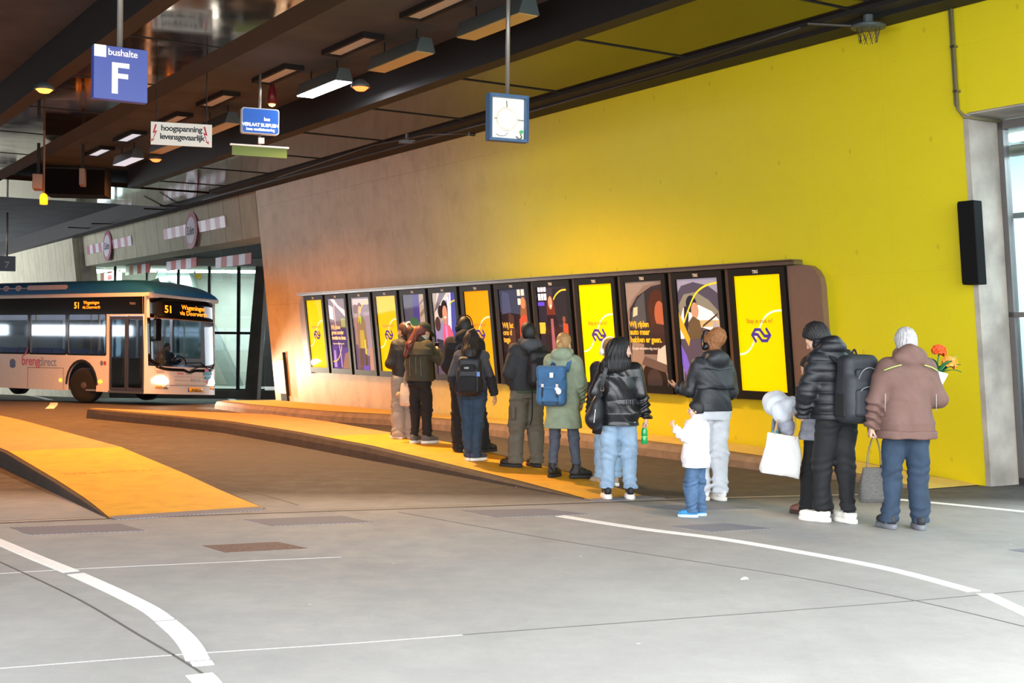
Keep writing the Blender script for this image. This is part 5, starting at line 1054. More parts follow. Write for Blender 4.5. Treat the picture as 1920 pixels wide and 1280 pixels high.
class Fig:
    """one figure in template metres (1.75 m tall), facing +y, x to its right"""
    def __init__(s, loc, yaw, h, label, skin='#c59a7e', bw=1., lean=(0, 0), feet=((-.11, 0, 8), (.11, 0, -8)), hip=(0, 0, .93), knees=None, sh=.185, la=None, ra=None, head=(0, 0, 0), neck=(0, 0), lh=None, rh=None, stance=0):
        s.S = h / 1.75; s.bw = bw; s.hip = V(*hip); s.lean = lean
        s.loc, s.yaw = loc, yaw
        s.M = Matrix.Translation(loc) @ Matrix.Rotation(R(yaw), 4, 'Z') @ Matrix.Scale(s.S, 4)
        hx = .088 * bw
        s.legs = []
        for i, (fx_, fy_, fyaw) in enumerate(feet):
            H_ = s.hip + V((-1, 1)[i] * hx, 0, -.02); A_ = V(fx_, fy_, .085); K_ = (H_ + A_) / 2 + V(0, .025, .0) if not knees else V(*knees[i]); K_[2] = .49 if not knees else K_[2]
            s.legs.append((H_, K_, A_, fyaw))
        lx, ly = lean; s.chest = V(s.hip[0] + lx * .8, s.hip[1] + ly * .8, 1.30); s.shc = V(s.hip[0] + lx, s.hip[1] + ly, 1.41); s.nk = V(s.hip[0] + lx * 1.08 + neck[0], s.hip[1] + ly * 1.15 + neck[1] - .005, 1.485)
        dz = s.hip[2] - .93
        for a in (s.chest, s.shc, s.nk): a[2] += dz
        s.sh = sh * .93 * bw ** .6
        SL = s.shc + V(-s.sh, 0, 0); SR = s.shc + V(s.sh, 0, 0)
        la = la or ((-.05, -.02, -.29), (-.03, .06, -.25)); ra = ra or ((.05, -.02, -.29), (.03, .06, -.25))
        s.arms = []
        for S0, (e, w) in ((SL, la), (SR, ra)): E_ = S0 + V(*e) * V(.62, 1, 1); s.arms.append((S0, E_, E_ + V(*w)))
        s.hr = rotm(*head); s.hp = s.nk; s.skin = mat('skin_' + skin.strip('#'), skin, .55, var=.05, vs=12)
        s.hands = [lh or {}, rh or {}]
        s.body(label)
    def hd(s, *p): return s.hp + s.hr @ V(*p)
    def trows(s, t=0., z0=.84, hem=None):
        b = s.bw; base = [(.84, .145, .105), (.93, .168, .115), (1.06, .148, .10), (1.2, .158, .112), (1.33, .178, .118), (1.41, .165, .1), (1.455, .11, .075), (1.49, .06, .058)]
        dz = s.hip[2] - .93; out = []
        for z, rx, ry in base:
            k = max(0, (z - .93) / .48); out.append((z + dz, s.hip[0] + s.lean[0] * k, s.hip[1] + s.lean[1] * k, rx * b + t, ry * (b * .6 + .4) + t))
        return out
    def body(s, label):
        P = np.array([a for l in s.legs for a in l[:3]] + [a for l in s.arms for a in l] + [s.nk]); lo = P.min(0) - .2; hi = P.max(0) + .2; hi[2] = max(hi[2], s.nk[2] + .34); lo[2] = -.005; lo[0] -= .06; hi[0] += .06
        F = Field(lo, hi, .0072); b = s.bw
        F.loft(s.trows(-.014), .04)
        for i, (H_, K_, A_, fy) in enumerate(s.legs):
            F.cone(H_, K_, .07 * b, .048, .04); F.cone(K_, A_, .048, .034, .03)
            c, sn = math.cos(R(fy)), math.sin(R(fy)); d = V(-sn, c, 0); F.cone(A_ + V(0, 0, -.035), A_ + d * .13 + V(0, 0, -.05), .036, .026, .03)
        for S0, E_, W_ in s.arms: F.cone(S0, E_, .052 * (b * .5 + .5), .04, .04); F.cone(E_, W_, .04, .027, .02)
        F.cone(s.nk + V(0, -.0, -.05), s.hd(0, -.012, .08), .055, .05, .03)
        # head
        h = s.hd; r = s.hr
        F.ell(h(0, -.005, .168), (.076, .094, .09), .02, r); F.ell(h(0, .028, .105), (.06, .07, .083), .03, r); F.ell(h(0, .066, .042), (.026, .026, .02), .025, r)
        F.cone(h(0, .094, .135), h(0, .112, .1), .0085, .0125, .012); F.cone(h(-.034, .083, .146), h(.034, .083, .146), .010, k=.02)
        for x in (-1, 1):
            F.ell(h(.076 * x, -.008, .118), (.011, .022, .033), .01, r); F.ell(h(.03 * x, .098, .128), (.013, .012, .009), .012, r, 's'); F.ell(h(.036 * x, .07, .095), (.022, .02, .02), .03, r)
        F.ell(h(0, .093, .073), (.022, .011, .006), .008, r); F.ell(h(0, .09, .063), (.019, .011, .007), .008, r)
        # hands
        for i, (S0, E_, W_) in enumerate(s.arms):
            o = s.hands[i]
            if o.get('hide'): F.ell(W_, (.024, .024, .026), .02); continue
            d = V(*o['dir']) if 'dir' in o else (W_ - E_); d = d / np.linalg.norm(d)
            pn = V(*o.get('palm', (1 if i == 0 else -1, 0, 0))); pn = pn - d * (pn @ d); pn /= np.linalg.norm(pn)     # palm normal
            sd = np.cross(d, pn) * (1 if i == 0 else -1)      # towards the thumb
            th = V(*o['thumb']) if 'thumb' in o else sd; sd = sd if sd @ th >= 0 else -sd
            curl = o.get('curl', 35); kn = []
            for j in range(4):
                off = (1.5 - j) * .0195; kn.append(W_ + d * (.088 - abs(j - 1) * .004) + sd * off); F.cone(W_ + d * .012 + sd * off * .6, kn[j], .0155, .0115, .012)
            s.grip = getattr(s, 'grip', {}); s.grip[i] = W_ + d * .085 + pn * .03
            for j in range(4):
                L = (.072, .08, .075, .058)[j]; p = kn[j]; a = 0.
                for q, (fr_, rr) in enumerate(((.45, .0092), (.32, .0085), (.23, .0075))):
                    a += R(curl * (1, 1.15, .8)[q] + j * 3); dd = d * math.cos(a) + pn * math.sin(a); p2 = p + dd * L * fr_; F.cone(p, p2, rr, rr * .93, .004); p = p2
            tb = W_ + d * .03 + sd * .03 + pn * .008; t1 = tb + d * .03 + sd * .018 + pn * .016; t2 = t1 + d * .028 + pn * (.012 + .012 * (curl > 45)); F.cone(W_ + d * .01 + sd * .01, tb, .016, .0135, .012); F.cone(tb, t1, .0125, .0105, .006); F.cone(t1, t2, .0105, .009, .004)
        s.o = F.obj('person', s.skin); s.o.matrix_world = s.M; tag(s.o, label, 'person', None)
        for x in (-1, 1):
            Mx = Matrix.Translation(Vector(h(.03 * x, .0815, .128))) @ Matrix([list(q) for q in r]).to_4x4()
            MB().lathe([(.0, -.0125), (.007, -.0105), (.0118, -.004), (.0118, .004), (.007, .0105), (.0, .0125)], 10, Mx).build('eye', mat('eye_white', '#d9d4cc', .3), s.o, True)
            MB().lathe([(.0, .0), (.0055, .0), (.0052, .0026), (.0, .003)], 10, Mx @ Matrix.Translation((0, .0108, 0)) @ Matrix.Rotation(R(-90), 4, 'X')).build('iris', mat('iris_brown', '#2a1a12', .2), s.o, True)
        MB().tube(smoothpts([h(-.02, .096, .069), h(-.008, .1045, .0695), h(.0, .1035, .068), h(.008, .1045, .0695), h(.02, .096, .069)], 4), .0038, 6).build('mouth', mat('lip_rose', '#a55a50', .5), s.o, True)
    # ---- garments
    def trousers(s, m, waist=1.07, cuff=.06, r=(.10, .075, .06), t=.012, fold=.006, name='trousers', seed=1, seat=0., yb=0.):
        P = np.array([a for l in s.legs for a in l[:3]]); lo = P.min(0) - .2; hi = P.max(0) + .2; lo[2] = -.02; hi[2] = waist + .03
        F = Field(lo, hi, .009); dz = s.hip[2] - .93
        rows = [q for q in s.trows(t) if q[0] <= waist + .1]; rows = [(z, cx, cy - yb, rx + (seat if z < 1 + dz else 0), ry + (seat if z < 1 + dz else 0)) for z, cx, cy, rx, ry in rows]; F.loft(rows, .05)
        for H_, K_, A_, fy in s.legs:
            F.cone(H_ + V(0, 0, -.02), K_, r[0], r[1], .035); e = A_ + (A_ - K_) * ((A_[2] - cuff + .03) / max(.05, K_[2] - A_[2])); F.cone(K_, e, r[1], r[2], .03)
        F.fold(fold * 1.5, (8, 8, 26), seed)
        kz = (s.legs[0][1][2] + s.legs[1][1][2]) / 2; az = cuff + .07
        F.fn_add(lambda X, Y, Z: fold * .85 * np.sin(Z * 85 + 2.2 * np.sin(X * 21 + seed) + 1.5 * np.sin(Y * 17)) * (np.exp(-((Z - kz) / .075) ** 2) + 1.1 * np.exp(-((Z - az) / .07) ** 2) + .6 * np.exp(-((Z - kz - .32) / .06) ** 2))); F.cut((0, 0, 1), waist); F.cut((0, 0, -1), -cuff); return F.obj(name, m, s.o)
    def jacket(s, m, hem=.88, t=.035, flare=0., sl=(.075, .062, .048), collar=.02, hood=None, puff=None, fold=.006, name='jacket', seed=2, seat=0., waist=None, sleeves=(1, 1), k=.045, zneck=1.5, extra=None, arms_m=None):
        P = np.array([a for l in s.arms for a in l] + [s.nk, s.hip + V(0, 0, hem - s.hip[2])]); lo = P.min(0) - .24; hi = P.max(0) + .2; lo[2] = min(hem - .03, lo[2] + .1); hi[2] = s.nk[2] + .25; lo[1] -= .06
        F = Field(lo, hi, .0085); dz = s.hip[2] - .93; b = s.bw; t = t * .72; sl = tuple(x * .88 for x in sl)
        rows = []
        for z, cx, cy, rx, ry in s.trows(t, hem): 
            if z - dz > 1.47: continue
            rows.append((z, cx, cy, rx, ry))
        if waist: rows = [(z, cx, cy, rx - waist * max(0, 1 - abs(z - dz - 1.06) / .08), ry - waist * max(0, 1 - abs(z - dz - 1.06) / .08)) for z, cx, cy, rx, ry in rows]
        rows = [q for q in rows if q[0] > hem + .02]
        if hem > rows[0][0] - .02: pass
        rows = [(z, cx, cy, rx + .022 * min(1, max(0, (1.16 + dz - z) / .08)), ry + .022 * min(1, max(0, (1.16 + dz - z) / .08))) for z, cx, cy, rx, ry in rows]; base = rows[0]; low = (hem - .02, base[1], base[2], base[3] + flare, base[4] + flare + seat); rows = [low] + rows
        F.loft(rows, .05)
        for i, (S0, E_, W_) in enumerate(s.arms):
            F.cone(S0 + V((.02, -.02)[i], 0, -.005), E_, sl[0] * (b * .4 + .6), sl[1], k); F.sleeve(E_, W_ + (W_ - E_) * .02, sl[1], sl[2], .03, fold * 1.5)
            F.cone(S0, s.nk + V(0, 0, -.03), .05, .05, .05)
        F.cone(s.nk + V(0, 0, -.06), s.nk + V(0, -.005, .0 + collar), .068, .066, .03)
        if hood:                 # hood lying on the back: rolled bag behind the neck
            w, dp, z0, zh = hood
            F.ell(s.nk + V(0, -.06 - dp * .5, z0), (w, dp, zh), .035); 
            for x in (-1, 1): F.cone(s.nk + V(.0, -.07 - dp * .6, z0 + zh * .45), s.nk + V(.085 * x, .0, z0 + .035), .045, .035, .03); F.cone(s.nk + V(.085 * x, .0, z0 + .035), s.nk + V(.05 * x, .075, z0 - .02), .034, .028, .03)
        if extra: extra(F)
        if puff: n_, amp = puff; F.fn_add(lambda X, Y, Z: -amp * np.abs(np.sin(Z * n_)) ** .5 + amp * .6 + 0 * X + 0 * Y)
        F.fold(fold * 1.4, (10, 10, 22), seed); F.cut((0, 0, -1), -hem); return F.obj(name, m, s.o)
    def shoes(s, mu, ms, l=.25, hgt=.085, sole=.03, top=0., name='shoe', boot=0.):
        for H_, K_, A_, fy in s.legs:
            c, sn = math.cos(R(fy)), math.sin(R(fy)); d = V(-sn, c, 0); r = rotm(fy); a0 = V(A_[0], A_[1], 0)
            z0 = s.fz(A_) if hasattr(s, 'fz') else 0
            F = Field(a0 - .24 + V(0, 0, .24), a0 + .24 + V(0, 0, .1 + boot - .06), .0075)
            F.ell(a0 + d * .105 + V(0, 0, sole + .03), (.046, .095, .044), .03, r); F.ell(a0 - d * .025 + V(0, 0, sole + .045), (.041, .065, .055), .03, r); F.ell(a0 + d * .05 + V(0, 0, sole + .055), (.04, .07, .048), .03, r)
            if boot: F.cone(a0 + V(0, 0, .06), a0 - d * .005 + V(0, 0, .06 + boot), .05, .052, .03); F.cut((0, 0, 1), .075 + boot)
            F.cut((0, 0, -1), -.012); F.fn_add(lambda X, Y, Z: .002 * np.sin((X * d[0] + Y * d[1]) * 120) * (Z > sole + .05)); u = F.obj(name, mu, s.o)
            F = Field(a0 - .24 + V(0, 0, .22), a0 + .24 + V(0, 0, -.1), .0075)
            F.ell(a0 + d * .112 + V(0, 0, .02), (.049, .092, .055), .03, r); F.ell(a0 - d * .03 + V(0, 0, .02), (.045, .068, .055), .05, r); F.cone(a0 + d * .0 + V(0, 0, .02), a0 + d * .1 + V(0, 0, .02), .045, .05, .04); F.cut((0, 0, 1), sole + .012); F.cut((0, 0, -1), -.001); F.obj('sole', ms, u)
    def hair(s, m, kind='short', ln=.0, vol=0., strands=.004, extra=None, front_=.0, name='hair', seed=3, nape=.045):
        h, r = s.hd, s.hr; lo = s.hp - .26; hi = s.hp + .42; lo[2] = s.hp[2] - max(.1, ln) - .12
        if extra: lo -= .1; hi[:2] += .1
        F = Field(lo, hi, .0075); v = vol
        F.ell(h(0, -.01, .172), (.085 + v, .104 + v, .098 + v), .02, r); F.ell(h(0, -.035, .12), (.08 + v, .078 + v, .085 + v), .03, r)
        # hairline: leave the face and the ears free
        X, Y, Z = F.ax(); q = np.stack(np.broadcast_arrays(X - s.hp[0], Y - s.hp[1], Z - s.hp[2]), -1) @ r     # head-local
        y, z = q[..., 1], q[..., 2]; face = np.maximum(y - (.0 + front_ + (z - .1) * .78), -.5); F.d = np.maximum(F.d, np.minimum(face, .3).astype(np.float32)); F.d = np.maximum(F.d, (nape - z).astype(np.float32))
        if extra: extra(F, h, r)
        rs = np.random.RandomState(seed); ang = np.arctan2(q[..., 0], -q[..., 1] + .02)
        if kind == 'curl': F.d = F.d + (.007 * (np.sin(q[..., 0] * 130 + 2 * np.sin(q[..., 2] * 90)) * np.sin(q[..., 1] * 140 + np.sin(q[..., 0] * 80)) * np.sin(q[..., 2] * 120 + 1.3))).astype(np.float32)
        else: F.d = F.d + (strands * (np.sin(ang * 31 + 2.2 * np.sin(q[..., 2] * 24)) * .6 + .5 * np.sin(ang * 57 + 3 * np.sin(q[..., 2] * 15 + 1)))).astype(np.float32)
        return F.obj(name, m, s.o)
    def W(s, p): return s.M @ Vector(tuple(p))
    def carried(s, name, label, cat, p):
        """an own top-level thing placed at point p of the figure"""
        t = thing(name, label, cat, M=Matrix.Translation(s.W(p)) @ Matrix.Rotation(R(s.yaw), 4, 'Z') @ Matrix.Scale(s.S, 4)); t['_o'] = [float(x) for x in p]; off = V(*p); del t['_o']; return t, off
    def backpack(s, label, m, m2, c=(0, -.22, 1.2), hf=(.15, .09, .24), style='day', sm=None, tail=0.):
        c = s.chest * V(1, 1, 0) + V(*c); t, off = s.carried('backpack', label, 'backpack', c - V(0, 0, hf[2])); sm = sm or m2
        F = Field(c - V(*hf) - .06, c + V(*hf) + .06, .009)
        F.rbox(c + V(0, .01, -.01), (hf[0], hf[1] * .85, hf[2]), .07, .03); F.rbox(c + V(0, -.02, -hf[2] * .28), (hf[0] * .96, hf[1] * .9, hf[2] * .66), .06, .05)
        F.fold(.005, (9, 9, 18), 5); F.obj('bag_body', m, t, off)
        F = Field(c - V(*hf) - .1, c + V(*hf) + .08, .008)
        if style == 'day':
            F.rbox(c + V(0, -hf[1] * .98, -hf[2] * .42), (hf[0] * .72, .035, hf[2] * .42), .035, .01); F.fold(.003, (9, 9, 20), 6); F.obj('front_pocket', m2, t, off)
            F = Field(c - V(*hf) - .1, c + V(*hf) + .08, .008); F.rbox(c + V(0, -hf[1] * .85, hf[2] * .35), (hf[0] * .6, .028, hf[2] * .22), .026, .01); F.obj('upper_pocket', m2, t, off)
            for x in (-1, 1): F = Field(c - V(*hf) - .1, c + V(*hf) + .08, .008); F.rbox(c + V(hf[0] * .98 * x, 0, -hf[2] * .5), (.022, hf[1] * .6, hf[2] * .36), .02, .01); F.obj('side_pocket', sm, t, off)
        else:                    # flap rucksack with two buckled straps
            F.rbox(c + V(0, -hf[1] * .35, hf[2] * .62), (hf[0] * 1.03, hf[1] * .85, hf[2] * .38), .05, .02); F.rbox(c + V(0, -hf[1] * .98, hf[2] * .3), (hf[0] * .85, .022, hf[2] * .38), .02, .03); F.obj('flap', m2, t, off)
            F = Field(c - V(*hf) - .1, c + V(*hf) + .08, .008); F.rbox(c + V(0, -hf[1] * 1.0, -hf[2] * .5), (hf[0] * .62, .03, hf[2] * .36), .03, .01); F.obj('front_pocket', m, t, off)
            for x in (-1, 1):
                st = MB(); st.ribbon([c - off + V(hf[0] * .5 * x, -hf[1] * 1.06, hf[2] * .5), c - off + V(hf[0] * .5 * x, -hf[1] * 1.22, hf[2] * .05), c - off + V(hf[0] * .5 * x, -hf[1] * 1.38, -hf[2] * .4), c - off + V(hf[0] * .5 * x, -hf[1] * 1.1, -hf[2] * .95)], (1, 0, 0), .022, .006); st.build('buckle_strap', sm, t)
                MB().box(Vector(c - off + V(hf[0] * .5 * x, -hf[1] * 1.26, hf[2] * .0)), (.016, .007, .02)).build('buckle', M_steel, t)
        for x in (-1, 1):
            z1 = c[2] + hf[2] * .8; px = .105 * s.bw; ytop = s.shc[1]; zt = s.shc[2] + .075
            pts = smoothpts([V(px * .8 * x, c[1] + hf[1] * .5, z1 - .02), V(px * x, ytop - .075, zt - .03), V(px * 1.05 * x, ytop - .0, zt + .002), V(px * 1.1 * x, ytop + .12, zt - .07), V(px * 1.15 * x, ytop + .165, zt - .2), V((px + .03) * x, ytop + .11, zt - .31), V((px - .01) * x, ytop + .02, zt - .36)], 4)
            pts = [p + Vector((s.chest[0], 0, 0)) - Vector(tuple(off)) for p in pts]; MB().ribbon(pts, (1, .0, .0), .05, .014).build('shoulder_strap', m2, t)
        MB().tube(smoothpts([c - off + V(-.03, hf[1] * .5, hf[2] * .97), c - off + V(0, hf[1] * .45, hf[2] * 1.12), c - off + V(.03, hf[1] * .5, hf[2] * .97)], 5), .009, 6).build('top_handle', sm, t)
        if tail: MB().ribbon(smoothpts([c - off + V(-hf[0] * .5, 0, -hf[2] * .9), c - off + V(-hf[0] * .6, 0, -hf[2] - tail * .5), c - off + V(-hf[0] * .55, .0, -hf[2] - tail)], 5), (1, 0, 0), .012, .004).build('hanging_strap', sm, t)
        return t, c, off
    def headphones(s, label, m, m2=None, tilt=0):
        h, r = s.hd, s.hr; t, off = s.carried('headphones', label, 'headphones', h(0, -.01, .1)); m2 = m2 or m
        g = lambda *p: Vector(tuple(h(*p) - off))
        MB().ribbon(smoothpts([g(-.098, -.005 + tilt, .12), g(-.1, -.01 + tilt, .19), g(-.065, -.012 + tilt * 1.2, .262), g(0, -.012 + tilt * 1.4, .288), g(.065, -.012 + tilt * 1.2, .262), g(.1, -.01 + tilt, .19), g(.098, -.005 + tilt, .12)], 6), Vector(tuple(r @ V(0, 1, 0))), .026, .012).build('headband', m, t, True)
        for x in (-1, 1):
            Mx = Matrix.Translation(g(.098 * x, -.006, .112)) @ Matrix([list(q) for q in r]).to_4x4() @ Matrix.Rotation(R(90 * x), 4, 'Y')
            MB().lathe([(.0, -.022), (.034, -.022), (.042, -.012), (.043, .012), (.036, .022), (.0, .024)], 18, Mx).build('ear_cup', m2, t, True)
        return t
def cloth(n, c, rough=.85, var=.12, vs=14, b=.25, bs=220): return mat(n, c, rough, var=var, vs=vs, bump=b, bs=bs)
def feetmid(px, py): return PUT(px, py)
K_BLK = cloth('black_fabric', '#17171a'); K_NAVY = cloth('black_nylon', '#1a1b20', .5); M_solew = cloth('white_sole', '#e9e5dc', .6, .04); M_soleb = cloth('black_sole', '#1d1c1b', .7)
H_BLK = mat('hair_black', '#121013', .6, var=.2, vs=30); H_DK = mat('hair_dark_brown', '#1d1412', .6, var=.25, vs=30); H_BR = mat('hair_brown', '#4a2c1b', .5, var=.25, vs=30); H_RED = mat('hair_auburn', '#5a1c10', .5, var=.3, vs=30); H_BLD = mat('hair_blond', '#a27c4e', .5, var=.25, vs=40); H_GRY = mat('hair_grey', '#a9a7a8', .6, var=.25, vs=40); H_GING = mat('hair_ginger', '#8a5a33', .7, var=.35, vs=60)
def strap_bag(): pass
# --- 1 woman with the ponytail (farthest left)
f = Fig(PUT(757, 822), 28, 1.70, 'person with brown ponytail and white scrunchie in dark bomber jacket and pale grey trousers', '#c99f82', .92, feet=((-.09, 0, 10), (.09, -.02, -6)), la=((-.07, .06, -.28), (.12, .2, -.02)), ra=((.07, .02, -.28), (-.08, .2, .02)), head=(18, 6, 0))
f.trousers(cloth('pale_grey_sweat', '#8f8a83', .9), 1.05, .03, (.115, .105, .10), .02, .007)
f.jacket(cloth('dark_bomber', '#1f1c1b', .55), .93, .045, -.01, (.085, .08, .05), seed=4)
f.shoes(cloth('slide_black', '#1a1a1a', .5), M_solew, name='shoe')
def ex(F, h, r): F.cone(h(0, -.1, .2), h(0, -.13, .13), .04, .05, .02); F.cone(h(0, -.13, .13), h(0, -.12, -.02), .05, .042, .03); F.cone(h(0, -.12, -.02), h(0, -.11, -.12), .042, .015, .03)
f.hair(H_BR, 'long', .15, 0, .003, ex)
MB().tube([f.hd(.045 * math.cos(R(a)), -.112 + .012 * math.sin(R(3 * a)), .2 + .05 * math.sin(R(a))) for a in range(0, 361, 15)], .015, 8).build('scrunchie', mat('scrunchie_white', '#e4d9d0', .8), f.o, True)
# --- 2 person in a cap
c = f2 = Fig(PUT(786, 831), -32, 1.70, 'person in dark green cap with long red hair, olive jacket and grey sneakers', '#c99f82', .95, feet=((-.09, .0, 4), (.10, .05, -22)), la=((-.08, .03, -.28), (.06, .2, -.08)), ra=((.12, .13, -.2), (-.16, .2, .12)), head=(-12, 24, 0), neck=(0, .02), rh=dict(curl=60))
f2.trousers(cloth('black_jogger', '#141518'), 1.05, .10, (.10, .082, .055), .02, .008, seed=3)
M_olive = cloth('olive_canvas', '#3d3a2c', .8)
f2.jacket(M_olive, .90, .05, .01, (.09, .08, .055), seed=8)
def ex(F): F.loft([(1.27, f2.shc[0], f2.shc[1] - .005, .255, .19), (1.36, f2.shc[0], f2.shc[1], .235, .17), (1.46, f2.shc[0], f2.shc[1], .14, .12)], .03)
F = Field(f2.shc + V(-.3, -.26, -.2), f2.shc + V(.3, .24, .12), .009); ex(F); F.fold(.004, (10, 10, 18), 3); F.cut((0, 0, -1), -1.27); F.obj('shoulder_cape', M_olive, f2.o)
for x in (-.14, -.06, .05, .13): MB().ribbon([f2.chest + V(x, -.178 + abs(x) * .12, -.06), f2.chest + V(x, -.17 + abs(x) * .12, -.2), f2.chest + V(x, -.165 + abs(x) * .12, -.33)], (1, 0, 0), .006, .004).build('seam', cloth('pale_stitch', '#7d775f'), f2.o)
f2.shoes(cloth('grey_sneaker', '#5c5855', .7), M_solew, boot=.05)
def ex(F, h, r): F.cone(h(-.03, -.08, .1), f2.nk + V(-.08, -.15, -.08), .065, .06, .04); F.cone(f2.nk + V(-.08, -.15, -.08), f2.nk + V(-.12, -.19, -.23), .06, .03, .04)
f2.hair(H_RED, 'long', .3, 0, .004, ex)
F = Field(f2.hp - .2 + V(0, 0, .2), f2.hp + .36, .008); F.ell(f2.hd(0, -.005, .185), (.096, .112, .092), .02, f2.hr); nrm = f2.hr @ V(0, -.12, -1.); F.cut(nrm, nrm @ f2.hd(0, 0, .155)); F.rbox(f2.hd(0, .13, .165), (.075, .07, .008), .007, .02, f2.hr @ rotm(0, 14)); F.obj('cap', cloth('dark_green_cap', '#222a24', .8), f2.o)
F = Field(f2.nk + V(-.16, -.16, -.1), f2.nk + V(.16, .18, .14), .009); F.cone(f2.nk + V(0, .01, -.02), f2.nk + V(0, .03, .04), .085, .078, .02); F.fold(.006, (12, 12, 40), 2); F.obj('scarf', cloth('pale_scarf', '#b9b3ad'), f2.o)
t, off = f2.carried('smartphone', 'dark phone held up by the person in the green cap', 'phone', f2.grip[1]); MB().box((0, .0, .03), (.036, .005, .075), Matrix.Rotation(R(-25), 4, 'X')).build('phone_body', M_bblk, t, bevel=.003)
# cream tote bag with a fur charm between the two
def tote(name, label, cat, loc, yaw, w, d, h, m, hl, taper=.85, hm=None, fold=.006, tilt=0, spread=.5):
    """soft shopping bag whose handles meet at its origin top; loc = bottom centre"""
    t = thing(name, label, cat, M=Matrix.Translation(loc) @ Matrix.Rotation(R(yaw), 4, 'Z') @ Matrix.Rotation(R(tilt), 4, 'Y'))
    F = Field((-w, -d - .05, -.02), (w, d + .05, h + .04), .008)
    F.loft([(0.01, 0, 0, w * .5, d * .6), (.05, 0, 0, w * .52, d), (h * .5, 0, 0, w * .5, d * .85), (h, 0, 0, w * .5 * taper, d * .35)], .02, 4.); F.fold(fold, (11, 9, 9), 4); F.cut((0, 0, 1), h); F.obj('bag_body', m, t)
    for y in (-1, 1): MB().ribbon(smoothpts([(-w * spread * .5, y * d * .3, h - .03), (-w * spread * .42, y * d * .28, h + hl * .5), (-.012, y * .006, h + hl), (.012, y * .006, h + hl), (w * spread * .42, y * d * .28, h + hl * .5), (w * spread * .5, y * d * .3, h - .03)], 5), (0.3, 1, 0), .022, .006).build('handle', hm or m, t)
    return t
M_cream = cloth('cream_canvas', '#cbb49c', .85)
p = f2.W((-.22, .02, .52)); t = tote('tote_bag', 'cream tote bag with a fluffy charm between the ponytail person and the capped one', 'bag', p, -20, .22, .07, .33, M_cream, .22)
F = Field((-.25, -.1, .05), (-.02, .1, .28), .008); F.ell((-.13, -.02, .16), (.05, .045, .05), .02); F.fn_add(lambda X, Y, Z: .007 * np.sin(X * 170) * np.sin(Y * 160) * np.sin(Z * 150)); F.obj('fur_charm', cloth('fur_beige', '#a58a66', .95), t)
MB().tube([(-.13, -.02, .2), (-.1, -.02, .33)], .006, 6).build('charm_strap', cloth('brown_strap', '#4a2a20'), t)
# --- 3 man with headphones in black hoodie
f = Fig(PUT(878, 847), 2, 1.80, 'person in black hoodie and black headphones behind the one with the black backpack', '#5a3c2e', 1.12, feet=((-.12, .0, 12), (.20, .02, -60)), hip=(-.03, 0, .93), lean=(-.03, 0), la=((-.07, .0, -.29), (.06, .18, -.12)), ra=((.07, .02, -.29), (-.08, .2, -.05)), head=(0, 8, 0))
f.trousers(cloth('black_wide', '#121214'), 1.05, .04, (.115, .10, .088), .02, .008, seed=11)
f.jacket(cloth('black_hoodie', '#131317', .85), .90, .05, 0, (.095, .085, .06), .03, (.125, .075, .0, .085), seed=12)
mb = MB()
for k in range(26):
    a = R(k * 360 / 26); 
    for rr in (.07, .088): q = f.chest + V(-.03 + rr * math.cos(a), -.172 - .012 * (k % 2), .02 + rr * .9 * math.sin(a)); mb.box(q, (.004, .004, .004))
mb.build('back_print', cloth('print_grey', '#6f6f74'), f.o)
f.shoes(cloth('black_shoe', '#141312', .5), M_soleb); f.hair(H_BLK, 'short', strands=.003); f.headphones('black over ear headphones on the person in the black hoodie', K_BLK, tilt=-.0)
# --- 4 dark haired woman with black backpack
f = Fig(PUT(884, 863), -6, 1.64, 'person with long dark hair, grey jacket and blue jeans wearing a black backpack', '#b98a70', 1.08, feet=((-.04, .02, 5), (.06, -.03, -42)), hip=(.0, 0, .93), lean=(-.01, 0), la=((-.14, -.02, -.27), (.10, .1, -.23)), ra=((.12, -.06, -.27), (.06, .05, -.25)), head=(-4, 6, 0), lh=dict(curl=45, palm=(.6, 0, 1)), rh=dict(curl=22))
M_jean = cloth('blue_denim', '#293d50', .85, .22, 10); f.trousers(M_jean, 1.04, .045, (.108, .08, .07), .014, .008, seed=13, seat=.012)
f.jacket(cloth('grey_fleece', '#4a4a4e', .9), .92, .035, .0, (.08, .068, .05), seed=14)
for i in (0, 1): S0, E_, W_ = f.arms[i]; F = Field(np.minimum(E_, W_) - .12, np.maximum(E_, W_) + .12, .009); F.sleeve(E_ + (W_ - E_) * .1, W_ + (W_ - E_) * .03, .073, .056, .02, .004); F.obj('sleeve_panel', cloth('charcoal_sleeve', '#232327', .85), f.o)
f.shoes(cloth('skate_shoe', '#343a4c', .7), M_solew)
def ex(F, h, r): F.cone(h(0, -.05, .12), f.nk + V(0, -.13, -.03), .095, .09, .04); F.cone(f.nk + V(0, -.13, -.03), f.nk + V(.01, -.2, -.2), .09, .055, .04); F.cone(h(-.06, -.02, .12), f.nk + V(-.13, -.06, -.12), .05, .03, .04); F.cone(f.nk + V(-.13, -.06, -.12), f.nk + V(-.17, -.06, -.3), .03, .012, .03); F.cone(h(0, -.07, .24), h(.03, -.05, .26), .03, .028, .02)
f.hair(H_DK, 'long', .34, .006, .005, ex)
t, c, off = f.backpack('black backpack on the dark haired person in blue jeans', K_NAVY, K_BLK, (0, -.23, 1.15), (.16, .09, .26), tail=.12)
MB().box(Vector(tuple(c - off + V(.135, -.1, .02))), (.02, .02, .03)).build('blue_tag', mat('tag_blue', '#5b7fc0', .5), t); MB().box(Vector(tuple(c - off + V(-.02, -.125, .1))), (.03, .004, .012)).build('badge', mat('badge_silver', '#8a8c90', .4), t)
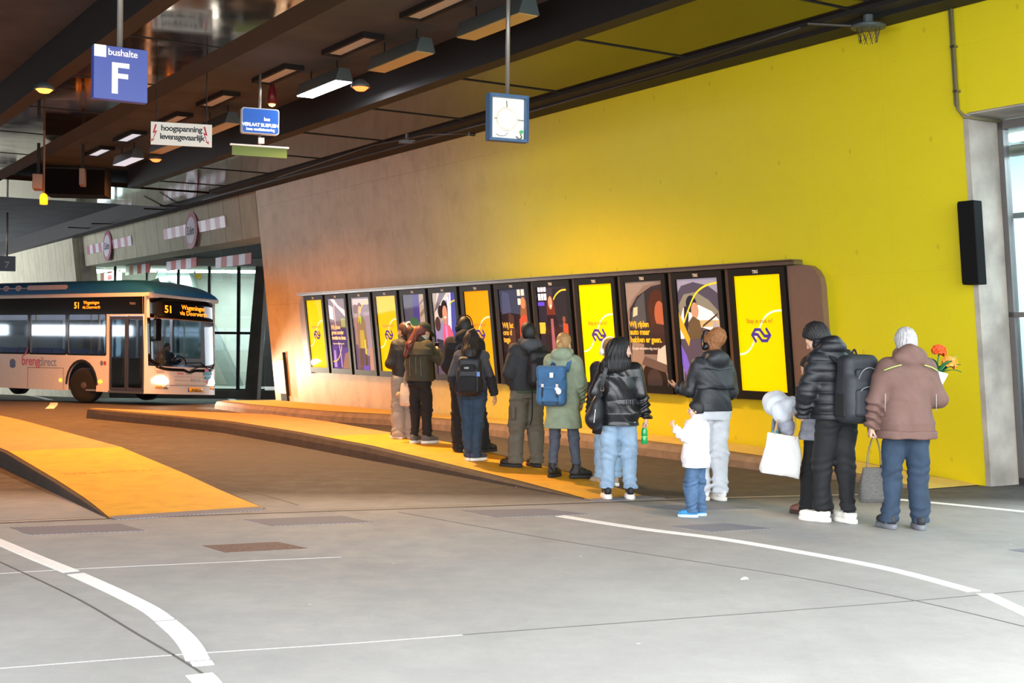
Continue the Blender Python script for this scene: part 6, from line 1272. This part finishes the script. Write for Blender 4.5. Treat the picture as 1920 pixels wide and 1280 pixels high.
t, off = f.carried('smartphone', 'dark phone in the left hand of the person with the black backpack and jeans', 'phone', f.grip[0]); MB().box((0, 0, 0), (.036, .075, .006), Matrix.Rotation(R(35), 4, 'Z') @ Matrix.Rotation(R(-25), 4, 'X')).build('phone_body', M_bblk, t, bevel=.003)
# --- 5 man in dark jacket, cargo trousers
f = Fig(PUT(988, 876), 22, 1.77, 'person with cropped dark hair in charcoal hooded jacket and grey green cargo trousers', '#8a6048', 1.12, feet=((-.13, .06, 45), (.13, .02, 10)), la=((-.1, -.02, -.28), (.08, .17, -.13)), ra=((.1, -.02, -.28), (-.08, .17, -.13)), head=(0, 4, 0), lh=dict(hide=1), rh=dict(hide=1))
M_cargo = cloth('cargo_grey_green', '#625c50', .9); f.trousers(M_cargo, 1.04, .05, (.118, .10, .088), .02, .009, seed=15)
for x in (-1,): F = Field((x * .3 - .05 if x < 0 else .1, -.15, .5), (-.08 if x < 0 else .3, .15, .82), .009); F.rbox((x * .2, .0, .66), (.022, .075, .085), .02); F.fold(.004, (9, 9, 20), 3); F.obj('cargo_pocket', M_cargo, f.o)
f.jacket(cloth('charcoal_jacket', '#26272b', .75), .93, .05, .0, (.095, .085, .055), .03, None, seed=16)
F = Field(f.nk + V(-.22, -.26, -.13), f.nk + V(.22, .16, .16), .009); F.ell(f.nk + V(0, -.10, -.01), (.135, .085, .08), .03)
for x in (-1, 1): F.cone(f.nk + V(.1 * x, -.03, .03), f.nk + V(.05 * x, .08, -.02), .045, .035, .04)
F.fold(.006, (12, 12, 20), 5); F.obj('hood', cloth('grey_hood', '#45474c', .85), f.o)
F = Field((-.3, -.25, .9), (.3, .25, 1.0), .009); F.loft([(.88, f.hip[0], f.hip[1], .20, .155), (1.0, f.hip[0], f.hip[1], .205, .16)], .02); F.fold(.006, (9, 9, 26), 9); F.cut((0, 0, -1), -.885); F.obj('shirt_hem', cloth('green_shirt', '#3d4a38', .85), f.o)
f.shoes(cloth('black_shoe', '#141312', .5), M_soleb); f.hair(H_BLK, 'short', strands=.002, nape=.05)
t, c, off = f.backpack('black backpack on the person in the charcoal jacket, partly behind the green parka', K_NAVY, K_BLK, (.06, -.25, 1.2), (.15, .08, .22), tail=.0)
MB().ribbon(smoothpts([c - off + V(-.10, .02, -.2), c - off + V(-.11, -.02, -.4), c - off + V(-.11, -.01, -.58), c - off + V(-.13, .0, -.68)], 5), (1, 0, 0), .016, .005).build('hanging_strap', K_BLK, t)
# --- 6 woman in sage parka with blue backpack
f = Fig(PUT(1056, 895), -14, 1.67, 'person with blond hair in sage green parka wearing a blue flap rucksack', '#d3ab93', .98, feet=((-.13, .0, -15), (.17, -.02, -60)), hip=(-.01, 0, .93), la=((-.08, .02, -.28), (.06, .18, -.1)), ra=((.10, -.02, -.28), (-.02, .12, -.22)), head=(-16, 6, 0), rh=dict(curl=35))
f.trousers(cloth('grey_denim', '#4a5260', .85, .2), 1.0, .11, (.094, .066, .05), .008, .005, seed=17)
f.jacket(cloth('sage_parka', '#8c9880', .8), .60, .05, .035, (.09, .078, .056), .03, (.125, .075, .0, .085), seed=18, seat=.01)
f.shoes(cloth('black_boot', '#161514', .45), M_soleb, boot=.1)
def ex(F, h, r): F.ell(h(0, -.11, .1), (.05, .045, .055), .03)
f.hair(H_BLD, 'bun', strands=.0025, extra=ex)
t, c, off = f.backpack('blue flap rucksack on the person in the sage green parka', cloth('blue_canvas', '#43709b', .8, .15), cloth('blue_canvas_flap', '#3d6892', .8, .15), (-.09, -.235, 1.12), (.175, .09, .235), 'flap', cloth('dark_webbing', '#2b3440'))
MB().prism(rrect(.022, .03, .008), -.004, .004, lambda u, v, w: Vector((u + .03, -.165 + w, v + .36))).build('white_patch', mat('patch_white', '#e5e6e8', .6), t)
F = Field((.05, -.3, .08), (.2, -.05, .26), .008); F.ell((.12, -.17, .17), (.035, .015, .04), .01); F.ell((.1, -.17, .2), (.03, .014, .025), .01); F.obj('white_charm', mat('charm_white', '#eceef0', .7), t)
# --- 7 person with white headphones behind the leather jacket
f = Fig(PUT(1141, 910), 6, 1.66, 'person with white headphones and black coat standing behind the one in the leather jacket', '#d6b09a', .95, feet=((-.09, .0, 30), (.07, -.02, 5)), head=(12, 6, 0))
f.trousers(cloth('light_denim', '#8fb0cc', .85, .15), 1.04, .10, (.10, .085, .085), .014, .006, seed=19)
f.jacket(cloth('black_coat', '#17171b', .75), .62, .045, .02, (.085, .075, .055), seed=20); f.shoes(cloth('beige_shoe', '#b09a84', .7), M_solew)
def ex(F, h, r): F.cone(h(0, -.07, .12), f.nk + V(0, -.12, -.06), .075, .07, .04); F.cone(f.nk + V(0, -.12, -.06), f.nk + V(0, -.15, -.2), .07, .04, .04)
f.hair(H_BLD, 'long', .25, 0, .003, ex); f.headphones('white over ear headphones on the person behind the leather jacket', mat('matt_white', '#e9e7e6', .4))
# --- 8 woman in black leather jacket
f = Fig(PUT(1160, 935), 2, 1.67, 'person in black leather jacket and light blue jeans looking right, bottle in hand', '#d8ab98', 1.06, feet=((-.125, .0, 3), (.125, -.01, -3)), sh=.19, la=((-.13, .02, -.27), (.05, .17, -.1)), ra=((.10, -.03, -.28), (.05, .06, -.25)), head=(-80, 4, 0), rh=dict(curl=62, palm=(-1, .1, 0)), lh=dict(curl=40))
f.trousers(cloth('pale_blue_denim', '#8ea7bf', .85, .16, 9), .93, .115, (.108, .088, .068), .014, .009, seed=21, seat=.014)
M_lea = mat('black_leather', '#17181b', .3, var=.2, vs=9, bump=.1, bs=18, spec=.6)
f.jacket(M_lea, .80, .045, .012, (.092, .075, .056), .02, None, seed=22, fold=.0085, waist=.03)
F = Field((-.32, -.28, 1.0), (.32, .28, 1.12), .009); F.loft([(1.02, f.hip[0], f.hip[1], .188, .142), (1.09, f.hip[0], f.hip[1], .186, .14)], .01); F.fn_add(lambda X, Y, Z: .004 * np.sin(np.arctan2(Y, X) * 40) + 0 * Z); F.obj('gathered_belt', M_lea, f.o)
f.shoes(cloth('black_sneaker', '#17171a', .5), M_solew, sole=.045)
for H_, K_, A_, fy in f.legs: F = Field(A_ - .09, A_ + .09, .008); F.cone(A_ + V(0, 0, -.02), A_ + V(0, 0, .03), .042, .04); F.obj('sock', cloth('white_sock', '#dfd5d2'), f.o)
def ex(F, h, r):
    F.ell(f.nk + V(-.055, -.05, .12), (.115, .10, .13), .05); F.ell(f.nk + V(-.05, -.09, .0), (.155, .085, .09), .05); F.ell(f.nk + V(-.07, -.10, -.07), (.13, .07, .06), .05); F.cone(h(.05, -.05, .1), f.nk + V(.05, -.07, -.04), .05, .05, .04)
f.hair(H_BLK, 'long', .26, .006, .006, ex)
t, off = f.carried('shoulder_bag', 'slouchy black shoulder bag hanging at the left of the leather jacket', 'bag', V(-.27, -.08, .74))
F = Field((-.2, -.22, -.08), (.24, .24, .5), .009); F.ell((.0, .0, .14), (.10, .16, .13), .03, rotm(-25)); F.ell((.02, 0, .25), (.07, .12, .14), .05, rotm(-25)); F.fold(.007, (9, 9, 16), 4); F.obj('bag_body', mat('soft_black_leather', '#1c1d22', .45, var=.2, vs=9), t)
q = [Vector(v_) for v_ in ((.02, -.06, .34), (.06, -.1, .5), (.1, -.09, .68), (.115, .02, .76), (.11, .14, .68), (.06, .16, .5), (.02, .1, .34))]; MB().ribbon(smoothpts(q, 5), (1, .2, 0), .04, .01).build('bag_strap', _M['soft_black_leather'], t)
mb = MB(); mb.tube([(.045, -.112, .44), (.075, -.118, .44), (.075, -.122, .48), (.045, -.116, .48), (.045, -.112, .44)], .005, 6); mb.build('buckle', M_steel, t); MB().tube([(-.03, -.155, .1), (-.015, -.15, .24)], .004, 6).build('zip', mat('zip_silver', '#c9ccd2', .3, metal=.8), t)
g = f.grip[1]; t, off = f.carried('bottle', 'green drink bottle held in the hand of the person in the leather jacket', 'bottle', g + V(0, 0, -.2))
MB().lathe([(.0, 0), (.03, .0), (.034, .01), (.034, .07), (.031, .08), (.034, .09), (.034, .14), (.025, .175), (.014, .195), (.014, .215), (.0, .216)], 16).build('bottle_body', mat('green_bottle', '#18a85a', .15, spec=.8), t, True); MB().lathe([(.016, .215), (.016, .235), (.0, .236)], 12).build('bottle_cap', mat('cap_green', '#2fd07a', .4), t, True); MB().lathe([(.0348, .075), (.0348, .085)], 16).build('label_band', mat('label_lime', '#9be06a', .5), t)
# --- 9 curly haired person with headphones
f = Fig(PUT(1333, 938), 20, 1.74, 'person with curly ginger hair and black headphones in dark hooded windbreaker and pale trousers', '#c08f73', 1.0, feet=((-.07, .06, 20), (.10, -.02, 4)), la=((-.08, .06, -.27), (-.02, .22, .02)), ra=((.09, .0, -.28), (-.06, .18, -.08)), head=(18, 10, 0), lh=dict(curl=12, dir=(-.35, .9, .25), palm=(.5, .3, 1), thumb=(.3, -.2, 1)), rh=dict(hide=1))
f.trousers(cloth('pale_grey_trousers', '#cfd2d8', .85, .08), 1.04, .08, (.112, .092, .08), .016, .008, seed=23, seat=.01)
M_wind = cloth('dark_windbreaker', '#25282d', .5, .15, 10, .2, 60)
def ex(F):
    F.loft([(1.16, f.chest[0], f.chest[1] - .03, .235, .15), (1.2, f.chest[0], f.chest[1] - .03, .23, .155), (1.36, f.shc[0], f.shc[1] - .02, .21, .14)], .015)
f.jacket(M_wind, .93, .05, .0, (.095, .085, .055), .03, (.125, .085, -.02, .09), seed=24, fold=.0085, extra=ex)
f.shoes(cloth('white_shoe', '#e6e4e2', .6, .05), M_solew)
def ex(F, h, r): F.ell(h(0.02, -.085, .2), (.098, .085, .10), .02)
f.hair(H_GING, 'curl', vol=-.004, extra=ex)
f.headphones('black over ear headphones on the curly haired person', mat('phone_black', '#101114', .3), tilt=.03)
F = Field(f.nk + V(-.12, -.12, -.03), f.nk + V(.12, .12, .08), .008); F.cone(f.nk + V(0, -.01, .0), f.nk + V(0, -.008, .04), .073, .066); F.cut((0, 0, 1), f.nk[2] + .05); F.obj('shirt_collar', cloth('white_shirt', '#e8e8ea'), f.o)
# --- 10 small boy
f = Fig(PUT(1304, 968), 62, 1.13, 'small boy with glasses in white jacket and jeans raising one hand', '#d8ac92', 1.22, feet=((-.10, .02, 20), (.11, -.03, 16)), hip=(0, 0, .86), sh=.165, la=((-.07, .06, -.2), (.0, .2, .15)), ra=((.08, -.02, -.22), (-.02, .14, -.14)), head=(14, 6, 0), lh=dict(curl=55, dir=(.05, .5, .8), palm=(.8, -.3, .2)), rh=dict(hide=1))
f.trousers(cloth('child_denim', '#486485', .85, .25, 8), 1.0, .07, (.118, .10, .088), .02, .012, seed=25)
f.jacket(cloth('white_child_jacket', '#e6e5ea', .75, .05, 8), .72, .055, .012, (.095, .085, .068), .03, None, seed=26, fold=.009)
f.shoes(cloth('blue_sneaker', '#2c7fb4', .6), cloth('pale_blue_sole', '#bcd6e6', .6), boot=.03)
h0 = f.hr; f.hair(H_BLK, 'short', vol=.006, strands=.003, front_=.02, nape=.07)
mb = MB(); h = f.hd
for x in (-1, 1): mb.tube([Vector(tuple(h(x * .032 + .024 * math.cos(R(a)), .108, .128 + .02 * math.sin(R(a))))) for a in range(0, 361, 24)], .003, 6); mb.tube([h(x * .056, .106, .132), h(x * .08, .04, .135), h(x * .082, -.01, .13)], .003, 6)
mb.tube([h(-.008, .11, .132), h(.008, .11, .132)], .003, 6); mb.build('glasses', mat('glasses_pale', '#d6cfd0', .3, metal=.4), f.o)
# --- 11 person with coat bundle and bags, mostly behind the man in the puffer jacket
f = Fig(PUT(1531, 963), 58, 1.52, 'person in grey quilted jacket and black flared trousers half hidden behind the black puffer jacket', '#cfa48c', .98, feet=((-.08, .07, 8), (.09, -.06, 4)), la=((-.06, .08, -.26), (.0, .19, .05)), ra=((.05, .06, -.28), (-.1, .2, .0)), head=(0, 26, 0), lean=(.0, .03))
f.trousers(cloth('black_flared', '#131316', .85), 1.04, .045, (.105, .085, .10), .016, .006, seed=27)
f.jacket(cloth('grey_quilted', '#8f8f9a', .7), .82, .055, .01, (.1, .095, .06), .03, None, puff=(34, .014), seed=28)
f.shoes(cloth('brown_boot', '#6a4436', .5), cloth('brown_sole', '#3d2a22'), sole=.03); f.hair(H_DK, 'short')
F = Field(f.nk + V(-.18, -.18, -.12), f.nk + V(.18, .2, .1), .009); F.cone(f.nk + V(0, .02, -.05), f.nk + V(0, .03, .02), .10, .09); F.fold(.008, (14, 14, 30), 2); F.obj('scarf', cloth('plaid_scarf', '#6a628a', .9, .5, 40), f.o)
wr = f.arms[0][2]; M_pale = cloth('pale_down_coat', '#dfe4ec', .6, .06, 8)
t, off = f.carried('coat', 'white puffy down coat bundled over the arm of the person behind the black puffer jacket', 'coat', wr + V(0, .04, -.05))
F = Field((-.22, -.24, -.25), (.22, .26, .25), .009); F.ell((0, .06, .06), (.14, .15, .14), .05); F.ell((-.03, -.03, -.04), (.13, .12, .12), .05); F.ell((.0, -.11, .04), (.11, .09, .11), .04); F.fn_add(lambda X, Y, Z: -.012 * np.abs(np.sin(Y * 17 + 1.5 * np.sin(Z * 9 + X * 7))) + .007); F.fold(.014, (13, 13, 15), 6); F.obj('coat_body', M_pale, t)
F = Field((-.16, -.2, -.34), (.16, .12, -.02), .009); F.ell((0, -.06, -.17), (.09, .09, .13), .04, rotm(0, 20)); F.fn_add(lambda X, Y, Z: -.014 * np.abs(np.sin((Z + Y * .6) * 30)) + .008 + 0 * X); F.obj('coat_sleeve', cloth('grey_down_lining', '#a3a5b3', .65), t)
p = f.W(wr + V(-.02, .1, -.62)); t = tote('duffel_bag', 'teal bag hanging behind the white tote bag', 'bag', p, 70, .26, .09, .27, cloth('teal_nylon', '#4f9fb4', .55), .2, .9, cloth('grey_webbing', '#7d7f86'), tilt=14)
p = PUT(1475, 960); p = f.W(wr + V(-.12, .02, -.78)); t = tote('tote_bag', 'plain white tote bag held beside the man in the black puffer jacket', 'bag', p, 0, .33, .06, .40, cloth('white_cotton', '#e6e4e0', .85, .04, 6), .26, .82, cloth('tan_webbing', '#c9a57d'), tilt=8, spread=.6)
# --- 12 man in black puffer with backpack
f = Fig(PUT(1561, 980), 24, 1.83, 'person looking down in black puffer jacket and joggers with white sneakers and a grey backpack', '#d3a78c', 1.0, feet=((-.05, .10, 30), (.13, -.06, 0)), hip=(.03, 0, .94), lean=(-.03, .03), la=((-.12, .03, -.28), (.02, .08, -.23)), ra=((.09, .02, -.28), (-.02, .12, -.22)), head=(42, 34, 0), neck=(-.03, .05), lh=dict(hide=1), rh=dict(hide=1))
f.trousers(cloth('black_joggers', '#17181b', .8), 1.05, .11, (.106, .086, .062), .014, .007, seed=29)
for H_, K_, A_, fy in f.legs: F = Field(A_ - .1, A_ + .13, .008); F.cone(A_ + V(0, 0, -.01), A_ + V(0, 0, .07), .05, .055); F.fn_add(lambda X, Y, Z: .002 * np.sin(np.arctan2(Y - A_[1], X - A_[0]) * 40) + 0 * Z); F.cut((0, 0, 1), A_[2] + .06); F.obj('cuff', K_BLK, f.o)
M_puf = cloth('black_puffer', '#14171d', .5, .12, 8, .15, 60)
f.jacket(M_puf, .90, .05, .0, (.1, .09, .06), .04, (.13, .085, .03, .09), puff=(36, .013), seed=30, fold=.005)
f.shoes(cloth('white_trainer', '#e7e2d8', .6, .05), M_solew, boot=.02); f.hair(H_BLK, 'short', vol=.008, strands=.006, front_=.02, nape=.07)
MB().tube([f.hd(-.083, .0, .105), f.hd(-.085, .004, .085)], .006, 6).build('earbud', mat('matt_white', '#e9e7e6', .4), f.o)
MB().box(Vector(tuple(f.arms[0][0] + V(-.105, .03, -.14))), (.006, .014, .014)).build('arm_patch', mat('patch_orange', '#d99a2a', .6), f.o)
t, c, off = f.backpack('dark grey daypack on the back of the person in the black puffer jacket', cloth('graphite_nylon', '#25292f', .55), cloth('graphite_nylon_dark', '#1d2026', .6), (.06, -.265, 1.18), (.18, .115, .29), 'day', K_BLK)
for (zz_, w_) in ((-.03, .11), (.13, .095)):
    MB().tube(smoothpts([c - off + V(-w_, -.125, zz_ - .05), c - off + V(-w_ * .7, -.145, zz_ + .02), c - off + V(0, -.152, zz_ + .045), c - off + V(w_ * .7, -.145, zz_ + .02), c - off + V(w_, -.125, zz_ - .05)], 5), .004, 6).build('zip', mat('zip_grey', '#8b9096', .4, metal=.5), t)
MB().ribbon([c - off + V(.1, -.0, -.26), c - off + V(.12, .0, -.42)], (1, 0, 0), .012, .004).build('hanging_strap', K_BLK, t)
# --- 13 elderly man with flowers
f = Fig(PUT(1698, 991), 2, 1.77, 'grey haired person in brown hooded jacket and jeans seen from behind with a shopping bag', '#d2a894', 1.1, feet=((-.135, .02, 12), (.115, -.03, -8)), lean=(-.005, .0), la=((-.15, -.02, -.27), (-.02, .05, -.25)), ra=((.14, .0, -.28), (-.08, .22, .06)), head=(4, 8, 0), neck=(0, .015), lh=dict(curl=75, palm=(1, 0, 0)), rh=dict(curl=60))
f.trousers(cloth('mid_denim', '#28394d', .85, .22, 10), 1.0, .06, (.115, .092, .078), .016, .008, seed=31, seat=.012)
M_brn = cloth('brown_jacket', '#6b5048', .75, .1, 9, .2, 80)
f.jacket(M_brn, .80, .055, .0, (.105, .09, .062), .03, (.15, .09, .01, .105), seed=32, fold=.008)
F = Field((-.36, -.3, .78), (.36, .3, .9), .009); F.loft([(.79, f.hip[0], f.hip[1], .262, .19), (.86, f.hip[0], f.hip[1], .27, .195)], .01); F.fold(.004, (10, 10, 20), 4); F.obj('waistband', M_brn, f.o)
M_pip = mat('lime_piping', '#b7e06a', .6)
for x in (-1, 1): MB().tube(smoothpts([f.shc + V(.1 * x, -.165, .02), f.shc + V(.17 * x, -.15, .0), f.shc + V(.235 * x, -.115, -.03)], 5), .0045, 6).build('piping', M_pip, f.o, True); MB().tube([f.chest + V(.222 * x, -.115, -.12), f.chest + V(.224 * x, -.115, -.27)], .0028, 6).build('side_zip', mat('zip_pale', '#a9aba6', .5), f.o, True)
f.shoes(cloth('dark_walking_shoe', '#26272b', .6), cloth('grey_sole', '#6d7076', .6), sole=.035); f.hair(H_GRY, 'short', vol=.006, strands=.005, nape=.055)
g = f.W(f.grip[0]); M_woven = mat('grey_woven', '#5d5b58', .8, var=.3, vs=40, bump=.6, bs=120, stretch=(1, 1, 3))
t = tote('shopping_bag', 'grey woven shopping bag hanging from the hand of the grey haired person', 'bag', g + Vector((.01, 0, -.60)), 2, .25, .07, .32, M_woven, .275, .72, cloth('grey_handle', '#5b5a58'), .004)
g = f.W(V(.325, .22, 1.22)); t = thing('potted_flower', 'orange flowers in a pale paper wrapped pot carried by the grey haired person', 'flowers', M=Matrix.Translation(g) @ Matrix.Rotation(R(14), 4, 'Y'))
MB().lathe([(.0, 0), (.05, .0), (.085, .15), (.08, .152), (.07, .13), (.0, .12)], 16).build('pot_wrap', mat('mint_paper', '#cfe6df', .6), t, True)
M_leaf = mat('leaf_green', '#2a6a35', .5, var=.2, vs=12); rs = random.Random(3)
for k, (dx, dy, dz, ln) in enumerate(((.2, .0, .05, 1), (.16, -.05, .11, 1), (.06, -.1, .12, .8), (-.1, -.02, .1, .8), (.1, .1, .08, .9), (.12, -.02, .18, .8))):
    d = Vector((dx, dy, dz)); sd = d.cross(UP).normalized(); vs = []; n = 7
    for i in range(n): q = i / (n - 1); w_ = .042 * math.sin(math.pi * min(1, q * .94 + .06)); c = Vector((0, 0, .13)) + d * q + UP * (.04 * math.sin(q * 2.6)); vs += [c - sd * w_, c + UP * -.004, c + sd * w_]
    fs = [q for i in range(n - 1) for q in ((i * 3, i * 3 + 1, i * 3 + 4, i * 3 + 3), (i * 3 + 1, i * 3 + 2, i * 3 + 5, i * 3 + 4))]
    o = MB().add(vs, fs).build('leaf', M_leaf if k != 5 else mat('leaf_pale', '#7fc0a0', .5), t, True); md = o.modifiers.new('t', 'SOLIDIFY'); md.thickness = .003
for k, (cx, cy, cz, m, rr) in enumerate(((-.05, -.02, .335, mat('petal_orange', '#f0571a', .55), .075), (.075, -.0, .255, mat('petal_apricot', '#f59a3c', .55), .08))):
    st = MB().tube([(cx * .3, 0, .12), (cx, cy, cz + .01)], .006, 6).build('stem', M_leaf, t, True)
    fl = MB()
    for q in range(44):
        a = q * 2.4; e = .1 + 2.1 * q / 44; c = Vector((cx + rr * .75 * math.sin(e) * math.cos(a), cy + rr * .75 * math.sin(e) * math.sin(a), cz + rr * .55 * math.cos(e))); nrm = (c - Vector((cx, cy, cz - .02))).normalized(); u = nrm.orthogonal().normalized(); w_ = nrm.cross(u); rp = rr * .33
        vs = [c] + [c + (u * math.cos(j * 1.2566) + w_ * math.sin(j * 1.2566)) * rp + nrm * (.012 if j % 2 else .004) for j in range(5)]; fl.add(vs, [(0, 1 + j, 1 + (j + 1) % 5) for j in range(5)])
    o = fl.build('blossom', m, t); md = o.modifiers.new('t', 'SOLIDIFY'); md.thickness = .003
# --- driver at the wheel of the bus
dloc = BUSW(1.85, 1.42, .42)
f = Fig(dloc, 57.4 + 180, 1.72, 'bus driver in dark uniform seated behind the windscreen', '#b07a60', 1.05, hip=(0, -.02, .52), feet=((-.12, .42, 0), (.12, .42, 0)), knees=((-.13, .36, .52), (.13, .36, .52)), la=((-.08, .12, -.24), (.06, .25, .1)), ra=((.08, .12, -.24), (-.06, .25, .1)), lh=dict(curl=70), rh=dict(curl=70))
f.trousers(cloth('dark_uniform', '#1b1e28'), .62, .06, (.09, .075, .06), .012, .004); f.jacket(cloth('dark_uniform_coat', '#20232e'), .46, .03, seed=3); f.hair(H_DK, 'short'); f.shoes(cloth('black_shoe', '#141312', .5), M_soleb)
# ------------------------------------------------------------------ light
w = bpy.data.worlds.new('sky'); SC.world = w; w.use_nodes = True
bg = w.node_tree.nodes['Background']; bg.inputs[0].default_value = (.92, .96, 1, 1); bg.inputs[1].default_value = 4.2
def area(name, loc, size, power, col, rot=(0, 0, 0), sy=None):
    l = bpy.data.lights.new(name, 'AREA'); l.energy = power; l.color = col; l.size = size
    if sy: l.shape = 'RECTANGLE'; l.size_y = sy
    o = bpy.data.objects.new(name, l); COL.objects.link(o); o.location = loc; o.rotation_euler = rot; return o
def spot(name, loc, target, power, col, ang, blend=.6, r=.1):
    l = bpy.data.lights.new(name, 'SPOT'); l.energy = power; l.color = col; l.spot_size = R(ang); l.spot_blend = blend; l.shadow_soft_size = r
    o = bpy.data.objects.new(name, l); COL.objects.link(o); o.location = loc
    o.rotation_euler = (Vector(target) - Vector(loc)).to_track_quat('-Z', 'Y').to_euler(); return o
SODC = (1, .35, .08)
for k, (px, py, z) in enumerate(((83, 168, 5.2), (676, 164, 5.25), (292, 299, 5.4))):
    p = ATZ(px, py, z); spot('sodium_light_%d' % k, p, p - UP * 5 + Vector((0, 0, 0)), (800, 1450, 1000)[k], (SODC, (1, .55, .2), SODC)[k], 150, .8, .12)
for k, (s, n, pw) in enumerate(((13, 7.6, 800), (22, 5, 1900), (19, 10.5, 1700))):
    p = W(s, n, 5.4, 0); spot('sodium_lane_%d' % k, p, p - UP * 5, pw, SODC, 150, .8, .12)
p = ATZ(607, 167, 5.58); area('tube_light_glow', p, 1.4, 60, (.95, .95, 1), sy=.25)
# hall behind the glazed opening, and the lit hall at the far end
for s in (-1.2, -5): area('hall_glow', W(s, -2.3, 4.15, 0), 2, 150, (.9, .97, 1))
for px in (230, 340, 450): p = AT(px, 505, FY + 3); area('far_hall_glow', (p.x, FY + 3, 4.3), 2, 160, (.95, 1, .98))  # fill lights added for the far hall
for u in (.34, 2.18):
    p = BUSW(u, -.06, .69); spot('headlight_beam', p, p + Vector((.842, -.539, -.02)) * 6, 420, (1, .87, .66), 52, .7, .05)
# light spilling from the roadway behind the lintel
SC.view_settings.view_transform = 'Standard'; SC.view_settings.look = 'None'; SC.view_settings.exposure = .8; SC.view_settings.gamma = 1
SC.view_settings.use_curve_mapping = False
SC.cycles.use_denoising = True; SC.cycles.max_bounces = 7; SC.cycles.diffuse_bounces = 4; SC.cycles.glossy_bounces = 3; SC.cycles.transparent_max_bounces = 10
SC.cycles.caustics_reflective = False; SC.cycles.caustics_refractive = False; SC.cycles.sample_clamp_indirect = 6
